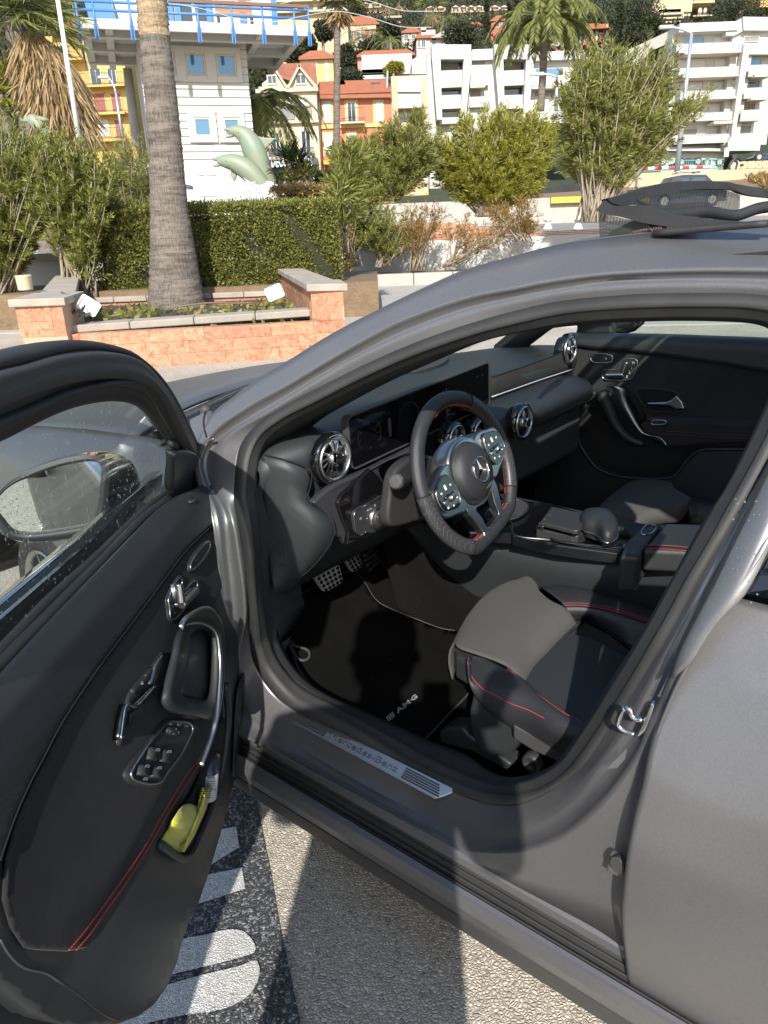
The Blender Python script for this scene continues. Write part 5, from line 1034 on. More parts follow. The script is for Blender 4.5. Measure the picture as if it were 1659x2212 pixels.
sue=T(2,0,(1436,60),(1330,140),(1200,270),(1100,400),(1000,540),(880,700),(760,860),(640,1020),(520,1190),(400,1380),(295,1590))+T(3,0,(195,120),(95,350),(30,580),(10,850),(60,1030),(150,1165),(230,1180),(430,1190),(560,1165),(650,1085),(800,860),(1000,540),(1180,225),(1290,20))+T(2,0,(1385,1390),(1390,1300),(1440,1100),(1465,900),(1440,730),(1400,600),(1440,480),(1470,280),(1460,180))
def PDs(u,v,off=0.0):
 return PDr(u,v,.006+off)
skin('suede_pad',sue,PDs,M['suede'],door,thick=.008,round_=.005)
for px in ((T(2,0,(1378,1395),(1310,1560),(1262,1640))+T(3,0,(1225,20),(1150,140),(1060,290),(960,470),(860,630),(740,800),(640,940),(540,1070),(442,1186))),(T(2,0,(1385,1440),(1300,1620))+T(3,0,(1262,20),(1170,170),(1080,310),(980,490),(880,650),(760,830),(680,940),(590,1070),(490,1186)))):
 dashed('red_stitching',[PDs(u,v,.0035) for u,v in cr(px,70)],M['stitch'],door,r=.0011,n=120)
def dline(px,r=.0016,m_='dark',off=.008,n=40,name='seam',fn=None): return ptube(name,px,r,M[m_],door,n=n,fn=lambda u,v: (fn or PDr)(u,v,off))
dline(T(2,0,(1437,40),(1330,130),(1200,260),(1100,390),(1000,530),(880,690),(640,1010),(400,1370),(290,1580))+T(3,0,(190,110),(90,340),(0,600)),n=60)
dline(T(3,0,(0,1110),(60,1210),(150,1290),(300,1330),(350,1360),(520,1480),(660,1590),(760,1640)),.002,'greyplastic',.0)
c=PDr(*T(1,0,(1235,1580))[0],.010);V,F=lathe(c,(0,0,1),[(.011,-.002),(.010,.002),(.006,.001),(0,.001)],18);car('screw_cap',V,F,M['plastic'],door)
ho=cr(T(2,0,(1240,665),(1340,640),(1410,675),(1446,770),(1458,920),(1445,1150),(1420,1290),(1380,1345),(1250,1320),(1090,1290),(1045,1240),(1060,1120),(1105,940),(1140,790)),60,closed=True)
hi=cr(T(2,0,(1275,765),(1320,765),(1352,800),(1362,880),(1362,1000),(1358,1120),(1345,1200),(1320,1216),(1250,1206),(1190,1196),(1172,1160),(1190,1060),(1215,930),(1235,800)),60,closed=True)
hc=np.mean(hi,axis=0);ky=lambda p: atan2(p[1]-hc[1],p[0]-hc[0]);ho.sort(key=ky);hi.sort(key=ky)
rows=[[PDr(u,v,.005) for u,v in ho],[PDr(u,v,.022) for u,v in ho],[PDr(u*.85+a*.15,v*.85+b*.15,.034) for (u,v),(a,b) in zip(ho,hi)],[PDr(u*.4+a*.6,v*.4+b*.6,.030) for (u,v),(a,b) in zip(ho,hi)],[PDr(u,v,.012) for u,v in hi],[PDr(u,v,-.02) for u,v in hi]]
V,F=grid(rows,closed_v=True);gh=car('grab_handle',V,F,M['softplastic'],door)
skin('handle_well',hi,lambda u,v: PDr(u,v,.0065),M['leather'],gh,thick=.004)
sv=T(2,0,(1168,752),(1190,715),(1240,688),(1310,672),(1370,690),(1412,750),(1432,860),(1436,1000),(1425,1150),(1408,1290),(1385,1400),(1350,1510),(1300,1640))
pts=[PDr(u,v,.040) for u,v in cr(sv,60)];wd=[.006+.014*max(0,min(1,(i-1)/9.0)) if i < 18 else max(.004,.020-.016*min(1,(i-18)/26.0)) for i in range(60)]
rows=[]
for i,p in enumerate(pts):
 t=unit(pts[min(i+1,59)]-pts[max(i-1,0)]);b=unit(np.cross(t,Dn));w=wd[i];rows.append([p+b*w*cos(a)+Dn*.006*sin(a) for a in [2*pi*k/10 for k in range(10)]])
V,F=grid(rows,closed_v=True);F += [tuple(range(10))[::-1],tuple(590+k for k in range(10))];car('silver_handle_trim',V,F,M['silver'],gh)
bz_=T(2,0,(763,1505),(790,1370),(820,1230),(850,1150),(960,1030),(1055,905),(1068,905),(1060,975),(1012,1140),(960,1230),(880,1340),(830,1440),(785,1518))
skin('opener_bezel',bz_,lambda u,v: PDr(u,v,.0085),M['plastic'],door,n=60,thick=.006)
skin('bright_plate',T(2,0,(1060,920),(1052,975),(1005,1120),(965,1115),(990,1010)),lambda u,v: PDr(u,v,.011),M['silver'],door,thick=.003)
for q in (T(2,0,(858,1150),(985,1042),(975,1085),(900,1168),(862,1180)),T(2,0,(945,1062),(992,1000),(988,1040),(950,1068))): skin('lock_button',q,lambda u,v: PDr(u,v,.013),M['plastic'],door,thick=.005)
LOCK=True
lv=skin('opener_lever',T(2,0,(1010,1125),(1000,1150),(905,1290),(880,1340),(860,1370),(800,1470),(782,1478),(778,1450),(800,1330),(822,1243),(870,1258),(940,1190)),lambda u,v: PDr(u,v,.024-.008*max(0,min(1,(u-870/3)/60))),M['silver'],door,thick=.012)
M['satin']=mat('dark_satin_chrome',(.16,.16,.17),rough=.25,metal=1.0)
lv.data.materials[0]=M['satin'];ptube('lever_edge',T(2,0,(782,1470),(800,1340),(822,1246),(872,1262),(1005,1130)),.0022,M['chrome'],lv,n=24,fn=lambda u,v: PDr(u,v,.026))
def dpanel(px,rim_px=None,r=.0016,n=60,off=.009):
 a=skin('switch_panel',px,lambda u,v: PDr(u,v,off),M['plastic'],door,n=n,thick=.004)
 if rim_px: V,F=tube([PDr(u,v,off+.001) for u,v in cr(rim_px,70,closed=True)],r,6,closed=True);car('panel_rim',V,F,M['silver'],door)
dpanel(T(2,0,(1222,345),(1245,280),(1325,190),(1360,180),(1372,215),(1345,280),(1265,380),(1230,392)),T(2,0,(1235,345),(1260,290),(1335,200),(1355,194),(1362,215),(1335,275),(1260,365),(1240,375)))
dpanel(T(2,0,(1078,560),(1120,460),(1165,405),(1190,425),(1195,485),(1235,440),(1270,425),(1293,450),(1290,500),(1225,605),(1130,722),(1098,705),(1085,630)),T(2,0,(1092,560),(1130,470),(1162,425),(1178,440),(1183,500),(1205,500),(1245,455),(1270,445),(1280,470),(1272,510),(1215,600),(1130,695),(1108,690),(1100,630)))
for a,b in (((1155,465),(1172,590)),((1175,605),(1268,508))):
 p,q=[PDr(*T(2,0,w)[0],.022) for w in (a,b)];V,F=tube([p,q],.0085,8);car('seat_switch',V,F,M['silver'],door,bevel=.002)
 V,F=tube([p-Dn*.012,q-Dn*.012],.006,8);car('switch_stem',V,F,M['silver'],door)
glyphs=[]
for q,s in (((1103,522),'M'),((1110,570),'1'),((1120,612),'2'),((1132,655),'3'),((1268,310),'u')):
 glyphs.append((s,T(2,0,q)[0]))
dpanel(T(2,0,(1040,1385),(1080,1348),(1160,1345),(1245,1355),(1282,1395),(1262,1470),(1200,1580))+T(3,0,(1125,40),(1070,105),(990,128),(900,115),(830,90),(808,45),(850,-40),(950,-150)),T(2,0,(1060,1392),(1095,1362),(1160,1360),(1225,1368),(1250,1400),(1230,1460),(1160,1590))+T(3,0,(1085,30),(1045,88),(980,102),(900,88),(855,65),(850,30),(890,-40),(980,-175)),r=.0022,n=90,off=.010)
def wsw(cx,cy,row,col,w=34,h=44):
 px=[(cx-w*.55,cy+h*.45),(cx-w*.35,cy-h*.40),(cx+w*.50,cy-h*.33),(cx+w*.38,cy+h*.55)];px=[(row,col,p) for p in px]
 P_=[T(row,col,p[2])[0] for p in px]
 o=skin('window_switch',P_,lambda u,v: PDr(u,v,.0185),M['plastic'],door,thick=.010,step=40)
 return o
def picon(nm,c,polys,s=1.0,off=.0205,m_='white',par=None):
 V,F=[],[]
 for q in polys: n=len(V);V += [PDr(c[0]+x*s,c[1]+y*s,off) for x,y in q];F.append(tuple(n+i for i in range(len(q))))
 return car(nm,V,F,M[m_],par or door,smooth=False)
WIN_I=[[(-5,2.6),(5,3.2),(5,3.9),(-5,3.3)],[(-5,2.8),(-4,2.8),(0,-2),(-1,-2)],[(-1,-2),(5.5,-1.6),(5.5,-.9),(-1,-1.3)],[(4.8,-1.2),(5.5,-1.2),(5.3,3.6),(4.6,3.6)],[(-2,.4),(4,.8),(4,1.5),(-2,1.1)]]
def wicon(row,col,cx,cy,s=1.0): picon('window_symbol',T(row,col,(cx,cy))[0],WIN_I,s)
def gpx(ch,c,h,off=.0105):
 Vt,Ft=text_vf(ch,1.0,res=1);V=[PDr(c[0]+x*h,c[1]-y*h,off) for x,y,z in Vt];car('button_print',V,Ft,M['white'],door,smooth=False)
for s,c in glyphs: gpx(s,c,5.5)
for cx,cy in ((1008,1560),(1090,1575)): wsw(cx,cy,2,0,68,92)
for cx,cy in ((945,1668),(1030,1682)): wsw(cx,cy,2,0,68,78)
picon('padlock_symbol',T(2,0,(921,1108))[0],[[(-3,-.5),(3,-.5),(3,4),(-3,4)],[(-2.2,-.5),(-1.5,-.5),(-1.5,-3.5),(-2.2,-3.5)],[(1.5,-.5),(2.2,-.5),(2.2,-3.5),(1.5,-3.5)],[(-2.2,-3.5),(2.2,-3.5),(2.2,-4.2),(-2.2,-4.2)]],.9,.0165)
for cx,cy in ((1020,1538),(1095,1550),(952,1643),(1030,1655)): wicon(2,0,cx,cy)
wicon(3,0,940,68)
ak=skin('mirror_adjuster',T(2,0,(1095,1395),(1160,1395),(1178,1415),(1170,1445),(1110,1442),(1088,1425)),lambda u,v: PDr(u,v,.017),M['plastic'],door,n=24,thick=.006,step=40)
for q in ((1142,1405),(1105,1418),(1158,1427),(1122,1437)): picon('arrow_print',T(2,0,q)[0],[[(-1.4,1.2),(1.4,1.2),(0,-1.3)]],1.0,.019)
for q in ((1108,1375),(1160,1377),(1208,1388)): picon('mirror_symbol',T(2,0,q)[0],[[(-4,-1.5),(1,-1.5),(1,-.9),(-4,-.9)],[(-4,1.2),(1,1.2),(1,1.8),(-4,1.8)],[(-4.2,-1.2),(-3.6,-1.2),(-3.6,1.5),(-4.2,1.5)],[(2.4,-2),(3.1,-2),(3.1,2),(2.4,2)]],.9,.0135)
sp_px=T(2,0,(1598,1010),(1608,1100),(1612,1250),(1600,1400),(1560,1560),(1545,1659))+T(3,0,(1522,40),(1515,60))+T(2,0,(1522,1500),(1532,1300),(1548,1150),(1575,1060))
sk=skin('speaker_grille',sp_px,lambda u,v: PDr(u,v,.010),M['plastic'],door,n=50,thick=.004)
parts=[]
for k in range(44):
 v0=1060+k*14.5;xr=interp(v0,[1000,1150,1250,1400,1560,1700],[1600,1610,1613,1602,1562,1525]);xl=interp(v0,[1060,1150,1300,1500,1700],[1572,1550,1535,1522,1512])
 parts.append(tube([PDr(*T(2,0,(xl+(xr-xl)*s,v0+7*sin(s*5+k*.25)+10*s))[0],.0112) for s in (0,.25,.5,.75,1)],.0009,4))
V,F=merge(*parts);stuff(car('grille_ribs',V,F,M['softplastic'],door))
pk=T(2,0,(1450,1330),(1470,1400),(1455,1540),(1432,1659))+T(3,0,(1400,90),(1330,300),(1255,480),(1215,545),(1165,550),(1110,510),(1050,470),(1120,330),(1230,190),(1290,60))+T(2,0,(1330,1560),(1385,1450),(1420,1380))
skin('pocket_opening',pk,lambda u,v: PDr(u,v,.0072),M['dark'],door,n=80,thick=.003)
ptube('pocket_rim',T(2,0,(1462,1120),(1478,1300),(1470,1450),(1450,1600))+T(3,0,(1420,100),(1350,300),(1280,460),(1235,555),(1190,585),(1140,570),(1080,525),(1030,490)),.0075,M['softplastic'],door,n=60,seg=8,fn=lambda u,v: PDr(u,v,.010))
def oskin(z): return interp(z,[.22,.30,.45,.7,.86,.95],[-.03,-.04,-.065,-.075,-.066,-.040])
rows=[[dpt(a,oskin(z)+.01*(a < .01),z) for a in np.linspace(.0,1.22,16)] for z in np.linspace(.24,.95,16)]
V,F=grid(rows);sk2=car('outer_skin',V,F,M['paint'],door,thick=.004,toff=1)
V,F=grid([[dpt(a,-.038,.935) for a in (0,.6,1.22)],[dpt(a,-.056,.938) for a in (0,.6,1.22)],[dpt(a,-.056,.955) for a in (0,.6,1.22)],[dpt(a,-.035,.958) for a in (0,.6,1.22)]]);car('belt_strip',V,F,M['chrome'],door,thick=.002)
V,F=tube([dpt(.80,-.080,.80),dpt(.82,-.118,.80),dpt(.93,-.122,.80),dpt(1.02,-.118,.80),dpt(1.04,-.080,.80)],[.012,.014,.016,.014,.012],10);car('outer_handle',V,F,M['paint'],door)
V,F=ext([dpt(0,x,.24) for x in (.04,-.03)]+[dpt(1.22,x,.24) for x in (-.03,.04)],(0,0,.01));car('door_bottom',V,F,M['paint'],door,smooth=False)
V,F=ext([dpt(1.22,x,z) for x,z in ((.06,.24),(.08,.5),(.08,.7),(.03,.94),(-.04,.95),(-.07,.7),(-.06,.45),(-.03,.24))],tuple(Dd*.006));car('door_end',V,F,M['paint'],door,smooth=False)
NF=60
fpx=[T(1,0,(-1200,1130),(-600,860),(0,655),(150,620),(300,585),(500,560),(700,580),(850,630),(940,700),(1040,800),(1120,920),(1190,1050),(1240,1150),(1278,1240),(1295,1330)),
 T(1,0,(-1200,1200),(-600,930),(0,720),(150,690),(350,630),(550,600),(730,618),(860,655),(940,705),(1040,810),(1120,925),(1188,1055),(1238,1155),(1276,1245),(1295,1340)),
 T(1,0,(-1200,1260),(-600,1000),(0,790),(150,745),(350,688),(550,655),(700,652),(830,668),(930,710),(1030,820),(1110,930),(1180,1060),(1230,1160),(1270,1250),(1292,1350)),
 T(1,0,(-1200,1420),(-600,1180),(0,960),(200,880),(400,820),(600,780),(780,775),(900,800),(990,850),(1060,930),(1110,1030),(1160,1130),(1210,1230),(1240,1290),(1270,1380)),
 T(1,0,(-1200,1500),(-600,1270),(0,1060),(200,980),(400,890),(600,835),(780,808),(900,825),(990,865),(1050,930),(1100,1020),(1140,1110),(1180,1190),(1195,1260),(1240,1400)),
 T(1,0,(-1200,1540),(-600,1310),(0,1120),(200,1020),(400,920),(600,860),(780,830),(900,848),(975,885),(1035,960),(1080,1040),(1120,1120),(1160,1200),(1185,1270),(1200,1400)),
 T(1,0,(-1200,1620),(-600,1400),(0,1190),(160,1110),(300,1040),(450,980),(620,940),(780,930),(900,950),(970,1000),(1030,1080),(1080,1150),(1130,1230),(1170,1290),(1185,1400))]
fof=[-.008,-.004,.010,.014,.006,.008,-.012]
fr3=[[PDf(u,v,o) for u,v in cr(px,NF)] for px,o in zip(fpx,fof)]
def fstrip(name,rows,m_,parent=door,thick=.004,dense=None):
 if dense: rows=[list(map(np.array,q)) for q in zip(*[cr([r[i] for r in rows],dense) for i in range(len(rows[0]))])]
 V,F=grid(rows);return car(name,V,F,m_,parent,thick=thick,toff=0)
def lift(row,h): return [p+Dn*h for p in row]
fstrip('frame_outer_seal',[lift(fr3[0],-.02),fr3[0],lift(bl(fr3[0],fr3[1],.5),.004),fr3[1],lift(fr3[1],-.008)],M['seal'],dense=10)
fstrip('window_frame',[lift(fr3[1],-.012),lift(bl(fr3[1],fr3[2],.5),.0),fr3[2],bl(fr3[2],fr3[3],.3),lift(bl(fr3[2],fr3[3],.7),.004),fr3[3],lift(bl(fr3[3],fr3[4],.4),-.010),lift(fr3[4],-.006)],M['plastic2'] if 'plastic2' in M else M['greyplastic'],dense=22)
fstrip('inner_bead',[lift(fr3[4],-.006),lift(fr3[4],.003),lift(bl(fr3[4],fr3[5],.5),.005),fr3[5],lift(fr3[5],-.008)],M['rubber'],dense=10)
fstrip('glass_channel',[lift(fr3[5],-.006),lift(bl(fr3[5],fr3[6],.5),-.006),fr3[6],lift(fr3[6],-.01)],M['rubber'],dense=8)
skin('corner_trim',T(1,0,(1120,1556),(1125,1400),(1135,1290),(1190,1258),(1245,1268),(1285,1300),(1300,1370),(1312,1475),(1230,1520),(1150,1556)),lambda u,v: PDf(u,v,.022),M['softplastic'],door,n=50,thick=.02,round_=.006)
ptube('corner_seal',T(1,0,(1108,1212),(1128,1220),(1108,1400),(1098,1530),(1110,1560)),.007,M['rubber'],door,n=20,seg=8,fn=lambda u,v: PDf(u,v,.006))
for o_,px,m_ in ((.012,T(1,0,(1112,1562),(1040,1620))+T(2,0,(975,0),(660,320),(360,630),(0,1000),(-600,1600)),'rubber'),(.000,T(1,0,(1100,1550),(1020,1610))+T(2,0,(955,0),(640,310),(330,610),(0,950),(-600,1540)),'greyplastic'),(-.004,T(1,0,(1090,1540),(1000,1600))+T(2,0,(930,0),(620,300),(300,590),(0,905),(-600,1490)),'rubber')):
 ptube('belt_seal',px,.0085,M[m_],door,n=60,seg=8,fn=lambda u,v,o_=o_: PDp(u,v,o_))
gl=[lift([PDf(u,v,-.022) for u,v in cr(T(1,0,(-1200,1560),(-600,1340),(0,1130),(160,1060),(300,1000),(450,940),(620,900),(780,890),(900,915),(980,960),(1050,1040),(1110,1130),(1160,1215),(1180,1280)),40)],0)]
bt=[PDf(u,v,-.022) for u,v in cr(T(2,0,(-600,1520),(0,960),(330,640),(660,330),(960,20))+T(1,0,(1140,1590)),40)]
V,F=grid([gl[0],bl(gl[0],bt,.33),bl(gl[0],bt,.66),bt]);wg=car('window_glass',V,F,M['glass'],door)
rnd=random.Random(11);parts=[]
for _ in range(520):
 i=rnd.uniform(14,38);j=rnd.random()**.9;a=gl[0][int(i)]*(1-(i % 1))+gl[0][int(i)+1]*(i % 1);b=bt[int(i)]*(1-(i % 1))+bt[int(i)+1]*(i % 1);p=a*(1-j)+b*j-Dn*.001
 r=rnd.uniform(.0005,.0013)*(1.3 if rnd.random() < .1 else 1);h=r*rnd.uniform(1.0,3.4)
 parts.append(([p+Dd*r,p+np.array([0,0,h]),p-Dd*r,p-np.array([0,0,h]),p-Dn*r*.8],[(0,1,4),(1,2,4),(2,3,4),(3,0,4)]))
M['drop2']=mat('bright_raindrop',(.8,.85,.82),rough=.08,spec=1.0)
V,F=merge(*parts);stuff(car('raindrops',V,F,M['drop2'],door))
mc=PDp(*T(1,0,(330,1640))[0],-.17);tgt=dpt(.80,-.085,.70);mn=unit(unit(EYE-mc)+unit(tgt-mc))
def PMir(u,v,o=0.0): 
 d=RC@ray0(u,v);t=(mn.dot(mc-EYE)+o)/mn.dot(d);return EYE+d*t
mo=cr(T(1,0,(-60,1600),(20,1500),(110,1430),(290,1350),(480,1300),(600,1290),(690,1330),(715,1400),(705,1500),(690,1650))+T(2,0,(660,60),(600,130),(500,165),(330,185),(160,190),(50,160),(-20,80),(-70,0)),70,closed=True)
mi=cr(T(1,0,(-30,1610),(10,1545),(90,1480),(240,1420),(380,1370),(560,1335),(615,1335),(652,1365),(650,1450),(640,1560),(625,1659))+T(2,0,(610,30),(590,70),(540,90),(400,115),(250,135),(140,138),(80,120),(20,50),(-20,0)),70,closed=True)
mcen=np.mean(mi,axis=0);ky2=lambda p: atan2(p[1]-mcen[1],p[0]-mcen[0]);mo.sort(key=ky2);mi.sort(key=ky2)
fwd=unit(np.array([-.25,1.0,-.05]));side_v=unit(Dd*-.2+np.array([.3,.3,0]))
O3=[PMir(u,v) for u,v in mo];I3=[PMir(u,v) for u,v in mi];cc=np.mean(O3,axis=0)
rows=[[p-mn*.010 for p in I3],[p+mn*.001 for p in bl(I3,O3,.1)],[p+mn*.004 for p in bl(I3,O3,.5)],[p+mn*.001 for p in bl(I3,O3,.85)],O3]
V,F=grid([list(map(np.array,q)) for q in zip(*[cr([r[i] for r in rows],14) for i in range(70)])],closed_v=True);mh=car('mirror_surround',V,F,M['greyplastic'],door)
mh.data.materials[0]=M['softplastic']
V=I3;F=[tuple(range(70))];V2,F2=ext([p-mn*.006 for p in I3],-mn*.003);car('mirror_glass',V2,F2,M['mirror'],door,smooth=False)
push=PDp(*T(1,0,(905,1480))[0],-.17)-PDp(*T(1,0,(715,1450))[0],-.17)
hs=cr(T(1,0,(-70,1590),(10,1495),(110,1420),(290,1335),(480,1285),(620,1265),(740,1272),(840,1318),(895,1400),(908,1480),(895,1560),(860,1645))+T(2,0,(810,55),(740,105),(660,140),(500,172),(330,190),(160,194),(50,165),(-20,90),(-75,0)),70,closed=True)
hc2=np.mean(mo,axis=0);k3=lambda p: atan2(p[1]-hc2[1],p[0]-hc2[0]);mo2=sorted(mo,key=k3);hs.sort(key=k3);O4=[PMir(u,v) for u,v in mo2]
H1=[PMir(u,v)+fwd_ for (u,v),fwd_ in ((p,(PMir(*p)-EYE)*.085) for p in hs)];H2=[cc+(p-cc)*.72+(p-EYE)*.05 for p in H1];H3=[np.mean(H1,axis=0)+(p-np.mean(H1,axis=0))*.15+(p-EYE)*.085 for p in H1]
rows=[O4,bl(O4,H1,.25),H1,[a_*.5+b_*.5+(a_-EYE)*.02 for a_,b_ in zip(H1,H2)],H2,H3]
V,F=grid([list(map(np.array,q)) for q in zip(*[cr([r[i] for r in rows],20) for i in range(70)])],closed_v=True);car('mirror_housing',V,F,M['gloss'],door)
q0=PDp(*T(2,0,(740,130))[0],-.10);V,F=tube([PDp(*T(2,0,(620,90))[0],-.17),PDp(*T(2,0,(680,90))[0],-.15),PDp(*T(2,0,(800,110))[0],-.09),PDp(*T(2,0,(900,60))[0],-.03)],[.035,.038,.036,.040],12);car('mirror_arm',V,F,M['softplastic'],door)
# -- things lying in the door pocket (things of their own)
def wskin(name,px,fn,m_,base,label,cat,thick=.004,n=None,step=8):
 global CAR_BASE
 o=skin(name,px,fn,m_,CAR,step=step,n=n,thick=thick);b=RZ@base
 me=o.data
 for v in me.vertices: v.co=Vector(tuple(RZ@(np.array(v.co)+CAR_BASE)-b))
 o.parent=None;o.location=tuple(b);ORG[o.name]=b;tag(o,label,cat);return o
def bulgefn(cx,cy,rr,h,off): return lambda u,v: PDr(u,v,off+h*max(0,1-((u-cx)**2+(v-cy)**2)/rr**2))
cb=PDr(*T(3,0,(1180,400))[0],.0)
cloth=wskin('microfibre_cloth',T(3,0,(1056,468),(1090,410),(1140,325),(1180,260),(1200,236),(1240,232),(1272,250),(1285,275),(1262,380),(1215,480),(1190,540),(1160,545),(1110,510)),bulgefn(405,1770,55,.016,.009),M['yellow'],cb,'folded yellow microfibre cloth stuffed into the open door pocket','cloth',n=60)
def sub_skin(name,px,fn,m_,par,thick=.003,n=None):
 o=skin(name,px,fn,m_,CAR,step=8,n=n,thick=thick);b=ORG[par.name]
 for v in o.data.vertices: v.co=Vector(tuple(RZ@(np.array(v.co)+CAR_BASE)-b))
 o.parent=par;return o
for k,px in enumerate((T(3,0,(1283,280),(1300,200),(1318,125),(1335,140),(1330,170),(1350,130),(1365,108),(1375,135),(1340,260),(1260,440),(1195,545),(1180,540),(1235,440),(1265,370)),T(3,0,(1290,290),(1330,170),(1340,200),(1290,340),(1220,480),(1190,535)))):
 sub_skin('cloth_fold',px,lambda u,v,k=k: PDr(u,v,.020+.006*k),M['yellow'],cloth)
bt_ax0=PDr(*T(3,0,(1335,190))[0],.004);bt_ax1=PDr(*T(3,0,(1350,20))[0],.006);bt_ax2=PDr(*T(2,0,(1400,1560))[0],.004)
M['bottle']=mat('clear_dark_bottle_plastic',(.05,.055,.07),rough=.12,spec=.8);M['label']=mat('grey_paper_label',(.5,.5,.52),rough=.6)
btl_base=RZ@bt_ax0
V,F=tube([bt_ax0,bt_ax1*.6+bt_ax0*.4,bt_ax1,bt_ax1*.35+bt_ax2*.65,bt_ax2],[.021,.021,.020,.016,.008],16)
btl=wobj('spray_bottle',[RZ@np.array(v) for v in V],F,M['bottle'],base=btl_base,smooth=True);tag(btl,'spray bottle with grey text label standing behind the yellow cloth','bottle')
V,F=tube([bt_ax0,bt_ax1],.0215,16,caps=False);wobj('paper_label',[RZ@v for v in V],F,M['label'],btl,smooth=True)
lq=quad(*[PDr(*q,.031) for q in T(3,0,(1285,70),(1395,75),(1400,35),(1295,30))]);sg=1 if Dn.dot(lq(0,0,1)-lq(0,0,0)) > 0 else -1
Vt,Ft=text_vf('Spray textile',1.0,bold=True,res=1);xm=max(v[0] for v in Vt)
V=[RZ@lq(.5+x/xm*.46,.35+y*.55,sg*.0) for x,y,z in Vt];wobj('label_heading',V,Ft,M['dark'],btl)
parts=[];rnd=random.Random(5)
for i in range(9):
 y=85+i*13;x=1290
 while x < 1385-(i > 4)*20:
  w=rnd.uniform(6,16);q=[RZ@PDr(*p,.030) for p in T(3,0,(x,y),(x+w,y+1),(x+w,y+5),(x,y+4))];parts.append((q,[(0,1,2,3)]));x += w+4
V,F=merge(*parts);wobj('label_small_print',V,F,M['dark'],btl)
# -- setting: materials
def asphalt(name,light,dark,stone,scale=135,bumpd=.004):
 m_=bpy.data.materials.new(name);m_.use_nodes=True;nt=m_.node_tree;n=nt.nodes;l=nt.links;b=n['Principled BSDF'];b.inputs['Roughness'].default_value=.85;b.inputs['Specular IOR Level'].default_value=.3
 tc=n.new('ShaderNodeTexCoord');src=tc.outputs['Object']
 nz=n.new('ShaderNodeTexNoise');nz.inputs['Scale'].default_value=40;nz.inputs['Detail'].default_value=3;l.new(src,nz.inputs['Vector'])
 mxv=n.new('ShaderNodeMix');mxv.data_type='VECTOR';mxv.inputs[0].default_value=.02;l.new(src,mxv.inputs[4]);l.new(nz.outputs['Color'],mxv.inputs[5])
 v=n.new('ShaderNodeTexVoronoi');v.inputs['Scale'].default_value=scale;v.inputs['Randomness'].default_value=1;l.new(mxv.outputs[1],v.inputs['Vector'])
 ve=n.new('ShaderNodeTexVoronoi');ve.feature='DISTANCE_TO_EDGE';ve.inputs['Scale'].default_value=scale;l.new(mxv.outputs[1],ve.inputs['Vector'])
 r=n.new('ShaderNodeValToRGB');els=r.color_ramp.elements;els[0].position=0;els[0].color=(*dark,1);els[1].position=1;els[1].color=(*light,1)
 e=els.new(.18);e.color=(*[a*.8+b_*.2 for a,b_ in zip(light,dark)],1);e=els.new(.6);e.color=(*[a*.9 for a in light],1);e=els.new(.93);e.color=(*stone,1)
 sx=n.new('ShaderNodeSeparateColor');l.new(v.outputs['Color'],sx.inputs[0]);l.new(sx.outputs[0],r.inputs[0])
 ed=n.new('ShaderNodeValToRGB');ed.color_ramp.elements[0].position=.0;ed.color_ramp.elements[0].color=(.45,.43,.42,1);ed.color_ramp.elements[1].position=.09;ed.color_ramp.elements[1].color=(1,1,1,1);l.new(ve.outputs['Distance'],ed.inputs[0])
 mm=n.new('ShaderNodeMix');mm.data_type='RGBA';mm.blend_type='MULTIPLY';mm.inputs[0].default_value=1;l.new(r.outputs[0],mm.inputs[6]);l.new(ed.outputs[0],mm.inputs[7])
 big=n.new('ShaderNodeTexNoise');big.inputs['Scale'].default_value=.9;big.inputs['Detail'].default_value=6;l.new(src,big.inputs['Vector'])
 br=n.new('ShaderNodeMapRange');br.inputs[1].default_value=.3;br.inputs[2].default_value=.7;br.inputs[3].default_value=.82;br.inputs[4].default_value=1.12;l.new(big.outputs[0],br.inputs[0])
 m2=n.new('ShaderNodeVectorMath');m2.operation='SCALE';l.new(mm.outputs[2],m2.inputs[0]);l.new(br.outputs[0],m2.inputs['Scale']);l.new(m2.outputs[0],b.inputs['Base Color'])
 v2=n.new('ShaderNodeTexVoronoi');v2.inputs['Scale'].default_value=17;l.new(mxv.outputs[1],v2.inputs['Vector']);lt=n.new('ShaderNodeMath');lt.operation='LESS_THAN';lt.inputs[1].default_value=.13;l.new(v2.outputs['Distance'],lt.inputs[0])
 s2=n.new('ShaderNodeSeparateColor');l.new(v2.outputs['Color'],s2.inputs[0]);g2=n.new('ShaderNodeMath');g2.operation='GREATER_THAN';g2.inputs[1].default_value=.72;l.new(s2.outputs[0],g2.inputs[0]);a2=n.new('ShaderNodeMath');a2.operation='MULTIPLY';l.new(lt.outputs[0],a2.inputs[0]);l.new(g2.outputs[0],a2.inputs[1])
 m3=n.new('ShaderNodeMix');m3.data_type='RGBA';l.new(a2.outputs[0],m3.inputs[0]);l.new(m2.outputs[0],m3.inputs[6]);m3.inputs[7].default_value=(.05,.055,.055,1);l.new(m3.outputs[2],b.inputs['Base Color'])
 cl=n.new('ShaderNodeMapRange');cl.inputs[1].default_value=0;cl.inputs[2].default_value=.3;l.new(ve.outputs['Distance'],cl.inputs[0])
 ad=n.new('ShaderNodeMath');ad.operation='MULTIPLY_ADD';ad.inputs[1].default_value=.6;l.new(cl.outputs[0],ad.inputs[0]);l.new(sx.outputs[1],ad.inputs[2])
 bp=n.new('ShaderNodeBump');bp.inputs['Strength'].default_value=.75;bp.inputs['Distance'].default_value=bumpd;l.new(ad.outputs[0],bp.inputs['Height']);l.new(bp.outputs[0],b.inputs['Normal'])
 return m_
M['asphalt']=asphalt('tan_aggregate_asphalt',(.60,.54,.445),(.36,.32,.27),(.70,.64,.54))
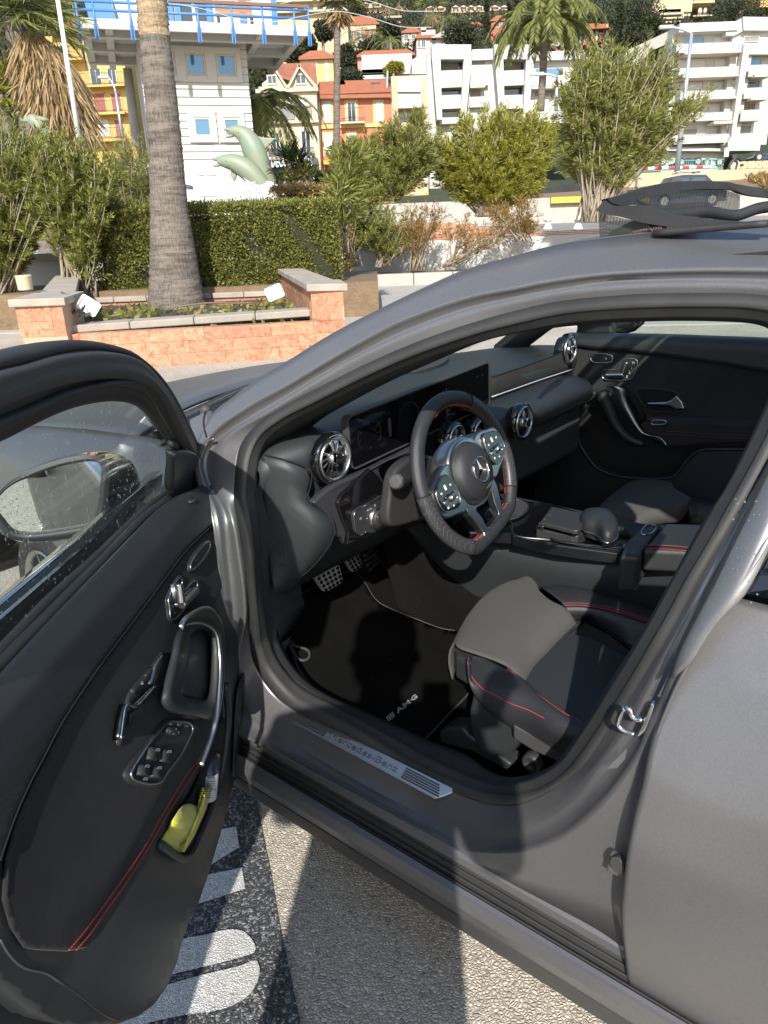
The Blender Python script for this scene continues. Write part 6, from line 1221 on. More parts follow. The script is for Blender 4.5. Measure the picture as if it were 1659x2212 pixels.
M['darkasphalt']=asphalt('black_coated_asphalt',(.085,.090,.095),(.035,.037,.040),(.40,.40,.39),scale=190)
M['roadpaint']=asphalt('worn_white_road_paint',(.74,.73,.69),(.50,.49,.46),(.80,.79,.75),scale=190,bumpd=.003)
M['road']=mat('grey_road',(.26,.25,.235),rough=.9,noise=(.6,(.20,.195,.185),.8,8))
M['pavement']=mat('pale_concrete',(.46,.43,.38),rough=.9,noise=(2.2,(.36,.335,.30),.9,9),speck=(9,(.2,.18,.16),.06))
M['soil']=mat('dry_soil',(.25,.17,.10),rough=1,noise=(6,(.14,.10,.06),1,8),bump=(20,.8,'noise',.03))
M['scrub']=mat('hillside_scrub',(.045,.06,.025),rough=1,noise=(.05,(.028,.036,.018),1,9))
M['cap']=mat('grey_stone_coping',(.44,.385,.315),rough=.85,noise=(3.5,(.28,.245,.20),1,9),bump=(30,.5,'noise',.006))
def pinkstone():
 m_=mat('pink_marble_cladding',(.62,.34,.20),rough=.7,noise=(4.2,(.70,.50,.36),1.1,10));nt=m_.node_tree;n=nt.nodes;l=nt.links;b=n['Principled BSDF'];tc=n.new('ShaderNodeTexCoord')
 t=n.new('ShaderNodeTexNoise');t.inputs['Scale'].default_value=9;t.inputs['Detail'].default_value=8;t.inputs['Distortion'].default_value=1.8;l.new(tc.outputs['Object'],t.inputs['Vector'])
 r=n.new('ShaderNodeValToRGB');e=r.color_ramp.elements;e[0].position=.3;e[0].color=(.36,.13,.07,1);e[1].position=.68;e[1].color=(.52,.29,.18,1);q=e.new(.45);q.color=(.45,.21,.12,1);l.new(t.outputs[0],r.inputs[0])
 v=n.new('ShaderNodeTexNoise');v.inputs['Scale'].default_value=5;v.inputs['Detail'].default_value=12;v.inputs['Distortion'].default_value=3;l.new(tc.outputs['Object'],v.inputs['Vector'])
 cr_=n.new('ShaderNodeValToRGB');q=cr_.color_ramp.elements;q[0].position=.49;q[0].color=(1,1,1,1);q[1].position=.515;q[1].color=(1,1,1,1);z=q.new(.502);z.color=(.62,.5,.42,1);l.new(v.outputs[0],cr_.inputs[0])
 mm=n.new('ShaderNodeMix');mm.data_type='RGBA';mm.blend_type='MULTIPLY';mm.inputs[0].default_value=1;l.new(r.outputs[0],mm.inputs[6]);l.new(cr_.outputs[0],mm.inputs[7])
 oi=n.new('ShaderNodeObjectInfo');hv=n.new('ShaderNodeHueSaturation');mr=n.new('ShaderNodeMapRange');mr.inputs[3].default_value=.82;mr.inputs[4].default_value=1.12;l.new(oi.outputs['Random'],mr.inputs[0]);l.new(mr.outputs[0],hv.inputs['Value']);l.new(mm.outputs[2],hv.inputs['Color']);l.new(hv.outputs[0],b.inputs['Base Color'])
 return m_
M['pink']=pinkstone()
def bark(name,a,b_,ring=14,vert=60):
 m_=mat(name,a,rough=.95);nt=m_.node_tree;n=nt.nodes;l=nt.links;b=n['Principled BSDF'];tc=n.new('ShaderNodeTexCoord')
 mp=n.new('ShaderNodeMapping');mp.inputs['Scale'].default_value=(1,1,.12);l.new(tc.outputs['Object'],mp.inputs[0])
 v=n.new('ShaderNodeTexNoise');v.inputs['Scale'].default_value=vert;v.inputs['Detail'].default_value=4;l.new(mp.outputs[0],v.inputs['Vector'])
 mp2=n.new('ShaderNodeMapping');mp2.inputs['Scale'].default_value=(.16,.16,1);l.new(tc.outputs['Object'],mp2.inputs[0])
 w=n.new('ShaderNodeTexNoise');w.inputs['Scale'].default_value=ring;w.inputs['Detail'].default_value=6;w.inputs['Roughness'].default_value=.75;l.new(mp2.outputs[0],w.inputs['Vector'])
 mu=n.new('ShaderNodeMath');mu.operation='MULTIPLY_ADD';mu.inputs[1].default_value=.55;l.new(v.outputs[0],mu.inputs[0]);l.new(w.outputs[0],mu.inputs[2])
 r=n.new('ShaderNodeValToRGB');e=r.color_ramp.elements;e[0].position=.62;e[0].color=(*b_,1);e[1].position=.88;e[1].color=(*a,1);l.new(mu.outputs[0],r.inputs[0]);l.new(r.outputs[0],b.inputs['Base Color'])
 bp=n.new('ShaderNodeBump');bp.inputs['Strength'].default_value=.8;bp.inputs['Distance'].default_value=.03;l.new(mu.outputs[0],bp.inputs['Height']);l.new(bp.outputs[0],b.inputs['Normal']);return m_
M['bark']=bark('grey_palm_bark',(.215,.18,.15),(.075,.062,.052));M['barktan']=bark('fresh_tan_palm_bark',(.42,.32,.20),(.20,.14,.085),ring=20)
M['twig']=mat('pale_twig_bark',(.36,.30,.22),rough=.9,noise=(12,(.22,.18,.13),1))
def leafmat(name,c1,c2,trans=.25,rough=.45):
 m_=bpy.data.materials.new(name);m_.use_nodes=True;nt=m_.node_tree;n=nt.nodes;l=nt.links;b=n['Principled BSDF'];b.inputs['Roughness'].default_value=rough;b.inputs['Specular IOR Level'].default_value=.35
 at=n.new('ShaderNodeAttribute');at.attribute_name='rnd';r=n.new('ShaderNodeValToRGB');r.color_ramp.elements[0].color=(*c1,1);r.color_ramp.elements[1].color=(*c2,1);l.new(at.outputs['Fac'],r.inputs[0]);l.new(r.outputs[0],b.inputs['Base Color'])
 tr=n.new('ShaderNodeBsdfTranslucent');hs=n.new('ShaderNodeHueSaturation');hs.inputs['Value'].default_value=1.5;l.new(r.outputs[0],hs.inputs['Color']);l.new(hs.outputs[0],tr.inputs[0]);mx=n.new('ShaderNodeMixShader');mx.inputs[0].default_value=trans
 l.new(b.outputs[0],mx.inputs[1]);l.new(tr.outputs[0],mx.inputs[2]);l.new(mx.outputs[0],n['Material Output'].inputs[0]);return m_
M['oleander']=leafmat('oleander_leaf',(.11,.125,.026),(.27,.275,.068));M['hedge']=leafmat('hedge_leaf',(.10,.115,.028),(.27,.265,.07));M['pitto']=leafmat('yellow_green_leaf',(.18,.19,.028),(.36,.34,.06))
M['willow']=leafmat('long_olive_leaf',(.13,.14,.035),(.29,.28,.08));M['wood']=leafmat('dark_hill_leaf',(.020,.028,.014),(.060,.068,.032),.08,.8);M['palmleaf']=leafmat('palm_leaf',(.12,.145,.04),(.29,.30,.10));M['deadleaf']=leafmat('dead_tan_palm_leaf',(.22,.15,.07),(.48,.36,.20))
M['dry']=leafmat('dry_ochre_leaf',(.20,.14,.05),(.36,.24,.09));M['darkhedge']=leafmat('dark_hedge_leaf',(.02,.032,.012),(.06,.08,.025));M['redleaf']=leafmat('rusty_leaf',(.16,.10,.03),(.34,.22,.06))
for k,c in dict(wwhite=(.56,.545,.51),wyellow=(.62,.41,.13),wcream=(.60,.50,.36),worange=(.58,.20,.11),wpink=(.66,.30,.24),wsand=(.60,.48,.30),wlemon=(.66,.52,.20),wrose=(.70,.45,.45),wred=(.45,.13,.09),wgrey=(.40,.38,.34),wbeige=(.58,.47,.36),wochre=(.55,.37,.13)).items(): M[k]=mat(k[1:]+'_render_wall',c,rough=.85,noise=(.8,tuple(a*.86 for a in c),.8,8))
M['tile']=mat('terracotta_roof_tile',(.38,.14,.075),rough=.85,noise=(1.5,(.25,.10,.06),1,8),bump=(5,.6,'noise',.05))
M['pane']=mat('window_glass_dark',(.05,.065,.075),rough=.06,spec=.8);M['panesky']=mat('window_glass_blue',(.10,.22,.33),rough=.04,spec=1.0,metal=.25)
M['shut']=mat('pale_grey_shutter',(.55,.56,.55),rough=.7);M['shutred']=mat('brown_red_shutter',(.30,.11,.07),rough=.7);M['bluemetal']=mat('blue_painted_metal',(.08,.22,.50),rough=.4);M['bluetile']=mat('cobalt_glazed_tile',(.03,.05,.42),rough=.15)
M['steel']=mat('galvanised_steel',(.52,.55,.60),rough=.4,metal=.6);M['whitepaint']=mat('white_paint',(.80,.79,.77),rough=.5);M['planks']=mat('varnished_bench_wood',(.45,.18,.06),rough=.5);M['brown']=mat('brown_handrail_wood',(.16,.10,.075),rough=.6)
M['awning']=mat('beige_awning_canvas',(.66,.56,.44),rough=.9);M['balglass']=mat('frosted_balcony_glass',(.42,.47,.46),rough=.2,spec=.7);M['iron']=mat('black_iron',(.05,.05,.05),rough=.5);M['verdi']=mat('green_bronze_patina',(.17,.27,.21),rough=.5,noise=(2.2,(.30,.26,.15),1.1,8));M['water']=mat('white_water_spray',(.8,.82,.84),rough=.2,trans=.2)
M['greenfence']=mat('green_painted_fence',(.10,.28,.22),rough=.6);M['redp']=mat('red_reflective_paint',(.65,.06,.05),rough=.5);M['darkcar']=mat('dark_car_paint',(.03,.035,.04),rough=.2,coat=1);M['retain']=mat('sandstone_retaining_wall',(.56,.44,.29),rough=.9,noise=(2,(.42,.33,.22),1,9));M['plinth']=mat('grey_render',(.30,.28,.24),rough=.9,noise=(5,(.22,.2,.17),.8))
M['signdark']=mat('charcoal_shop_fascia',(.07,.075,.08),rough=.5);M['plantsoil']=mat('planter_soil',(.10,.085,.06),rough=1,noise=(9,(.05,.045,.035),1,8),bump=(40,1,'noise',.03))
# -- ground, road, hill
def gzw(y,x=0): return interp(y,[0,21,26,40,60,95,120,150,175,200,240,300,340,420,520],[0,0,.35,.95,2.6,6.0,12,23,31,37,48,63,73,118,185])
ys=[-60,-20,0,6,12,20,22,26,32,40,50,60,75,95,120,140,170,200,250,300,360,420,520];xs_=list(np.linspace(-400,400,41))
rnd=random.Random(3)
rows=[[(x,y,gzw(y)+(rnd.uniform(-2,1)*(y > 130))) for x in xs_] for y in ys[11:]]
V,F=grid(rows);h_=wobj('hillside',V,F,M['scrub'],smooth=True);struct(h_)
rows=[[(x,y,gzw(y)) for x in (-400,-60,-20,0,20,60,400)] for y in ys[:12]]
V,F=grid(rows);g_=wobj('ground',V,F,M['asphalt']);struct(g_)
dk=[RZ@P(u,v,Z=.004) for u,v in T(3,1,(-10,130),(35,380),(100,700),(150,1000),(215,1290),(290,1659),(330,1900))+T(3,0,(-900,2400),(-1400,900),(1000,-700))+T(3,1,(-130,-90))]
c_=np.mean(dk,axis=0);V,F=[np.array(p) for p in dk],[tuple(range(len(dk)))];struct(wobj('asphalt_strip',V,F,M['darkasphalt']))
ltr=[T(3,0,(1200,450),(1415,400),(1530,380),(1552,512),(1370,625),(1100,720)),T(3,0,(1100,760),(1340,692),(1567,645),(1590,782),(1285,880),(1000,960)),
 T(3,0,(900,1270),(1180,1110),(1330,1080),(1480,1045),(1570,1055),(1620,1095),(1650,1140),(1656,1185),(1560,1225),(1400,1268),(1120,1335),(900,1390)),
 T(3,0,(900,1470),(1100,1400),(1350,1330),(1560,1280),(1659,1243))+T(3,1,(22,1290),(20,1350),(-15,1430))+T(3,0,(1590,1490),(1450,1560),(1200,1600),(1000,1640),(780,1700),(700,1600))]
for px in ltr:
 pts=[RZ@P(u,v,Z=.008) for u,v in (cr(px,60,closed=True) if len(px) > 8 else px)]
 V,F=pts,[tuple(range(len(pts)))];struct(wobj('road_letter',V,F,M['roadpaint']))
def gpoly(name,px,z,m_,dz=0,kind=True):
 pts=[WG(u,v,z) for u,v in px];V,F=ext(pts,(0,0,-.05-dz)) ;o=wobj(name,[p for p in V],F,m_);struct(o);return o
pv=[np.array(p) for p in ((-60,14.0,.012),(-4.6,12.6,.012),(-1.2,11.4,.012),(4.5,10.5,.012),(30,9.5,.012),(60,20,.012),(-60,20.0,.012))]
struct(wobj('pavement',*ext(pv,(0,0,-.03)),M['pavement']))
kb=merge(*[box(x,x+.98,19.9,20.15,0,.14) for x in np.arange(-45,45,1.0)])
for i,x in enumerate(np.arange(-14,22,1.0)): 
 o=wobj('kerb_stone',*box(x,x+.985,19.9,20.18,-.02,.30),M['pavement'],bevel=.02) if i == 0 else o
 if i: 
  q=o.copy();COL.objects.link(q);q.location=(i*1.0,0,0);struct(q)
 else: struct(o)
struct(wobj('verge',*box(-14,22,20.18,21.6,.05,.26),M['soil']))
struct(wobj('road',*ext([np.array(p) for p in ((-2,26,gzw(26)+.03),(40,26,gzw(26)+.03),(60,48,gzw(48)+.03),(2,48,gzw(48)+.03))],(0,0,-.02)),M['road']))
for x0,y0,dx in ((8.0,33,2.2),(10.4,36.2,2.0),(12.2,31.5,2.4),(5.4,34.8,1.4)):
 struct(wobj('road_marking',[(x0,y0,gzw(y0)+.045),(x0+dx,y0+.2,gzw(y0+.2)+.045),(x0+dx+.1,y0+.6,gzw(y0+.6)+.045),(x0+.1,y0+.4,gzw(y0+.4)+.045)],[(0,1,2,3)],M['whitepaint']))
M['kyellow']=mat('yellow_kerb_paint',(.62,.40,.06),rough=.7)
yk=[W(*T(0,2,(255,1285))[0],42),W(*T(0,2,(500,1300))[0],42)];V,F=box(yk[0][0],yk[1][0]+6,42,42.3,yk[0][2]-.25,yk[0][2]+.05);struct(wobj('yellow_kerb',V,F,M['kyellow']))
V,F=box(-2,40,42.3,47,gzw(43)-.3,yk[0][2]+.04);struct(wobj('far_pavement',V,F,M['pavement']))
# -- foliage helpers
def leafmesh(name,Pp,D,L,Wd,m_,base,parent=None,seed=0,curl=.0):
 n=len(Pp);rs=np.random.RandomState(seed);D=D/np.linalg.norm(D,axis=1)[:,None];R_=rs.normal(size=(n,3));S=np.cross(D,R_);S /= np.linalg.norm(S,axis=1)[:,None]+1e-9
 L=L*rs.uniform(.6,1.25,n)[:,None];Wd=Wd*rs.uniform(.7,1.2,n)[:,None];Nn=np.cross(D,S)
 A=Pp-np.array(base);V=np.empty((n,4,3));V[:,0]=A;V[:,1]=A+D*L*.5+S*Wd*.5;V[:,2]=A+D*L-Nn*L*curl;V[:,3]=A+D*L*.5-S*Wd*.5
 me=bpy.data.meshes.new(name);me.vertices.add(4*n);me.vertices.foreach_set('co',V.reshape(-1).astype(np.float32));me.loops.add(4*n);me.loops.foreach_set('vertex_index',np.arange(4*n,dtype=np.int32))
 me.polygons.add(n);me.polygons.foreach_set('loop_start',np.arange(0,4*n,4,dtype=np.int32));me.polygons.foreach_set('loop_total',np.full(n,4,dtype=np.int32));me.update(calc_edges=True)
 at=me.attributes.new('rnd','FLOAT','FACE');at.data.foreach_set('value',rs.random_sample(n).astype(np.float32));me.materials.append(m_)
 o=new_obj(name,me,parent);
 if parent is None: o.location=tuple(map(float,base))
 ORG[o.name]=np.array(base,float);return o
def sprays(tips,rs,per,L,spread,down=.0):
 """leaves in whorls along the last part of each shoot"""
 Pp,D=[],[]
 for a,b in tips:
  d=b-a;ln=np.linalg.norm(d);d=d/ln;k=per;t=rs.uniform(0,1,k)**.7;p=a+np.outer(t,b-a);r=rs.normal(size=(k,3));r -= np.outer(r.dot(d),d);r /= np.linalg.norm(r,axis=1)[:,None]
  q=d*(.55+.5*t[:,None])+r*spread;q[:,2] -= down;Pp.append(p);D.append(q)
 return np.vstack(Pp),np.vstack(D)
def shrub(name,base,tips_fn,n_st,per,L,Wd,m_,label,cat,seed=1,stem_r=.02,spread=.8,shoots=5,sl=.35,group=None,down=0.0,bend=.25):
 """stems from the base to points of the crown, shoots at their ends, leaves on the shoots"""
 rs=np.random.RandomState(seed);t=thing(name,base,label,cat,group);base=np.array(base,float);st,tips=[],[]
 for i in range(n_st):
  e=tips_fn(rs);mid=base+(e-base)*.55+rs.normal(size=3)*.12*np.linalg.norm(e-base)*bend;b0=base+np.array([rs.normal()*.12,rs.normal()*.12,0]);pts=cr([b0,mid,e],7);st.append(tube(pts,list(np.linspace(stem_r,stem_r*.25,7)),5))
  for k in range(shoots):
   f=rs.uniform(.45,1);j=min(5,int(f*6));a=np.array(pts[j]);d=unit(e-base)*.8+rs.normal(size=3)*.55;d[2]=abs(d[2])*.8+.15;tips.append((a,a+unit(d)*sl*rs.uniform(.6,1.4)))
  tips.append((np.array(pts[4]),e+unit(e-base)*sl*.4))
 V,F=merge(*st);stuff(wobj('stems',V,F,M['twig'],t,smooth=True))
 Pp,D=sprays(tips,rs,per,L,spread,down);o=leafmesh('foliage',Pp,D,L,Wd,m_,base,t,seed);stuff(o);return t
def ellip(c,r,rs,lo=.55):
 d=rs.normal(size=3);d /= np.linalg.norm(d);return np.array(c)+d*np.array(r)*rs.uniform(lo,1)**.5
def uvtip(pxpoly,D0,D1):
 """random point inside a pixel outline at a depth between D0 and D1 (used to shape a crown in space)"""
 us=[p[0] for p in pxpoly];vs=[p[1] for p in pxpoly]
 def f(rs):
  while True:
   u=rs.uniform(min(us),max(us));v=rs.uniform(min(vs),max(vs))
   if poly_in(pxpoly,u,v): return W(u,v,rs.uniform(D0,D1))
 return f
def trunkmesh(pts,r,name,m_,parent,seg=14,rings=None):
 pts=cr(pts,rings or 30);n=len(pts);rr=np.interp(np.linspace(0,1,n),np.linspace(0,1,len(r)),r);V,F=tube(pts,list(rr),seg);return wobj(name,V,F,m_,parent,smooth=True)
def pinnate(parent,top,n,L,droop,seed,lf=60,lw=.03,ll=.45,up=.5,m_='palmleaf',rmin=0.0):
 rs=np.random.RandomState(seed);Pp,D,ra=[],[],[]
 for i in range(n):
  az=2*pi*i/n+rs.uniform(-.2,.2);el=rs.uniform(-.35,1.25)*up+.15;d0=np.array([cos(az)*cos(el),sin(az)*cos(el),sin(el)]);p=np.array(top,float);pts=[p];Lf=L*rs.uniform(.8,1.1)
  for k in range(9): d0=unit(d0+np.array([0,0,-droop*(.05+.03*k)]));p=p+d0*Lf/9;pts.append(p)
  ra.append(tube(pts,list(np.linspace(.03,.006,10)),4));pp=np.array(cr(pts,lf));dd=np.gradient(pp,axis=0);dd /= np.linalg.norm(dd,axis=1)[:,None];sd=np.cross(dd,(0,0,1));sd /= np.linalg.norm(sd,axis=1)[:,None]+1e-6
  for s in (-1,1): q=dd*.75+sd*s*.8;q[:,2] -= .28+rs.uniform(0,.15,len(q));Pp.append(pp[4:]);D.append(q[4:])
 Pp,D=np.vstack(Pp),np.vstack(D);o=leafmesh('fronds',Pp,D,ll,lw,M[m_],ORG[parent.name],parent,seed);stuff(o)
 V,F=merge(*ra);stuff(wobj('frond_ribs',V,F,M[m_],parent))
def fanpalm(parent,top,n,R0,seed,m_,el0,el1,ray=.9,nb=16,wd=.07):
 rs=np.random.RandomState(seed);Pp,D,st=[],[],[]
 for i in range(n):
  az=rs.uniform(0,2*pi);el=rs.uniform(el0,el1);d=np.array([cos(az)*cos(el),sin(az)*cos(el),sin(el)]);c=np.array(top)+d*R0*rs.uniform(.5,1);st.append(tube([np.array(top),c],.018,3));s=unit(np.cross(d,(0,0,1.0))+1e-4)
  for k in range(nb):
   a=-1.25+2.5*k/(nb-1);q=d*cos(a)+s*sin(a);q[2] -= .25*abs(a)+.1;Pp.append(c);D.append(q)
 o=leafmesh('fan_leaves',np.array(Pp),np.array(D),ray,wd,M[m_],ORG[parent.name],parent,seed,curl=.15);stuff(o);V,F=merge(*st);stuff(wobj('leaf_stalks',V,F,M[m_],parent))
# -- stone planter with the palm
ZL,ZP=.50,.83
pb=WG(*T(1,0,(390,456))[0],ZL);plt=thing('stone_planter',(-2.2,9.3,0),'low pink stone-clad planter with grey coping around the big palm trunk','planter')
def onz(r,c,x,y,z): return WG(*T(r,c,(x,y))[0],z)
FLa,FLb=onz(1,0,400,455,ZL),onz(1,1,375,345,ZL)
PLa,PLb=onz(1,0,45,283,ZP),onz(1,0,415,270,ZP)
PRa,PRb=onz(1,1,325,183,ZP),onz(1,1,592,178,ZP)
e1=unit((PRb-PLa)*np.array([1,1,0]));e2=np.array([-e1[1],e1[0],0]);up_=np.array([0,0,1.0])
LW=onz(1,0,518,112,ZP);LWi=onz(1,0,265,118,ZP);RW0,RW1=onz(1,1,65,45,ZP),onz(1,1,285,30,ZP)
def wall_stones(name_parent,a,b,z0,z1,inward,rows_,ln,seed,th=.16):
 """courses of cladding stones between ground points a and b, outward normal = -inward"""
 rs=random.Random(seed);L_=np.linalg.norm((b-a)[:2]);d=unit((b-a)*np.array([1,1,0]));inw=np.array(inward,float);h=(z1-z0)/rows_;first={}
 for r in range(rows_):
  x=0 if r % 2 == 0 else -ln*.45
  while x < L_-.02:
   w=ln*rs.choice([.8,1.0,1.25]);s,e=max(x,0)+.0015,min(x+w,L_)-.0015;x += w
   if e-s < .04: continue
   pr=rs.uniform(0,.007);p=a+d*s;q=a+d*e;V=[np.array([p[0],p[1],z0+r*h+.0015])-inw*pr,np.array([q[0],q[1],z0+r*h+.0015])-inw*pr,np.array([q[0],q[1],z0+(r+1)*h-.0015])-inw*pr,np.array([p[0],p[1],z0+(r+1)*h-.0015])-inw*pr]
   V,F=ext(V,inw*th);wobj('stone',V,F,M['pink'],name_parent)
def coping(a,b,z,w,inward,over=.05,th=.085,n=3):
 d=unit((b-a)*np.array([1,1,0]));L_=np.linalg.norm((b-a)[:2]);inw=np.array(inward,float)
 for k in range(n):
  s,e=L_*k/n+.004,L_*(k+1)/n-.004;p,q=a+d*s,a+d*e;V=[np.array([p[0],p[1],z-th]),np.array([q[0],q[1],z-th]),np.array([q[0],q[1],z]),np.array([p[0],p[1],z])]
  V,F=ext(V,inw*w);wobj('coping_stone',V,F,M['cap'],plt,bevel=.012)
core=mat('mortar',(.50,.33,.23),rough=.95)
A0,B0=PLa+e2*.05+e1*.05,PRb+e2*.05-e1*.05
wall_stones(plt,np.array([A0[0],A0[1],0]),np.array([B0[0],B0[1],0]),0,ZL-.085,e2,3,.62,1)
V,F=ext([A0+e2*.01-up_*A0[2],B0+e2*.01-up_*B0[2],B0+e2*.01+up_*(ZL-.09-B0[2]),A0+e2*.01+up_*(ZL-.09-A0[2])],e2*.14);wobj('wall_core',V,F,core,plt)
coping(FLa,FLb,ZL,.34,e2,n=4)
def endblock(a,b,depth,seed,wall_end,wi,we,side_in):
 A_,B_=a+e2*.05+e1*.05,b+e2*.05-e1*.05;zb=np.array([0,0,1.0])
 A_,B_=np.array([A_[0],A_[1],0]),np.array([B_[0],B_[1],0])
 wall_stones(plt,A_-e2*.004,B_-e2*.004,ZL-.085,ZP-.085,e2,2,.5,seed)
 V,F=ext([A_+zb*.02,B_+zb*.02,B_+zb*(ZP-.09),A_+zb*(ZP-.09)],e2*depth);wobj('block_core',V,F,core,plt)
 V,F=ext([a-zb*.085,b-zb*.085,b,a],e2*(depth+.08));wobj('coping_stone',V,F,M['cap'],plt,bevel=.012)
endblock(PLa,PLb,.9,3,None,None,None,1);endblock(PRa,PRb,.75,4,None,None,None,-1)
def sidewall(p0,p1,w,inner_dir,seed):
 d=unit((p1-p0)*np.array([1,1,0]));pr=np.array([-d[1],d[0],0])*inner_dir;a,b=np.array([p0[0],p0[1],0]),np.array([p1[0],p1[1],0])
 V,F=ext([a+pr*.05,b+pr*.05,b+pr*.05+up_*(ZP-.09),a+pr*.05+up_*(ZP-.09)],pr*(w-.1));wobj('wall_core',V,F,core,plt)
 wall_stones(plt,a+pr*.045,b+pr*.045,ZL-.1,ZP-.085,pr,2,.5,seed,.02)
 n=5
 for k in range(n):
  s,e=a+(b-a)*(k/n+.002),a+(b-a)*((k+1)/n-.002);V,F=ext([s+up_*(ZP-.088),e+up_*(ZP-.088),e+up_*(ZP-.005),s+up_*(ZP-.005)],pr*w);wobj('coping_stone',V,F,M['cap'],plt,bevel=.012)
sidewall(PLb+e2*.5,LW,.42,1,7);sidewall(PRa+e2*.3,RW0,.42,-1,8)
BC0,BC1=onz(1,0,520,275,ZL),onz(1,1,130,225,ZL);coping(BC0,BC1,ZL,.32,e2,n=6)
V,F=ext([np.array([BC0[0],BC0[1]+.04,0]),np.array([BC1[0],BC1[1]+.04,0]),np.array([BC1[0],BC1[1]+.04,ZL-.086]),np.array([BC0[0],BC0[1]+.04,ZL-.086])],e2*.22);wobj('wall_core',V,F,M['pink'],plt)
so=[A0*np.array([1,1,0])+e2*.15,B0*np.array([1,1,0])+e2*.15,np.array([RW0[0]+.1,RW0[1],0]),np.array([LW[0]-.1,LW[1],0])]
V,F=ext([p+up_*.36 for p in so],(0,0,-.3));struct(wobj('planter_soil',V,F,M['plantsoil']))
rs=np.random.RandomState(5);n=2600;a=rs.random_sample(n);b=rs.random_sample(n)**.8;cov=np.array([(so[0]*(1-x)+so[1]*x)*(1-y)+(so[3]*(1-x)+so[2]*x)*y+up_*.36 for x,y in zip(a,b)])
keep=np.sin(cov[:,0]*3.1)+np.sin(cov[:,1]*2.3+1)+rs.normal(size=n)*.5 > -.2;cov=cov[keep];stuff(tag(leafmesh('ground_cover',cov,np.abs(rs.normal(size=cov.shape))*np.array([1,1,.8])*rs.choice([-1,1],size=cov.shape)+np.array([0,0,.3]),.10,.07,M['hedge'],(-2.5,11,.36)),'low green weeds growing in the planter soil around the trunk','ground cover'))
n=500;cov=np.array([(so[0]*(1-x)+so[1]*x)*(1-y)+(so[3]*(1-x)+so[2]*x)*y+up_*.365 for x,y in zip(rs.random_sample(n),rs.random_sample(n))]);stuff(tag(leafmesh('leaf_litter',cov,rs.normal(size=cov.shape)*np.array([1,1,.2]),.12,.06,M['dry'],(-2.5,11,.36)),'dry fallen leaves and bits on the planter soil','litter'))
TB=(onz(1,0,950,325,.40)+onz(1,0,1335,298,.40))/2;TB[2]=.34;Dp=TB[1]
palm=thing('palm_tree',TB,'thick grey ringed palm trunk rising from the pink planter','palm tree')
cxs=[((950+1335)/2,310,1,0,385),((965+1300)/2,150,1,0,325),((975+1270)/2,0,1,0,295),((975+1215)/2,1350,0,0,240),((965+1180)/2,950,0,0,212),((940+1150)/2,650,0,0,205),((915+1110)/2,350,0,0,196),((900+1095)/2,200,0,0,195),((892+1080)/2,0,0,0,188)]
pts,rad=[],[]
for x,y,r,c,w in cxs:
 p=W(*T(r,c,(x,y))[0],Dp);l_=W(*T(r,c,(x-w/2,y))[0],Dp);pts.append(p);rad.append(abs(p[0]-l_[0]))
pts[0]=np.array([pts[0][0],Dp,.30]);Z_=[p[2] for p in pts]
def trunk_part(nm,z0,z1,m_,seed,rough_):
 rs=np.random.RandomState(seed);rows=[];nz_=int((z1-z0)/.022)
 for i in range(nz_+1):
  z=z0+(z1-z0)*i/nz_;x=np.interp(z,Z_,[p[0] for p in pts]);r=np.interp(z,Z_,rad);ph=rs.uniform(0,6);k=rs.normal()*.004*rough_
  rows.append([np.array([x+(r+k+.006*rough_*sin(a*3+ph)+rs.normal()*.0035*rough_)*cos(a),Dp+(r+k+rs.normal()*.0035*rough_)*sin(a),z]) for a in [2*pi*q/40 for q in range(40)]])
 V,F=grid(rows,closed_v=True);return wobj(nm,V,F,m_,palm,smooth=True)
ztan=W(*T(0,0,(1000,240))[0],Dp)[2];trunk_part('trunk',.30,ztan,M['bark'],1,.55);trunk_part('fresh_trunk',ztan,Z_[-1]+.6,M['barktan'],2,1.5)
topz=Z_[-1]+.6;fanpalm(palm,(pts[-1][0],Dp,topz+.1),34,1.0,3,'palmleaf',.1,1.4)
def flood(px,z,dep,rot,lab):
 c=W(*px,dep);t=thing('floodlight',c,lab,'floodlight');f=frame3(c,(cos(rot),.3,sin(rot)),(-sin(rot),.1,cos(rot)))
 V,F=grid([[f(x,y,h) for x,y in rrect(w,hh,.03,3)] for w,hh,h in ((.09,.08,-.07),(.13,.10,-.05),(.22,.17,.01),(.235,.18,.02),(.235,.18,.03),(.20,.15,.03))],closed_v=True);wobj('housing',V,F,M['whitepaint'],t)
 V,F=plate(f,rrect(.20,.15,.02,3),.012,.02);wobj('lens',V,F,M['shut'],t);V,F=tube([f(-.18,0,0),f(-.26,-.06,-.12),f(-.3,-.1,-.3)],.012,6);wobj('bracket',V,F,M['brown'],t);return t
flood(T(1,0,(575,318))[0],.5,8.95,-.7,'fallen white floodlight lying at the left end of the planter')
flood(T(1,1,(118,238))[0],.5,10.3,.35,'white floodlight tipped over beside the right planter wall')
V,F=tube([W(*q,9.9) for q in cr(T(1,0,(1130,335),(1230,318),(1340,305),(1520,306),(1640,303)),20)],.012,6);c_=V[0];tag(wobj('cable',V,F,M['brown'],base=tuple(c_),smooth=True),'brown cable lying on the coping in front of the palm trunk','cable')
rs=random.Random(8);ch=thing('charred_debris',W(*T(1,0,(470,375))[0],8.9),'black burnt plastic scraps below the left floodlight','debris')
for k in range(14):
 c=ORG[ch.name]+np.array([rs.uniform(-.14,.18),rs.uniform(-.1,.1),rs.uniform(-.02,.05)]);V,F=obox(c,unit((rs.random(),rs.random()-.5,.2)),unit((rs.random()-.5,rs.random(),.1)),(0,0,1),rs.uniform(.02,.09),rs.uniform(.01,.02),.008);wobj('scrap',V,F,M['iron'],ch)
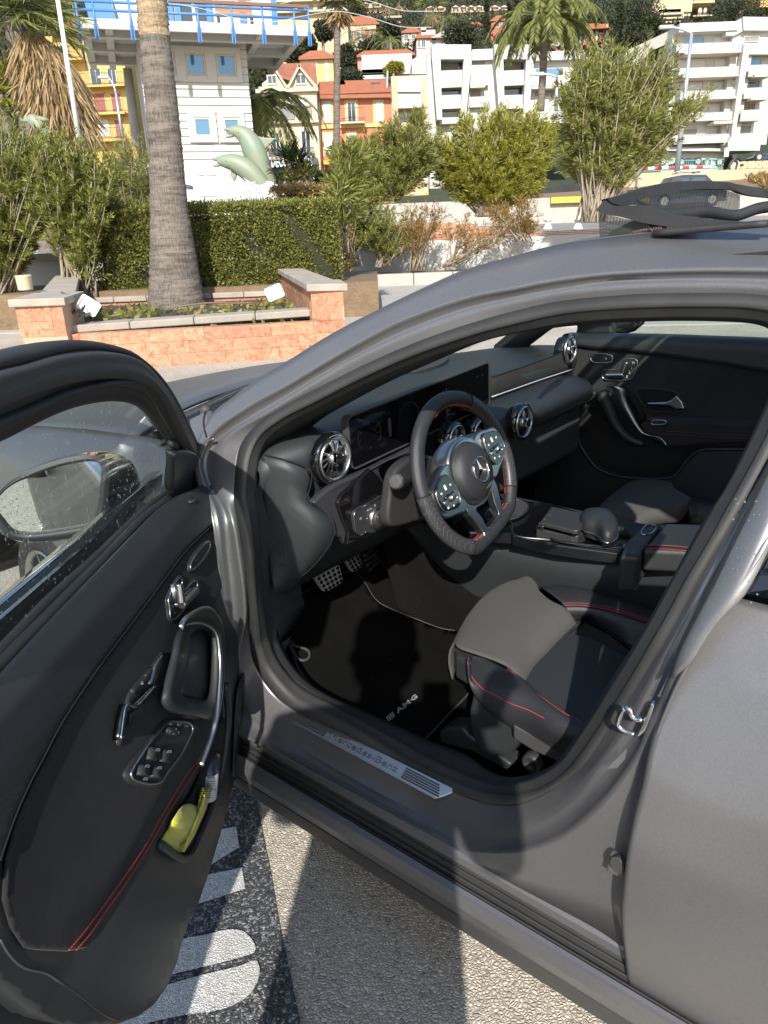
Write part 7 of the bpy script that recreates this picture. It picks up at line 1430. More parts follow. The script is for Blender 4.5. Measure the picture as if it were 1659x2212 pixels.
bk=W(*T(1,0,(168,222))[0],9.6);V,F=lathe(bk,(0,0,1),[(.0,0),(.08,0),(.088,.015),(.095,.165),(.099,.17),(.09,.178),(.083,.16),(0,.16)],24);tag(wobj('bucket',V,F,mat('cream_plastic',(.62,.55,.36),rough=.6),base=tuple(bk),smooth=True),'cream plastic bucket standing behind the left planter block','bucket')
# -- hedge, shrubs
def hedge(name,x0,x1,y0,y1,z0,z1,n,leaf,m_,label,seed=1,cat='hedge'):
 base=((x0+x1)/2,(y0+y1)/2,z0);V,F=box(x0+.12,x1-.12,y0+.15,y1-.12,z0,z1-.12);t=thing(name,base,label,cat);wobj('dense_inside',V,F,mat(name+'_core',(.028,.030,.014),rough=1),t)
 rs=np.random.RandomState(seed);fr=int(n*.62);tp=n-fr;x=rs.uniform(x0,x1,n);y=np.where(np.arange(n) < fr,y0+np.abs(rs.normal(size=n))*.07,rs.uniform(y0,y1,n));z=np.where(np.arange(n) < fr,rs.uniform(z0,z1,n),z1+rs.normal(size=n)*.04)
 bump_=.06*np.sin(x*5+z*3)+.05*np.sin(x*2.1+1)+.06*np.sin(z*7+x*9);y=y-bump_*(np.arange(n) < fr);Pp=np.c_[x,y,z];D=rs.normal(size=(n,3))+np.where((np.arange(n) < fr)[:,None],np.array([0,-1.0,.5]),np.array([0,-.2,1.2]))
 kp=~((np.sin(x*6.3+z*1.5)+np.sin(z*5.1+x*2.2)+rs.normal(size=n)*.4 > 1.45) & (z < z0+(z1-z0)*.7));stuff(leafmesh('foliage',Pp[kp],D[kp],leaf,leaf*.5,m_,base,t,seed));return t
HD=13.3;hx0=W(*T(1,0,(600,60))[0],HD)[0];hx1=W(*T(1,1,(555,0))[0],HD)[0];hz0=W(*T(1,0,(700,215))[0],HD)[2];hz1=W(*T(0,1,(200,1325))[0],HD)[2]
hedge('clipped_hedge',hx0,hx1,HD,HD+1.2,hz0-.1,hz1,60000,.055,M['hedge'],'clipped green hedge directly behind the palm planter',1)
V,F=box(hx0-6,hx1+.6,HD-.25,HD+3.2,0,hz0-.02);struct(wobj('raised_bed',V,F,M['soil']))
z2=W(*T(0,1,(350,1215))[0],17)[2];hedge('low_hedge',W(*T(0,1,(90,1250))[0],17)[0],W(*T(0,1,(620,1250))[0],17)[0],17,18.5,.4,z2,9000,.07,M['dry'],'ochre brown low hedge behind the green hedge',2)
z3=W(*T(0,1,(400,1130))[0],26)[2];hedge('dark_hedge',W(*T(0,1,(80,1150))[0],26)[0],W(*T(0,1,(510,1150))[0],26)[0],26,27,.5,z3,9000,.12,M['darkhedge'],'dark green hedge in front of the shop fronts',3)
L_oleander=T(0,0,(0,720),(180,800),(330,880),(560,920),(700,960),(720,1080),(690,1250),(640,1500))+T(1,0,(560,60),(400,100),(0,20),(-500,0))+T(0,0,(-500,700))
shrub('oleander_bush',(W(*T(1,0,(430,60))[0],13.2)[0],13.4,.45),uvtip(T(0,0,(150,900),(450,880),(700,960),(740,1100),(680,1350),(560,1420),(300,1200)),12.6,14.2),110,56,.115,.021,M['oleander'],'large green oleander bush leaning left of the palm trunk','bush',11,.022)
shrub('oleander_bush',(W(*T(1,0,(-100,60))[0],13.6)[0],13.8,.3),uvtip(T(0,0,(-400,700),(0,730),(180,800),(380,900),(380,1250),(200,1500),(-100,1500),(-400,1400)),12.8,15.0),190,56,.115,.021,M['oleander'],'leftmost dense oleander bush against the white wall','bush',12,.022)
shrub('oleander_bush',(W(*T(1,0,(560,190))[0],13.0)[0],13.0,.5),uvtip(T(0,0,(480,1500),(600,1450),(650,1640),(600,1700),(450,1680)),12.8,13.3),10,26,.13,.024,M['oleander'],'small yellow-green oleander shoots at the left end of the hedge','bush',13,.014,sl=.25)
shrub('feathery_shrub',(W(*T(0,0,(860,1330))[0],16.5)[0],16.5,.5),uvtip(T(0,0,(700,930),(850,860),(960,900),(980,1150),(850,1190),(720,1130)),16,17.5),70,60,.085,.013,M['willow'],'fine-leaved brownish green shrub behind the hedge left of the trunk','bush',14,.012)
def px_shrub(nm,bpx,D,crown,n_st,per,L,Wd,m_,label,seed,cat='bush',**k):
 b=W(*bpx,D);return shrub(nm,(b[0],D,b[2]),uvtip(crown,D-.5,D+.6),n_st,per,L,Wd,M[m_],label,cat,seed,**k)
px_shrub('tall_oleander',T(0,1,(560,1640))[0],14.2,T(0,1,(520,970),(620,940),(730,1010),(700,1100),(620,1180),(520,1120)),12,40,.19,.026,'oleander','tall thin oleander with bare stem at the right end of the hedge',21,shoots=4,stem_r=.018)
px_shrub('oleander_bush',T(1,1,(600,70))[0],20.6,T(0,1,(640,1180),(760,1130),(830,1300),(800,1500),(640,1560),(560,1400)),34,44,.16,.024,'oleander','sparse oleander bush in front of the white wall next to the hedge',22)
px_shrub('twiggy_shrub',T(1,1,(820,70))[0],20.8,T(0,1,(700,1380),(850,1330),(1000,1400),(1020,1560),(850,1600),(700,1560)),34,34,.12,.02,'willow','half-dead twiggy shrub with bare grey branches before the white wall',23)
px_shrub('twiggy_shrub',T(1,1,(1040,95))[0],20.7,T(0,1,(900,1260),(1150,1280),(1260,1360),(1180,1520),(950,1560)),26,22,.12,.02,'redleaf','rusty brown sparse shrub above the kerb',24)
px_shrub('twiggy_shrub',T(1,1,(1250,70))[0],20.9,T(0,1,(1250,1460),(1400,1350),(1600,1420),(1659,1560),(1400,1600),(1250,1560)),22,16,.12,.02,'redleaf','rusty shrub with red blossoms before the white wall near the car roof',25)
px_shrub('broad_shrub',T(0,1,(880,1300))[0],24,T(0,1,(640,980),(760,900),(900,780),(1080,720),(1150,830),(1180,1000),(1100,1150),(900,1280),(700,1200)),110,52,.18,.026,'willow','broad olive shrub between the thin palm and the round bush',26,stem_r=.03,sl=.5)
px_shrub('oleander_bush',T(0,1,(660,1300))[0],22,T(0,1,(560,980),(700,960),(800,1050),(780,1230),(620,1260)),40,50,.18,.026,'oleander','spiky oleander bush at the foot of the thin palm',27,sl=.45)
px_shrub('round_bush',(T(0,1,(1480,1400))[0]),25,T(0,1,(1120,1000),(1160,900),(1280,790),(1450,730),(1659,700))+T(0,2,(150,700),(250,760),(270,950),(230,1150),(100,1280),(0,1260))+T(0,1,(1500,1300),(1330,1260),(1180,1160)),330,56,.17,.028,'pitto','big round yellow-green bush left of the tall willow-like shrub',28,stem_r=.035,sl=.5)
px_shrub('dry_shrub',T(0,2,(60,1560))[0],21.0,T(0,2,(0,1280),(100,1260),(180,1330),(150,1480),(0,1500))+T(0,1,(1500,1450),(1500,1250)),22,22,.13,.022,'redleaf','orange-tinged dry shrub below the round bush',29)
px_shrub('tall_shrub',T(0,2,(510,1440))[0],19.5,T(0,2,(330,600),(420,330),(560,270),(720,290),(820,380),(900,230),(1020,280),(1080,420),(1060,560),(960,740),(880,860),(700,920),(480,900),(360,800)),190,52,.16,.026,'willow','tall fan-shaped shrub with many bare lower stems in front of the white flats',30,shoots=6,stem_r=.030,bend=.35,sl=.5)
px_shrub('tall_shrub',T(0,2,(480,1440))[0],19.7,T(0,2,(1120,560),(1190,545),(1290,590),(1230,740),(1130,830),(1090,700)),16,50,.16,.026,'willow','side branches of the tall shrub reaching right across the lamp post',31,stem_r=.026,sl=.45)
for i,(x,y,s) in enumerate(((205,1010,1.0),(275,1040,.9),(320,1110,.8),(235,1150,.6))):
 b=W(*T(0,1,(x-(10 if i < 2 else 0),1220))[0],24);tpz=W(*T(0,1,(x,y+20))[0],24);t=thing('yucca',b,['tallest dark yucca in front of the cream house shop','dark yucca just right of the tallest one','short bright green yucca at the right of the group','smallest pale green yucca low in the group'][i],'yucca','yuccas in front of the shop');trunkmesh([b,(b+tpz)/2+np.array([.1,0,0]),tpz],[.14,.10],'stem',M['twig'],t,8,8)
 rs=np.random.RandomState(i);n=130;D=rs.normal(size=(n,3));D[:,2]=np.abs(D[:,2])*.8-.15;stuff(leafmesh('leaves',np.repeat([tpz],n,0)+rs.normal(size=(n,3))*.06,D,.75*s,.07,M['darkhedge' if i < 2 else 'oleander'],b,t,i))
# -- buildings
def RC_(D,r,c,x0,y0,x1,y1):
 """pixel rectangle on the vertical plane at depth D -> x0, x1, z0, z1"""
 xm,ym=(x0+x1)/2,(y0+y1)/2
 return W(*T(r,c,(x0,ym))[0],D)[0],W(*T(r,c,(x1,ym))[0],D)[0],W(*T(r,c,(xm,y1))[0],D)[2],W(*T(r,c,(xm,y0))[0],D)[2]
HR=[]
def bld(name,D,r,c,px,depth,m_,label,floor=None,cat='building',group=None,zb=None):
 (a0,b0),(a1,b1)=T(r,c,px[:2],px[2:]);HR.append((a0,b0-8,a1,b1,D)) if D > 99 else None
 x0,x1,z0,z1=RC_(D,r,c,*px);z0=zb if zb is not None else min(z0,gzw(D)) if floor is None else z0
 t=thing(name,((x0+x1)/2,D+depth/2,z0),label,cat,group);wobj('wall',*box(x0,x1,D,D+depth,z0,z1),M[m_],t);return t
def block(t,D,r,c,px,d0,d1,m_,name='wall',bevel=0):
 x0,x1,z0,z1=RC_(D,r,c,*px);return wobj(name,*box(x0,x1,D+d0,D+d1,z0,z1),M[m_] if isinstance(m_,str) else m_,t,bevel=bevel)
def win(t,D,r,c,px,fw=.10,m_='wwhite',pane='pane',proud=.07,mull=1,bars=0,name='window'):
 x0,x1,z0,z1=RC_(D,r,c,*px);parts=[box(x0-fw,x0,D-proud,D+.02,z0-fw,z1+fw),box(x1,x1+fw,D-proud,D+.02,z0-fw,z1+fw),box(x0,x1,D-proud,D+.02,z1,z1+fw),box(x0,x1,D-proud,D+.02,z0-fw,z0)]
 for k in range(1,mull+1): 
  if mull: xm=x0+(x1-x0)*k/(mull+1);parts.append(box(xm-.03,xm+.03,D-proud*.7,D,z0,z1))
 for k in range(1,bars+1): zm=z0+(z1-z0)*k/(bars+1);parts.append(box(x0,x1,D-proud*.62,D,zm-.025,zm+.025))
 o=wobj(name,*merge(*parts),M[m_],t);wobj('pane',*box(x0,x1,D-.02,D+.0-.012,z0,z1),M[pane],o);return o
def shutter(t,D,r,c,px,m_='shut',leaves=2,slats=None,proud=.06):
 x0,x1,z0,z1=RC_(D,r,c,*px);w=(x1-x0)/leaves;n=slats or max(4,int((z1-z0)/.22));first=None
 o=wobj('shutter',*box(x0,x1,D-proud*.4,D-.005,z0,z1),M[m_],t);parts=[]
 for k in range(leaves):
  a,b=x0+w*k+.03,x0+w*(k+1)-.03;parts += [box(a,a+.05,D-proud,D-proud*.4,z0,z1),box(b-.05,b,D-proud,D-proud*.4,z0,z1)]
  for j in range(n): zz=z0+(z1-z0)*(j+.5)/n;h=(z1-z0)/n*.34;parts.append(([(a+.05,D-proud*.4,zz+h),(b-.05,D-proud*.4,zz+h),(b-.05,D-proud*.95,zz-h),(a+.05,D-proud*.95,zz-h)],[(0,1,2,3)]))
 stuff(wobj('slats',*merge(*parts),M[m_],o));return o
def roller(t,D,r,c,px,m_='shutred'):
 x0,x1,z0,z1=RC_(D,r,c,*px);n=max(4,int((z1-z0)/.3));o=wobj('shutter',*merge(*[box(x0,x1,D-.05,D-.004,z0+(z1-z0)*k/n+.015,z0+(z1-z0)*(k+1)/n) for k in range(n)]),M[m_],t);wobj('frame',*merge(box(x0-.06,x0,D-.08,D,z0,z1+.08),box(x1,x1+.06,D-.08,D,z0,z1+.08),box(x0-.06,x1+.06,D-.08,D,z1,z1+.08)),M['wcream'],o);return o
def balcony(t,D,r,c,slab,out,m_='wwhite',rail='iron',rh=1.0,top=None,n=None,name='balcony'):
 x0,x1,z0,z1=RC_(D,r,c,*slab);o=wobj(name,*box(x0,x1,D-out,D-.003,z0,z1),M[m_],t);h=z1+rh
 if rail == 'iron':
  k=n or max(5,int((x1-x0)/.14));k=min(k,70);parts=[box(x0,x1,D-out+.02,D-out+.05,h-.04,h),box(x0,x1,D-out+.02,D-out+.05,z1+.08,z1+.11)]+[box(x0+(x1-x0)*i/k-.01,x0+(x1-x0)*i/k+.012,D-out+.025,D-out+.045,z1,h) for i in range(k+1)]
  wobj('railing',*merge(*parts),M['iron'],o)
 elif rail == 'glass': wobj('glass_panel',*box(x0+.03,x1-.03,D-out+.03,D-out+.06,z1+.05,h),M['balglass'],o);wobj('handrail',*box(x0,x1,D-out+.01,D-out+.08,h,h+.05),M['steel'],o)
 elif rail == 'solid': wobj('parapet',*box(x0,x1,D-out,D-out+.12,z1,h),M[m_],o,bevel=.01)
 return o
def hiproof(t,D,r,c,eave,ridge,depth,over=.5,m_='tile',name='roof'):
 """eave = (x0, x1, y) and ridge = (x0, x1, y) in pixels"""
 xa,xb,_,ze=RC_(D-over,r,c,eave[0],eave[2],eave[1],eave[2]+1);ra,rb=W(*T(r,c,(ridge[0],ridge[2]))[0],D+depth/2),W(*T(r,c,(ridge[1],ridge[2]))[0],D+depth/2);zr=ra[2];y0,y1,ym=D-over,D+depth+over,D+depth/2
 V=[(xa,y0,ze),(xb,y0,ze),(xb,y1,ze),(xa,y1,ze),(ra[0],ym,zr),(rb[0],ym,zr),(xa,y0,ze-.18),(xb,y0,ze-.18),(xb,y1,ze-.18),(xa,y1,ze-.18)]
 o=wobj(name,V,[(0,1,5,4),(1,2,5),(2,3,4,5),(3,0,4),(6,9,8,7),(0,6,7,1),(1,7,8,2),(2,8,9,3),(3,9,6,0)],M[m_],t)
 n=14;parts=[]
 for k in range(1,n):
  f=k/n;a=np.array(V[0])*(1-f)+np.array(V[4])*f;b=np.array(V[1])*(1-f)+np.array(V[5])*f;parts.append(box(a[0],b[0],a[1]-.04,a[1]+.02,a[2]-.02,a[2]+.04))
 stuff(wobj('tile_courses',*merge(*parts),M[m_],o));return o
# -- white tower with the cantilevered deck
DT=37.0
_tp=(W(1240*.3333,200,37)[0],37.0);TH=radians(17);TW=(_tp[0],_tp[1],cos(TH),sin(TH));_before=set(o.name for o in COL.objects)
x0,x1,_,z1=RC_(DT,0,0,925,262,1618,900);ztw=z1;tw=thing('white_tower',((x0+x1)/2,DT+3,gzw(DT)),'white plank-clad harbour tower with a cantilevered deck and blue railings','building')
wobj('wall',*box(x0+.03,x1-.03,DT+.04,DT+6.5,gzw(DT),z1),M['wwhite'],tw)
ycut=[262,315,378,432,480,530,580,632,684,735,786,835,884,935,984,1034]
for a,b in zip(ycut[:-1],ycut[1:]):
 _,_,za,zb_=RC_(DT,0,0,1200,a,1500,b)
 o=wobj('plank',*box(x0,x1,DT-.01,DT+.05,za+.02,zb_-.02),M['wwhite'],tw,bevel=.008)
_,_,zl,_=RC_(DT,0,0,1200,1000,1500,1034);wobj('base_wall',*box(x0-.02,x1+.02,DT-.04,DT+.05,gzw(DT)-.3,zl-.02),M['wwhite'],tw)
for px in ((1208,350,1325,487),(1405,358,1522,490),(1082,345,1130,480),(1262,768,1362,880),(1455,772,1548,880)):
 wx0,wx1,wz0,wz1=RC_(DT,0,0,*px);g=.28
 o=wobj('window',*merge(box(wx0-g,wx0-.05,DT-.12,DT+.02,wz0-g,wz1+g),box(wx1+.05,wx1+g,DT-.12,DT+.02,wz0-g,wz1+g),box(wx0-.05,wx1+.05,DT-.12,DT+.02,wz1+.05,wz1+g),box(wx0-.05,wx1+.05,DT-.16,DT+.02,wz0-g,wz0-.05)),M['wwhite'],tw,bevel=.015)
 wobj('frame',*merge(box(wx0-.05,wx0+.04,DT-.08,DT,wz0-.05,wz1+.05),box(wx1-.04,wx1+.05,DT-.08,DT,wz0-.05,wz1+.05),box(wx0+.04,wx1-.04,DT-.078,DT,wz1-.04,wz1+.05),box(wx0+.04,wx1-.04,DT-.078,DT,wz0-.05,wz0+.04)),M['wbeige' if px[1] < 400 else 'wwhite'],o);wobj('pane',*box(wx0,wx1,DT-.04,DT-.02,wz0,wz1),M['panesky'],o)
win(tw,DT,0,0,(1298,1135,1408,1260),.08,'wwhite','pane',.08,2,2)
DF=35.0;sx0=W(*T(0,0,(512,160))[0],DF)[0];sx1=W(*T(0,1,(335,210))[0],DF)[0];sz1=W(*T(0,0,(1100,140))[0],DF)[2];sz0=W(*T(0,0,(1100,208))[0],DF)[2]
wobj('deck_slab',*box(sx0,sx1,DF,DF+8.2,sz0+.28,sz1-.03),M['wwhite'],tw);wobj('deck_fascia',*box(sx0-.05,sx1+.05,DF-.12,DF,sz0,sz1),M['wwhite'],tw,bevel=.02)
for k in range(3): y=DF+1.0+2.6*k;wobj('deck_beam',*box(sx0+.1,sx1-.1,y,y+.35,sz0-.04,sz0+.31),M['wwhite'],tw)
for x in (sx0+.05,x0-1.2,x1+.3,sx1-.35): wobj('deck_beam',*box(x,x+.3,DF+.01,DF+8,sz0+.03,sz0+.30),M['wwhite'],tw)
for k in range(9):
 xx=sx0-.10;wobj('blue_panel',*box(xx-.04,xx,DF+.0+.85*k,DF+.84+.85*k,sz0-.10,sz1+.45),M['bluemetal'],tw)
wobj('upper_wall',*box(W(*T(0,0,(740,60))[0],38)[0],W(*T(0,1,(110,60))[0],38)[0],38,42.5,sz1-.1,sz1+4),M['wwhite'],tw)
for px in ((1165,45,1240,150),(1262,45,1340,150)): win(tw,38,0,0,(px[0],px[1]-90,px[2],px[3]-8),.08,'wwhite','pane',.1,0)
for r,c,xx in ((0,0,1150),(0,0,1352),(0,0,1570),(0,1,118),(0,0,1100)): xw=W(*T(r,c,(xx,60))[0],37.9)[0];wobj('blue_post',*box(xw-.12,xw+.12,37.84,37.99,sz1,sz1+4),M['bluemetal'],tw)
for a,b in (((655,0),(690,125)),((690,0),(725,125))): pass
xw=W(*T(0,0,(680,60))[0],37.5)[0];V,F=ext([(xw-.6,37.4,sz1),(xw+.5,37.4,sz1),(xw,37.4,sz1+2.6),(xw-1.0,37.4,sz1+2.6)],(0,.1,0));wobj('blue_panel',V,F,M['bluemetal'],tw)
rl=thing('deck_railing',((sx0+sx1)/2,DF,sz1),'blue tubular railing along the edge of the white tower deck','railing')
for yv in (38,92): z=W(*T(0,0,(1100,yv))[0],DF)[2];wobj('rail',*tube([(sx0,DF-.16,z),((sx0+sx1)/2,DF-.16,z),(sx1,DF-.16,z)],.05,8),M['bluemetal'],rl,smooth=True)
zt2=W(*T(0,0,(1100,12))[0],DF)[2];wobj('top_rail',*box(W(*T(0,0,(1090,12))[0],DF)[0],sx1,DF-.24,DF-.08,zt2-.05,zt2+.06),M['brown'],rl)
for r,c,xx in ((0,0,500),(0,0,608),(0,0,842),(0,0,1068),(0,0,1277),(0,0,1497),(0,1,36),(0,1,240),(0,1,333)):
 xw=W(*T(r,c,(xx,90))[0],DF)[0];wobj('post',*tube([(xw,DF-.16,sz1-.75),(xw,DF-.16,zt2+.05)],.045,8),M['bluemetal'],rl,smooth=True);wobj('post_foot',*box(xw-.08,xw+.08,DF-.17,DF-.12,sz1-.72,sz1-.2),M['bluemetal'],rl)
for z_,n_ in ((sz1+.3,1),(sz1+.9,2)): 
 V,F=tube(cr([(sx0+2+i*1.4,DF-.22,z_+.25*sin(i*1.3)) for i in range(10)],50),.014,4);tag(wobj('string_light_cable',V,F,M['shut'],base=V[0]),['pale sagging cable along the lower part of the blue deck railing','pale sagging cable along the upper part of the blue deck railing'][n_-1],'cable')
bx0,bx1,bz0,bz1=RC_(36.6,0,0,1400,80,1636,165);bn=thing('bench',((bx0+bx1)/2,36.8,sz1),'brown slatted bench on the deck behind the blue railing','bench')
for k in range(5): wobj('slat',*box(bx0,bx1,36.55,36.6,bz0+.35+.14*k,bz0+.35+.14*k+.11),M['planks'],bn)
for k in range(3): wobj('slat',*box(bx0,bx1,36.15+.14*k,36.27+.14*k,bz0+.28,bz0+.32),M['planks'],bn)
for x in (bx0+.05,bx1-.1): wobj('leg',*box(x,x+.06,36.15,36.6,bz0,bz0+.28),M['iron'],bn)
ca,cb=W(*T(0,0,(825,445))[0],41),W(*T(0,0,(890,950))[0],41);V,F=tube([ca,cb],[.20,.24],20);tag(wobj('round_column',V,F,M['wgrey'],base=tuple(cb),smooth=True),'round grey concrete column under the left end of the tower deck','column')
TW=None
for o in list(COL.objects):
 if o.name not in _before and o.parent is None:
  l_=o.location;dx_,dy_=l_[0]-_tp[0],l_[1]-_tp[1];o.location=(_tp[0]+cos(TH)*dx_-sin(TH)*dy_,_tp[1]+sin(TH)*dx_+cos(TH)*dy_,l_[2]);o.rotation_euler.z=TH
# -- blue tiled basin wall behind the hedge
b0,b1,bz,bt=RC_(19,0,0,722,1205,985,1232);bw=thing('basin_wall',((b0+b1)/2,19.3,.5),'grey rendered basin wall topped with cobalt blue tiles and a pink stone panel','wall')
wobj('wall',*box(b0+.1,b1+.5,19.05,19.7,.3,bz),M['plinth'],bw);nt_=8
for k in range(nt_): a=b0+(b1+.8-b0)*k/nt_;wobj('tile',*box(a,a+(b1+.8-b0)/nt_-.012,18.95,19.8,bz,bt),M['bluetile'],bw,bevel=.015)
q0,q1,q2,q3=RC_(19,0,0,818,1270,985,1335);wobj('stone_panel',*box(q0,q1+.5,18.98,19.05,q2,q3),M['pink'],bw)
wl0=RC_(15.6,1,0,0,30,420,110);wb=wobj('white_garden_wall',*box(wl0[0]-6,wl0[1]+.4,15.6,15.9,0,wl0[3]),M['wwhite'],base=((wl0[0]+wl0[1])/2,15.7,0));tag(wb,'white garden wall behind the oleander at the far left','wall')
wobj('coping',*box(wl0[0]-6.05,wl0[1]+.45,15.5,16.0,wl0[3],wl0[3]+.12),M['cap'],wb)
q=RC_(22,0,1,560,1560,1659,1659);q2_=W(*T(0,1,(1659,1570))[0],22);q3_=W(*T(1,1,(620,60))[0],22);wr=wobj('white_garden_wall',*box(q[0]-.3,q2_[0]+9,22,22.3,.1,q[3]),M['wwhite'],base=(q[0],22,0));tag(wr,'long low white wall behind the shrubs and kerb','wall')
pk0=W(*T(0,1,(540,1440))[0],22.6);pkt=W(*T(0,1,(1000,1450))[0],22.6)[2];pw=thing('pink_planter_wall',(3,22.7,.3),'long pink brick planter wall above the white wall','wall')
rs=random.Random(12)
pk_r=W(*T(0,2,(200,1497))[0],22.6)[2]
for r in range(3):
 x=pk0[0]-.3-(r % 2)*.3
 while x < q2_[0]+6:
  w=rs.choice([.55,.7,.62]);tz=pkt+(pk_r-pkt)*min(1,max(0,(x-2.0)/2.0));zb_=q[3]+(tz-q[3])*r/3;wobj('stone',*box(x+.008,x+w-.008,22.32+rs.uniform(0,.03),22.6,zb_+.008,zb_+(tz-q[3])/3-.008),M['pink'],pw);x += w
c0_=RC_(22.8,0,1,505,1315,640,1660);wobj('end_pillar',*box(c0_[0],c0_[0]+.55,22.35,22.9,.2,c0_[3]),M['pink'],pw)
for i,(cx,nm) in enumerate(((230,'white urn-shaped bollard left of the other, beyond the white wall'),(427,'white urn-shaped bollard nearest the roof net frame'))):
 bb_=W(*T(0,2,(cx,1487))[0],27);V,F=lathe(bb_,(0,0,1),[(r_*.37,h_q*.37) for r_,h_q in [(0,0),(.44,0),(.45,.10),(.38,.22),(.24,.50),(.19,.62),(.26,.70),(.40,.78),(.42,.90),(.30,1.05),(.18,1.12),(0,1.14)]],20);tag(wobj('bollard',V,F,M['whitepaint'],base=tuple(bb_),smooth=True),nm,'bollard','white bollards')
# -- yellow apartment block at the left
DY=80.0
ya=bld('apartment_building',DY,0,0,(345,225,830,925),14,'wyellow','tall yellow apartment building with brown shutters at the left edge',group=None)
block(ya,DY,0,0,(285,560,350,925),1.2,8,'wcream');block(ya,DY+4,0,0,(845,455,945,925),0,8,'wyellow')
hiproof(ya,DY,0,0,(330,540,215),(400,500,130),12)
block(ya,DY,0,0,(330,195,520,222),-.9,1,'wyellow','cornice')
for sl in ((335,565,830,578),(338,742,832,756),(350,915,835,928),(440,392,560,404)):
 balcony(ya,DY,0,0,sl,1.1,'wyellow','iron',1.0)
for px in ((382,605,497,735),(612,606,685,732),(727,605,785,735),(410,780,525,915),(752,778,805,915)): roller(ya,DY,0,0,px)
roller(ya,DY,0,0,(642,778,708,885),'shut')
for px in ((592,445,655,555),(705,445,752,555),(360,445,415,555),(430,430,470,555),(375,300,440,375)): win(ya,DY,0,0,px,.09,'wwhite','pane',.1,1)
for px in ((872,465,905,550),(900,655,930,715),(915,790,940,860)): roller(ya,DY+4,0,0,px)
x0_,x1_,z0_a,z1_a=RC_(DY-1.2,0,0,340,692,388,738);ac=wobj('air_conditioner',*box(x0_,x1_,DY-1.6,DY-1.15,z0_a,z1_a),M['shut'],ya,bevel=.03);V,F=lathe(((x0_+x1_)/2-.05,DY-1.61,(z0_a+z1_a)/2),(0,-1,0),[(.36,0),(.34,.03),(.30,.0),(0,.0)],20);wobj('fan_grille',V,F,M['iron'],ac)
# -- cream house with arched windows and shop
DC=66.0
cb_=bld('cream_house',DC,0,1,(40,555,405,1130),12,'wcream','cream house with arched windows, twin pointed gables and a shop below')
for px in ((0,575,405,600),(10,785,408,803)): block(cb_,DC,0,1,px,-.35,0,'wcream','cornice')
def arch(t,D,x0,x1,yb,yt,r=0,c=1):
 a,b,z0,z1=RC_(D,r,c,x0,yt,x1,yb);rr=(b-a)/2;zc=z1-rr;out=[(a,z0),(b,z0)]+[((a+b)/2+rr*cos(q),zc+rr*sin(q)) for q in np.linspace(0,pi,13)];cx,cz=(a+b)/2,(z0+z1)/2
 inn=[(cx+(x-cx)*.86,cz+(z-cz)*.93) for x,z in out];f=lambda x,y,h=0: np.array([x,D-h,y]);o=wobj('arched_window',*ringplate(f,out,inn,-.02,.10),M['wbeige'],t);wobj('pane',*plate(f,inn,-.02,.015),M['shut'],o)
 wobj('balustrade',*merge(*[box(a+(b-a)*k/12-.015,a+(b-a)*k/12+.015,D-.16,D-.13,z0,z0+.9) for k in range(13)]+[box(a,b,D-.17,D-.12,z0+.9,z0+.96)]),M['iron'],o)
 wobj('glazing_bar',*box(cx-.04,cx+.04,D-.06,D-.02,z0,z1-.1),M['wwhite'],o)
for a in ((158,245,775,628),(270,358,775,626),(55,135,775,640)): arch(cb_,DC,*a)
def gable(t,D,pts_px,depth,m_,r=0,c=1,name='gable'):
 V,F=ext([W(*T(r,c,q)[0],D) for q in pts_px],(0,depth,0));return wobj(name,V,F,M[m_],t)
gable(cb_,DC-.02,((205,572),(395,572),(395,555),(275,425),(205,555)),5,'wcream');gable(cb_,DC-.02,((40,572),(205,572),(205,555),(120,480),(40,540)),5,'wcream')
for pp in (((200,575),(275,420),(290,420),(212,575)),((265,420),(280,420),(402,565),(385,572)),((118,450),(130,450),(212,572),(198,575))): V,F=ext([W(*T(0,1,q)[0],DC-.4) for q in pp],(0,.38,0));wobj('bargeboard',V,F,M['wbeige'],cb_)
rf=[W(*T(0,1,(128,425))[0],DC+2),W(*T(0,1,(385,412))[0],DC+2),W(*T(0,1,(395,505))[0],DC),W(*T(0,1,(205,515))[0],DC)];rb_=[W(*T(0,1,(122,410))[0],DC+7),W(*T(0,1,(390,405))[0],DC+7)]
V=[W(*T(0,1,(120,440))[0],DC-.5),W(*T(0,1,(400,430))[0],DC-.5),W(*T(0,1,(402,560))[0],DC-.45),W(*T(0,1,(205,560))[0],DC-.45)]
V=[W(*T(0,1,(115,470))[0],DC+.2),W(*T(0,1,(400,560))[0],DC+.2),W(*T(0,1,(385,405))[0],DC+5),W(*T(0,1,(135,412))[0],DC+5)];V2,F2=ext(V,(0,0,-.2));wobj('roof',V2,F2,M['tile'],cb_)
win(cb_,DC-.02,0,1,(262,488,320,540),.10,'wwhite','pane',.1,1);win(cb_,DC-.02,0,1,(80,495,130,540),.10,'wwhite','pane',.1,1)
for px in ((300,852,350,985),(112,865,150,985)): win(cb_,DC,0,1,px,.12,'wwhite','pane',.12,1)
for px in ((287,955,302,957),): pass
x0_,x1_,z0_a,z1_a=RC_(DC-.6,0,1,285,955,375,1005);wobj('balcony',*merge(*[box(x0_+(x1_-x0_)*k/16-.015,x0_+(x1_-x0_)*k/16+.015,DC-.62,DC-.58,z0_a,z1_a) for k in range(17)]+[box(x0_,x1_,DC-.64,DC-.56,z1_a-.05,z1_a),box(x0_,x1_,DC-.64,DC,z0_a-.1,z0_a)]),M['iron'],cb_)
sh=RC_(DC-.7,0,1,65,1030,400,1072);fa=wobj('shop_fascia',*box(sh[0],sh[1],DC-.7,DC-.1,sh[2],sh[3]),M['signdark'],cb_)
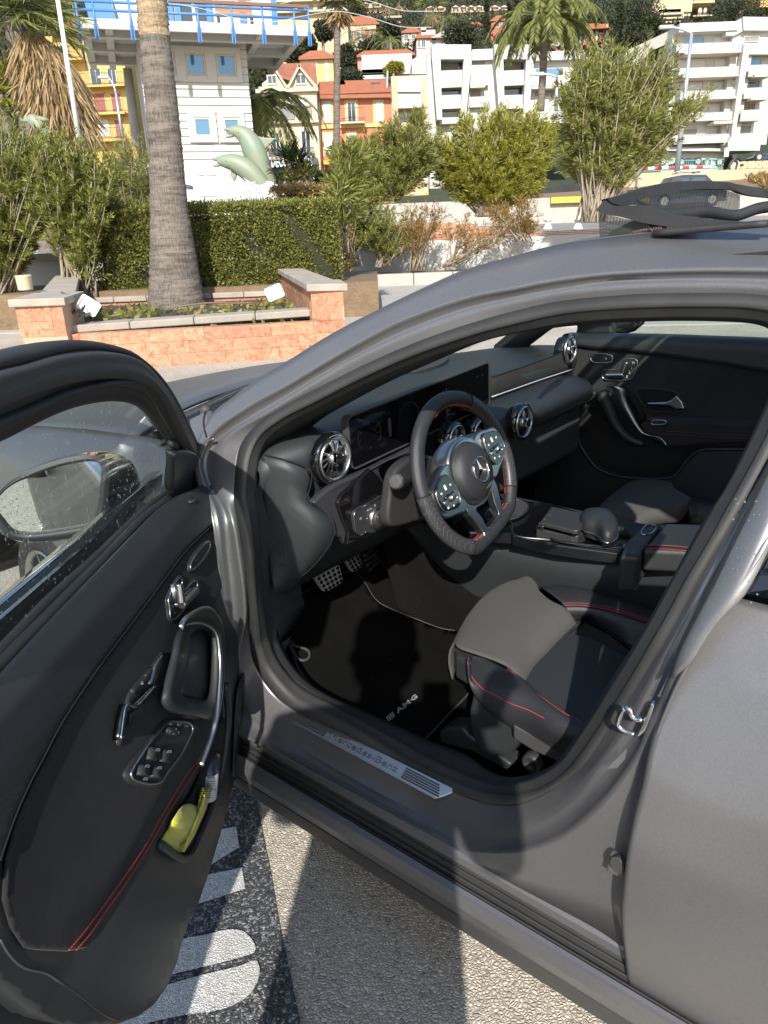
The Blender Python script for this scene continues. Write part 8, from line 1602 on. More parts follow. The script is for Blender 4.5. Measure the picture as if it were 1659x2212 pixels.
Vt,Ft=text_vf('DECO & BLINDS',1.0,.03,bold=True,res=1);xm=max(v[0] for v in Vt);wobj('shop_lettering',[((sh[0]+sh[1])/2+x/xm*(sh[1]-sh[0])*.40,DC-.74-z,(sh[2]+sh[3])/2+y*1.0) for x,y,z in Vt],Ft,M['whitepaint'],fa)
block(cb_,DC,0,1,(75,1078,395,1125),-.12,0,'pane','shop_window');sg=RC_(DC-1.2,0,1,80,960,160,1015);wobj('projecting_sign',*box(sg[0],sg[1],DC-1.25,DC-1.15,sg[2],sg[3]),M['signdark'],cb_,bevel=.03)
# -- orange house
DO_=68.0
oh=bld('orange_house',DO_,0,1,(388,622,882,1130),11,'worange','orange house with yellow trim, shutters and terracotta roof')
for px in ((388,640,400,1120),(425,645,500,800),(575,645,662,800),(758,645,830,800),(430,855,505,1015),(580,850,655,990)): block(oh,DO_,0,1,px,-.04,0,'wlemon' if px[0] > 400 else 'wcream','painted_trim')
for px in ((388,803,882,828),(395,625,880,640)): block(oh,DO_,0,1,px,-.14,0,'wlemon','string_course')
for px in ((437,655,487,796),(777,650,822,792),(442,862,497,1010),(597,858,650,960)): shutter(oh,DO_-.05,0,1,px)
win(oh,DO_-.05,0,1,(597,668,642,790),.10,'wwhite','pane',.1,1);balcony(oh,DO_-.05,0,1,(548,797,705,808),.9,'wcream','iron',1.0)
ra=[W(*T(0,1,(385,617))[0],DO_-.6),W(*T(0,1,(880,608))[0],DO_-.6),W(*T(0,1,(850,534))[0],DO_+5),W(*T(0,1,(408,534))[0],DO_+5)]
V,F=ext(ra,(0,0,-.25));rf_=wobj('roof',V,F,M['tile'],oh);n=16;parts=[]
for k in range(n): f=(k+.5)/n;a,b=ra[0]*(1-f)+ra[3]*f,ra[1]*(1-f)+ra[2]*f;parts.append(box(min(a[0],b[0]),max(a[0],b[0]),a[1]-.1,a[1]+.1,a[2]-.01,a[2]+.07))
stuff(wobj('tile_courses',*merge(*parts),M['tile'],rf_))
for px in ((742,548,815,570),(520,535,580,552)): V,F=ext([W(*T(0,1,q)[0],DO_+(2.4 if q[1] > 560 else 3.4)) + np.array([0,-.2,.12]) for q in ((px[0],px[3]),(px[2],px[3]),(px[2]-8,px[1]),(px[0]+5,px[1]))],(0,0,-.1));wobj('skylight',V,F,M['pane'],rf_)
V,F=tube([W(*T(0,1,(852,460))[0],DO_+1),W(*T(0,1,(848,640))[0],DO_+1)],.08,8);wobj('flue_pipe',V,F,M['steel'],oh)
for r_,x in ((0,410),(1,880)): V,F=tube([W(*T(0,1,(x,640))[0],DO_-.1),W(*T(0,1,(x+12,1120))[0],DO_-.1)],.05,6);wobj('downpipe',V,F,M['steel'],oh)
x0_,x1_,z0_a,z1_a=RC_(DO_-.6,0,1,440,1040,505,1095);wobj('shop_awning',*box(x0_,x1_,DO_-.9,DO_-.05,z1_a-.3,z1_a),M['kyellow'],oh)
# -- houses just behind
yb=bld('lemon_house',84,0,1,(288,372,502,545),10,'wlemon','lemon yellow house with a low hipped roof behind the orange house',zb=8);hiproof(yb,84,0,1,(275,512,368),(350,430,330),10)
for px in ((445,382,472,448),(450,478,475,528),(318,380,340,420),(380,380,402,430)): shutter(yb,84,0,1,px)
pk_=bld('pink_apartments',100,0,1,(660,360,1015,540),12,'wpink','salmon pink apartment house with two white balcony rows',zb=12);hiproof(pk_,100,0,1,(652,1030,352),(700,980,330),12)
for px in ((692,385,728,425),(952,382,985,422),(695,450,728,490),(952,448,985,470)): shutter(pk_,100,0,1,px)
for px in ((755,383,842,425),(850,383,925,425),(760,450,845,485)): block(pk_,100,0,1,px,-.3,0,'wwhite','blind')
for px in ((685,425,1008,437),(685,488,1008,500),(685,515,900,527)): balcony(pk_,100,0,1,px,1.6,'wwhite','glass' if px[1] < 450 else 'solid',.8)
sd_=bld('sand_house',76,0,1,(880,490,1110,800),9,'wsand','plain sand-coloured house with a white balcony and awning',zb=4)
x0_,x1_,z0_a,z1_a=RC_(76,0,1,935,595,1062,640);block(sd_,76,0,1,(930,590,1065,645),-.02,0,'pane','window');block(sd_,76,0,1,(1000,595,1062,640),-.05,0,'wbeige','blind');block(sd_,76,0,1,(930,730,1000,790),-.05,0,'pane','window');
balcony(sd_,76,0,1,(918,700,1072,712),1.2,'wwhite','solid',2.2);V,F=ext([W(*T(0,1,q)[0],d) for q,d in (((915,548),76),((1070,548),76),((1068,590),74.6),((918,590),74.6))],(0,0,-.06));wobj('awning',V,F,M['awning'],sd_)
# -- white modern flats (two frames plus links)
DW=86.0
mf=bld('modern_flats',DW,0,1,(1110,330,1659,800),12,'wwhite','white modern flats with slanted frames in the middle of the street',zb=4);block(mf,DW,0,2,(0,345,460,800),0,12,'wwhite')
def vframe(t,D,r,c,xl,xr,yt,yb,tl,tr,proud=1.8,off=0):
 """portal frame leaning inwards towards its foot"""
 for a,b,cc_,d in ((xl,xl+tl,xl+34,xl+tl+14),(xr-tr,xr,xr-tr-18,xr-36)):
  V,F=ext([W(*T(r,c,(a+4,yt+97))[0],D-proud),W(*T(r,c,(b+3,yt+97))[0],D-proud),W(*T(r,c,(d,yb))[0],D-proud),W(*T(r,c,(cc_,yb))[0],D-proud)],(0,proud,0));wobj('frame_leg',V,F,M['wwhite'],t)
 V,F=ext([W(*T(r,c,q)[0],D-proud) for q in ((xl,yt),(xr,yt),(xr-2,yt+95),(xl+2,yt+95))],(0,proud,0));wobj('frame_top',V,F,M['wwhite'],t)
def flatbay(t,D,r,c,x0,x1,rows,out=1.0):
 for (yt,ym,yb,kind) in rows:
  block(t,D,r,c,(x0,yt,x1,yb),-.04,0,'pane' if kind != 's' else 'shut','window')
  if kind == 'r': block(t,D,r,c,(x0,yt+18,x0+(x1-x0)*.82,ym),-.12,-.04,'plinth','roller_shutter')
  a,b,z0,z1=RC_(D-out,r,c,x0-4,ym,x1+4,yb);o=wobj('balcony',*box(a,b,D-out,D-.05,z0-.15,z0+.05),M['wwhite'],t);wobj('glass_panel',*box(a,b,D-out,D-out+.05,z0+.05,z1),M['balglass'],o)
  if kind == 'a': 
   a,b,z0,z1=RC_(D-out*1.2,r,c,x0-4,yt-40,x1+4,yt-18);wobj('awning',*box(a,b,D-out*1.3,D-.02,z0,z1),M['awning'],t)
vframe(mf,DW,0,1,1138,1395,288,775,55,52);vframe(mf,DW,0,1,1545,1800,288,775,55,52)
flatbay(mf,DW,0,1,1193,1338,((382,455,530,'r'),(585,615,690,'a'),(722,760,790,'a')));flatbay(mf,DW,0,1,1600,1740,((382,455,530,'r'),(572,615,690,'a'),(722,760,790,'a')))
for px,k in (((1385,398,1482,418),'plinth'),((1385,430,1450,488),'shut'),((1392,585,1455,640),'plinth')): block(mf,DW,0,1,px,-.06,0,k,'window')
block(mf,DW,0,1,(1385,490,1500,560),-.6,0,'wwhite','parapet');block(mf,DW,0,1,(1398,325,1530,395),-.5,-.01,'wwhite','parapet');block(mf,DW,0,1,(1380,560,1475,580),-1.2,0,'awning','awning');block(mf,DW,0,1,(1380,632,1500,700),-.6,-.5,'balglass','glass_panel')
for px,k in (((152,445,330,500),'panesky'),((148,590,300,620),'plinth')): block(mf,DW,0,2,px,-.05,0,k,'window')
block(mf,DW,0,2,(130,342,450,398),-.8,0,'wwhite','parapet');block(mf,DW,0,2,(115,500,380,558),-.8,0,'wwhite','parapet');block(mf,DW,0,2,(115,566,380,584),-1.2,0,'awning','awning')
V,F=ext([W(*T(0,1,q)[0],DW+1) for q in ((1010,480),(1110,480),(1140,300),(1110,330),(1015,385))],(0,5,0));wobj('side_wing',V,F,M['wwhite'],mf)
# -- right-hand white block
DR=96.0
rb2=bld('white_apartment_block',DR,0,2,(1010,225,1425,960),14,'wwhite','large white apartment block with stacked balconies at the right edge',zb=5);block(rb2,DR-1,0,2,(1395,150,1700,940),0,14,'wwhite')
V,F=ext([W(*T(0,2,q)[0],DR-1.5) for q in ((1490,112),(1900,118),(1900,200),(1495,200))],(0,6,0));V=[(x,y-.25,z) for x,y,z in V];wobj('frame_top',V,F,M['wwhite'],rb2);V,F=ext([W(*T(0,2,q)[0],DR-1.4) for q in ((1395,165),(1490,118),(1500,200),(1440,230),(1385,230))],(0,6,0));wobj('frame_top',V,F,M['wwhite'],rb2)
for px in ((1050,168,1425,225),): block(rb2,DR,0,2,px,-1.6,4,'wwhite','roof_parapet')
for (a,y0,y1,xl,xr) in ((0,302,358,1030,1455),(1,455,512,1045,1432),(2,602,655,1055,1412),(3,742,795,1060,1392),(4,885,940,1000,1375)): block(rb2,DR,0,2,(xl,y0,xr,y1),-1.7,0,'wwhite','balcony',bevel=.04)
for px,k in (((1115,248,1240,302),'panesky'),((1305,245,1370,302),'shut'),((1075,392,1250,455),'shut'),((1312,390,1380,452),'shut'),((1060,540,1232,602),'shut'),((1295,538,1362,602),'shut'),((1275,680,1340,745),'shut'),((1256,820,1325,885),'shut'),((1060,690,1190,742),'shut'),((940,840,1195,885),'plinth')): win(rb2,DR,0,2,px,.08,'wwhite',k,.1,0)
for px in ((1070,366,1425,374),(1055,515,1410,524),(1060,655,1395,664),(1255,800,1370,818)): block(rb2,DR,0,2,px,-2.3,-.2,'awning','awning')
for px in ((1025,278,1455,300),(1250,438,1432,455),(1235,584,1412,602),(1220,728,1392,742),(1200,870,1375,885)): 
 a,b,z0,z1=RC_(DR-1.7,0,2,*px);wobj('railing',*merge(*[tube([(a,DR-1.7,z),(b,DR-1.7,z)],.03,4) for z in (z1,(z0+z1)/2)]+[tube([(a+(b-a)*k/6,DR-1.7,z0),(a+(b-a)*k/6,DR-1.7,z1)],.03,4) for k in range(7)]),M['steel'],rb2)
V,F=ext([W(*T(0,2,q)[0],DR-2.2) for q in ((1540,285),(1575,285),(1480,900),(1415,935),(1380,940),(1420,900))],(0,1.2,0));V=[(x,y+.35,z) for x,y,z in V];wobj('frame_leg',V,F,M['wwhite'],rb2)
V,F=ext([W(*T(0,2,q)[0],DR-2.3) for q in ((1505,285),(1900,282),(1900,350),(1535,352),(1495,600),(1445,870),(1600,872),(1590,930),(1420,932),(1425,850))],(0,1.0,0));wobj('frame_front',V,F,M['wwhite'],rb2)
V,F=ext([W(*T(0,2,q)[0],DR-2.3) for q in ((1420,880),(1610,880),(1595,978),(1390,978),(1385,935))],(0,3.0,0));V=[(x,y-.35,z) for x,y,z in V];wobj('frame_foot',V,F,M['wwhite'],rb2)
for px,k in (((1545,385,1610,440),'panesky'),((1530,530,1600,580),'pane'),((1515,675,1570,720),'plinth'),((1462,815,1545,868),'plinth'),((1505,238,1595,268),'plinth')): win(rb2,DR-1.05,0,2,px,.08,'wwhite',k,.1,0)
for px in ((1535,420,1652,490),(1505,568,1635,632),(1482,712,1612,778)): 
 a,b,z0,z1=RC_(DR-2.6,0,2,*px);o=wobj('balcony',*box(a,b,DR-2.6,DR-1,z0-.1,z0+.12),M['wgrey'],rb2);wobj('glass_panel',*box(a,b,DR-2.6,DR-2.55,z0+.12,z1),M['balglass'],o)
for px in ((1520,500,1628,518),(1495,650,1610,664)): block(rb2,DR-1.2,0,2,px,-2,0,'awning','awning')
for x in (1477,1545): 
 for dx in (0,1): V,F=lathe(W(*T(0,2,(x,745))[0],DR-2),(0,0,1),[(0,0),(.2,0),(.22,.5),(0,.55)],8);wobj('yellow_chair',V,F,M['kyellow'],rb2) if dx == 0 else None
block(rb2,DR+1,0,2,(1015,955,1380,1060),0,8,'wcream','ground_floor')
for x in (1085,1145,1195,1250,1305,1360): block(rb2,DR+1,0,2,(x-22,988,x+22,1055),-.05,0,'pane','window')
V,F=ext([W(*T(0,2,q)[0],DR+2) for q in ((740,330),(1050,185),(1060,260),(900,330),(820,420),(740,420))],(0,6,0));wobj('sloping_wing',V,F,M['wgrey'],rb2)
V,F=ext([W(*T(0,2,q)[0],DR-1) for q in ((880,950),(1010,950),(1400,965),(1400,980),(900,975))],(0,3,0));wobj('canopy',V,F,M['wwhite'],rb2)
# -- houses on the hill
def villa(name,D,r,c,px,eave,ridge,m_,label,wins,depth=12,shut='wwhite',group=None,**k):
 D=D
 t=bld(name,D,r,c,px,depth,m_,label,zb=gzw(D)-8,cat='house',group=group)
 if eave: hiproof(t,D,r,c,eave,ridge,depth)
 for w in wins: win(t,D,r,c,w,.14,shut,'pane',.15,1)
 return t
v1=villa('hill_villa',175,0,1,(545,150,778,275),(538,800,155),(590,740,108),'wred','red and cream villa with a hipped roof high on the slope',[(612,208,632,262),(655,205,672,262),(682,205,700,262),(742,205,760,255),(555,208,580,255)])
for px in ((545,162,778,195),(545,270,690,282),(600,195,645,205),(545,280,560,320)): block(v1,175,0,1,px,-.3,0,'wcream','cornice')
block(v1,172,0,1,(440,265,700,330),0,6,'wcream','terrace')
for k in range(9): block(v1,172,0,1,(445+28*k,258,455+28*k,272),-.2,.3,'wwhite','baluster')
v2=villa('hill_house',230,0,1,(838,118,940,200),None,None,'wred','small red-and-white house beside the tall hill palm',[(858,148,885,175),(900,145,930,178)]);block(v2,230,0,1,(832,108,942,122),-1,12,'wgrey','flat_roof')
v3=villa('hill_house',190,0,1,(945,205,1070,330),(938,1078,205),(985,1040,182),'wgrey','grey unpainted house with a red roof among the hill trees',[(965,225,985,250),(1010,225,1030,250),(965,275,985,300)])
v4=villa('hill_villa',150,0,1,(1040,238,1280,360),(1030,1180,238),(1060,1150,212),'wrose','rose pink villa with a turret behind the white flats',[(1075,255,1095,305),(1140,250,1165,300),(1050,260,1062,305)]);block(v4,150,0,1,(1075,175,1168,240),2,8,'wrose','turret');block(v4,149,0,1,(1075,146,1110,180),3,7,'wrose','turret_top')
V,F=ext([W(*T(0,1,q)[0],149) for q in ((1130,245),(1290,240),(1210,200))],(0,6,0));wobj('pediment',V,F,M['wgrey'],v4)
villa('hill_house',210,0,1,(1245,190,1400,240),(1232,1412,192),(1290,1350,163),'wochre','ochre house with a red roof above the white flats',[(1275,205,1300,225),(1310,205,1330,225)])
villa('hill_house',240,0,1,(1370,165,1465,215),(1345,1470,165),(1400,1445,145),'wred','dark red house with a red roof next to the cypresses',[(1400,175,1420,195),(1435,175,1455,195)])
villa('hill_house',235,0,1,(1525,128,1640,215),(1518,1650,130),(1560,1610,100),'wred','taller brick red house right of the cypresses',[(1545,145,1575,175),(1595,140,1620,170)])
for i,(px,n_,lab) in enumerate((((605,25,810,95),3,'pale hillside apartments at the upper left behind the thin palm'),((1100,50,1228,120),2,'pale hillside apartments left of the long terrace block'),((1268,45,1472,135),4,'long pale terrace block high on the hillside'),((1518,45,1640,105),2,'pale hillside block at the top right of the cypresses'))):
 D=330;t=bld('hill_apartments',D,0,1,px,12,'wbeige',lab,zb=gzw(D)-12,group='pale apartment blocks high on the hill');hh=(px[3]-px[1])/2
 for k in range(n_*2):
  for j in range(2): w=(px[2]-px[0])/(n_*2);win(t,D,0,1,(px[0]+w*(k+.25),px[1]+hh*(j+.3),px[0]+w*(k+.75),px[1]+hh*(j+.75)),.12,'wcream','pane',.3,0)
 for j in range(2): block(t,D,0,1,(px[0]-4,px[1]+hh*(j+.8),px[2]+4,px[1]+hh*(j+.92)),-1.5,0,'wcream','balcony')
 for k in range(n_): w=(px[2]-px[0])/n_;V,F=ext([W(*T(0,1,(px[0]+w*(k+.1),px[1]))[0],D-1),W(*T(0,1,(px[0]+w*(k+.9),px[1]))[0],D-1),W(*T(0,1,(px[0]+w*(k+.5),px[1]-12))[0],D-1)],(0,12,0));wobj('gable',V,F,M['wrose'],t)
v5=villa('hill_villa',190,0,2,(250,160,620,330),None,None,'wred','long red villa with white pilasters behind the date palm',[(490,172,518,215),(275,205,300,250),(300,205,318,250),(560,175,590,215)]);
V,F=ext([W(*T(0,2,q)[0],188) for q in ((242,200),(640,180),(560,150),(470,155),(255,192))],(0,14,0));wobj('roof',V,F,M['tile'],v5)
for x in (262,330,440,470,545,610): block(v5,190,0,2,(x-6,165,x+6,320),-.4,0,'wwhite','pilaster')
for px in ((485,222,520,262),(270,260,310,300)): arch(v5,189.8,px[0],px[2],px[3],px[1],0,2)
v6=bld('church_tower',260,0,2,(1172,20,1300,170),12,'wochre','ochre church tower with twin arched openings at the top right',zb=80,cat='tower');block(v6,260,0,2,(1165,8,1306,24),-.8,12,'wsand','cornice');hiproof(v6,260,0,2,(1180,1300,8),(1235,1245,-60),12);block(v6,260,0,2,(1165,100,1306,108),-.6,12,'wsand','cornice')
for px in ((1205,50,1230,105),(1240,50,1262,105),(1198,145,1218,170),(1232,145,1250,170)): arch(v6,259.8,px[0],px[2],px[3],px[1],0,2)
t=bld('hill_apartments',250,0,2,(905,80,1160,165),12,'wsand','stepped sand-coloured apartments left of the church tower',zb=75)
for k,px in enumerate(((950,60,1095,82),(1100,88,1155,105))): block(t,250,0,2,px,0,10,'wsand')
for j,yv in enumerate((95,122,148)):
 block(t,250,0,2,(940,yv,1095,yv+10),-2,0,'wcream','balcony');
 for x in (965,1005,1050,1120): block(t,250,0,2,(x,yv-20,x+24,yv-3),-.1,0,'pane','window')
t=bld('hill_apartments',240,0,2,(1600,45,1760,110),12,'wochre','yellow house at the very top right corner',zb=75,cat='building')
for i,(px,D) in enumerate((((350,120,520,260),150),)): tag(wobj('stone_terrace',*box(*RC_(D,0,1,*px)[:2],D,D+3,gzw(D)-4,RC_(D,0,1,*px)[3]),M['retain'],base=(0,D,20)),'stone terrace wall on the hill behind the tower deck','wall')
yt_=bld('hill_apartments',165,0,1,(120,5,590,100),8,'wsand','long sand-coloured building seen behind the deck railing',zb=25)
for k in range(7): block(yt_,165,0,1,(140+64*k,30,180+64*k,70),-.1,0,'pane','window')
for yv in (5,75): block(yt_,165,0,1,(110,yv,600,yv+12),-1.2,0,'wcream','balcony')
# -- hillside woods and single trees
def crown(name,c,rx,rz,n,leaf,m_,parent,seed,shape='round'):
 rs=np.random.RandomState(seed);k=max(4,int(7*rx));k=min(k,16);cs=np.array([ellip(c,(rx*.75,rx*.75,rz*.75),rs,.2) for _ in range(k)])
 if shape == 'cypress': cs=np.array([np.array(c)+np.array([rs.normal()*rx*.15,rs.normal()*rx*.15,rz*rs.uniform(-1,1)]) for _ in range(14)])
 d=rs.normal(size=(n,3));d /= np.linalg.norm(d,axis=1)[:,None];i=rs.randint(0,len(cs),n);rr=rx*.5;sc=np.array([rr,rr,rr*(.8 if shape == 'round' else 2.2)])
 if shape == 'cypress': tp=1-np.clip((cs[i,2]-c[2])/rz,0,1)*.75;sc=sc[None,:]*tp[:,None]
 Pp=cs[i]+d*sc*rs.uniform(.7,1.05,(n,1));stuff(leafmesh(name,Pp,d+rs.normal(size=(n,3))*.7,leaf,leaf*.6,m_,ORG[parent.name],parent,seed))
def tree(nm,px,D,rpx,hpx,m_,label,seed,n=900,leaf=.8,shape='round',group=None,r=0,c=1):
 b=W(*T(r,c,px)[0],D);rx=rpx/3*D/1650;rz=hpx/3*D/1650;base=b-np.array([0,0,rz+max(1.5,rz*.25)]);t=thing(nm,base,label,'tree',group);V,F=tube([base,b],[rx*.12+.1,rx*.08+.05],7);wobj('trunk',V,F,M['twig'],t);crown('crown',b,rx,rz,n,leaf,M[m_],t,seed,shape);return t
TR=[('cypress',(1494,110),200,22,105,'tall dark cypress between the red houses',1,'cypress'),('cypress',(1640,130),190,26,80,'dark cypress right of the brick red house',1,'cypress'),('cypress',(438,80),170,24,110,'slim cypress just right of the date palm head',2,'cypress'),('cypress',(700,160),150,42,150,'broad dark cypress column behind the tall shrub',2,'cypress'),('cypress',(30,90),185,22,90,'cypress left of the date palm head',2,'cypress'),
 ('round_tree',(388,250),140,75,62,'round clipped dark tree in front of the long red villa',2,'round'),('round_tree',(1330,245),140,120,50,'wide green tree right of the rose villa',1,'round'),('round_tree',(640,75),200,80,40,'dark tree above the red and cream villa',1,'round'),('round_tree',(330,260),120,60,55,'green tree under the right edge of the deck',1,'round'),('round_tree',(430,210),125,55,50,'dense evergreen right of the deck edge',1,'round'),('round_tree',(580,370),110,60,60,'green tree between the lemon and pink houses',1,'round'),('round_tree',(600,500),95,70,30,'bushy green tree above the orange roof',1,'round'),('round_tree',(250,360),105,55,50,'dark tree left of the lemon house',1,'round'),
 ('cedar',(840,110),170,130,120,'big dark cedar left of the stepped apartments',2,'round'),('cedar',(1480,70),180,170,80,'big dark pine right of the church tower',2,'round'),('bare_tree',(900,190),125,70,50,'grey leafless tree above the sloping white wing',2,'round'),('round_tree',(820,260),120,100,60,'grey-green tree behind the top of the tall shrub',2,'round'),('round_tree',(870,200),150,60,45,'green tree below the tall hill palm',1,'round'),('round_tree',(740,290),145,60,40,'small green tree on the terrace of the red villa',1,'round'),('round_tree',(90,180),160,60,70,'grey-green tree left of the date palm trunk',2,'round'),('lemon_tree',(890,445),98,50,24,'yellow lemon tree on the terrace by the pink apartments',1,'round')]
for i,(nm,px,D,a,b,lab,c,sh) in enumerate(TR): tree(nm,px,D,a,b,'wood' if nm not in ('lemon_tree','bare_tree') else ('pitto' if nm == 'lemon_tree' else 'darkhedge'),lab,100+i,4200 if a > 90 else 2600,.42 if D > 100 else .3,sh,None,0,c)
rs=np.random.RandomState(77);Pp,D=[],[]
def uvof(p):
 q=RW.T@(np.array(p)-EYE);return CX+q[0]/-q[2]*F0,CY-q[1]/-q[2]*F0
for i in range(5200):
 y=112+318*rs.random_sample()**.75;x=rs.uniform(-.62,.62)*y*1.0;z=gzw(y);r=rs.uniform(1.4,3.4)*(1+y/500);u_,v_=uvof((x,y,z+r*1.3));ul,_v=uvof((x-r,y,z));ur,_v=uvof((x+r,y,z));_,vb=uvof((x,y,z))
 if any(y < hd+4 and ur > a0-2 and ul < a1+2 and v_ < b0+(b1-b0)*.72 and vb > b0 for (a0,b0,a1,b1,hd) in HR): continue
 k=60;d=rs.normal(size=(k,3));d /= np.linalg.norm(d,axis=1)[:,None];d[:,2]=np.abs(d[:,2]);Pp.append(np.array([x,y,z+r*.3])+d*np.array([r,r,r*rs.uniform(.8,1.5)])*rs.uniform(.8,1.1,(k,1)));D.append(d+rs.normal(size=(k,3))*.6)
o=leafmesh('hillside_woods',np.vstack(Pp),np.vstack(D),.95,.65,M['wood'],(0,200,60),None,9);stuff(tag(o,'dark mass of pines and scrub covering the hillside','woods'))
# -- palms
def hillpalm(c,top,foot,D,L,label,seed,n=26,lf=26,ll=None,thick=.25,kind='fan'):
 tp,ft=W(*T(0,c,top)[0],D),W(*T(0,c,foot)[0],D);t=thing('palm_tree',ft,label,'palm tree');trunkmesh([ft,(ft+tp)/2,tp],[thick*1.15,thick],'trunk',M['bark'],t,10,24)
 if kind == 'date': pinnate(t,tp,n,L,1.35,seed,lf,.05,ll or L*.2)
 else:
  fanpalm(t,tp+np.array([0,0,L*.25]),n*2,L*.55,seed,'palmleaf',-.2,1.4,ray=L*.55,nb=9,wd=.16);fanpalm(t,tp,n,L*.35,seed+1,'deadleaf',-1.5,-.6,ray=L*.5,nb=7,wd=.14)
 return t
hillpalm(2,(222,130),(185,720),56,4.3,'date palm with grey trunk in front of the white flats',31,54,110,.60,.22,'date')
tp=hillpalm(1,(528,25),(520,1200),44,1.5,'very tall thin palm in front of the orange house',32,26,thick=.17)
hillpalm(1,(0,690),(8,900),43,3.8,'dark date palm beside the right wall of the white tower',33,34,90,.6,.25,'date')
hillpalm(1,(848,20),(848,215),215,4.5,'tall hill palm left of the small red-and-white house',34,14);hillpalm(1,(927,10),(927,110),240,4.5,'slim hill palm at the top of the picture',35,14);hillpalm(1,(1145,70),(1145,190),200,5,'hill palm in front of the rose turret',36,14);hillpalm(1,(1220,120),(1185,240),190,6,'larger hill palm right of the rose turret',37,16,kind='date')
hillpalm(1,(705,240),(700,330),150,5.5,'green palm in front of the red and cream villa',38,18,kind='date');hillpalm(1,(855,270),(855,320),140,4.5,'short palm right of the red and cream villa',39,16,kind='date')
tpx=W(*T(0,0,(140,180))[0],30);ft=np.array([W(*T(0,0,(300,900))[0],30)[0]-.6,30,.6]);lp=thing('fan_palm',ft,'fan palm with hanging dead leaves at the left edge','palm tree');tpc=W(*T(0,0,(90,120))[0],30)
trunkmesh([ft,(ft+tpc)/2,tpc],[.45,.4,.35],'trunk',M['bark'],lp,12,20);fanpalm(lp,tpc+np.array([0,0,.3]),90,1.7,41,'palmleaf',-.45,1.4,ray=1.25,nb=24,wd=.06)
rs=np.random.RandomState(42);n=5200;u=rs.uniform(0,1,n);ang=rs.uniform(0,2*pi,n);rad_=.3+.85*np.sin(np.clip(u,.0,1)*pi*.9)**.8*rs.uniform(.45,1,n)*(1-.35*u);zc=tpc[2]-.4-u*(tpc[2]-W(*T(0,0,(200,720))[0],30)[2]);Pp=np.c_[tpc[0]+.45+.9*u+rad_*np.cos(ang),30+rad_*np.sin(ang)*.9,zc];D=np.c_[np.cos(ang)*.25,np.sin(ang)*.25,-np.ones(n)]+rs.normal(size=(n,3))*.22;stuff(leafmesh('dead_skirt',Pp,D,1.1,.075,M['deadleaf'],ft,lp,43))
sp_=thing('fan_palm',(W(*T(0,0,(20,560))[0],30)[0],30,1.2),'smaller yellow-green fan palm below the left palm','palm tree');tq=W(*T(0,0,(10,620))[0],30);trunkmesh([ORG[sp_.name],tq],[.3,.25],'trunk',M['bark'],sp_,10,8);fanpalm(sp_,tq,34,.75,44,'pitto',-.4,1.3,ray=.75,nb=20,wd=.05)
# -- poles, lamps
def pole(nm,c,top,foot,D,r0,r1,label,m_='steel',cat='pole',arm=None,group=None):
 tp,ft=W(*T(0,c,top)[0],D),W(*T(0,c,foot)[0],D);V,F=tube([ft,tp],[r0,r1],12);t=thing(nm,ft,label,cat,group);wobj('pole',V,F,M[m_],t,smooth=True)
 if arm: 
  e=[W(*T(0,c,q)[0],D) for q in arm];V,F=tube(cr(e,12),r1*.8,8);wobj('arm',V,F,M[m_],t,smooth=True);h=e[-1];s=1 if e[-1][0] < e[0][0] else -1;V,F=box(h[0]-.7*(s > 0)-.05,h[0]+.7*(s < 0)+.05,D-.14,D+.14,h[2]-.08,h[2]+.10);wobj('lamp_head',V,F,M['shut'],t,bevel=.05)
 return t
pole('flagpole',0,(365,-60),(516,930),25.5,.075,.06,'tall bare white flagpole leaning across the yellow building','whitepaint','flagpole')
pole('street_lamp',0,(393,690),(402,900),60,.10,.08,'short curved street lamp in front of the yellow building',arm=((393,690),(400,655),(430,636)),cat='lamp');pole('street_lamp',0,(750,600),(795,900),62,.11,.09,'street lamp near the round column',arm=((750,600),(735,550),(703,500)),cat='lamp')
pole('street_lamp',2,(1164,215),(1068,1115),48,.17,.09,'tallest street lamp with a long arm before the white block',arm=((1164,215),(1100,190),(1040,176)),cat='lamp');pole('street_lamp',2,(292,495),(285,720),50,.12,.09,'street lamp half hidden behind the tall shrub',arm=((292,500),(250,484),(200,480)),cat='lamp')
tmp=pole('sign_post',2,(1392,925),(1385,1040),70,.10,.10,'white sign post in front of the right white block','iron','sign');wobj('sign_panel',*box(*RC_(69.8,0,2,1376,958,1404,1016)[:2],69.75,69.85,*RC_(69.8,0,2,1376,958,1404,1016)[2:]),M['whitepaint'],tmp)
# -- upper road edge at the right: wall, fence, barrier, cars
DQ=58.0
zr0=W(*T(0,2,(1450,1150))[0],DQ)[2];zr1=W(*T(0,2,(1450,1098))[0],DQ)[2];xa=W(*T(0,2,(700,1150))[0],DQ)[0];xb=W(*T(0,2,(1900,1150))[0],DQ)[0]
rw=wobj('retaining_wall',*box(xa,xb,DQ,DQ+.5,gzw(DQ)-2,zr1),M['retain'],base=((xa+xb)/2,DQ,2));tag(rw,'sandstone retaining wall below the upper street at the right','wall');struct(wobj('upper_street',*box(xa-1,xb+30,DQ+.5,DQ+40,zr1-1.5,zr1-.05),M['road']))
rs=random.Random(4)
for j in range(3):
 for k in range(22): z0q=W(*T(0,2,(1450,1098-16*j))[0],DQ+1)[2];x=W(*T(0,2,(1480,1050))[0],DQ+1)[0]+k*.55+(j % 2)*.25;wobj('stone',*box(x,x+.52,DQ+.9+.04*j,DQ+1.3,z0q+.01,z0q+.18),M['retain'],rw,bevel=.02)
struct(wobj('earth_bank',*ext([np.array([xa-6,50,gzw(50)]),np.array([xb,50,gzw(50)]),np.array([xb,DQ,zr0]),np.array([xa-6,DQ,zr0-.6])],(0,0,-.4)),M['soil']))
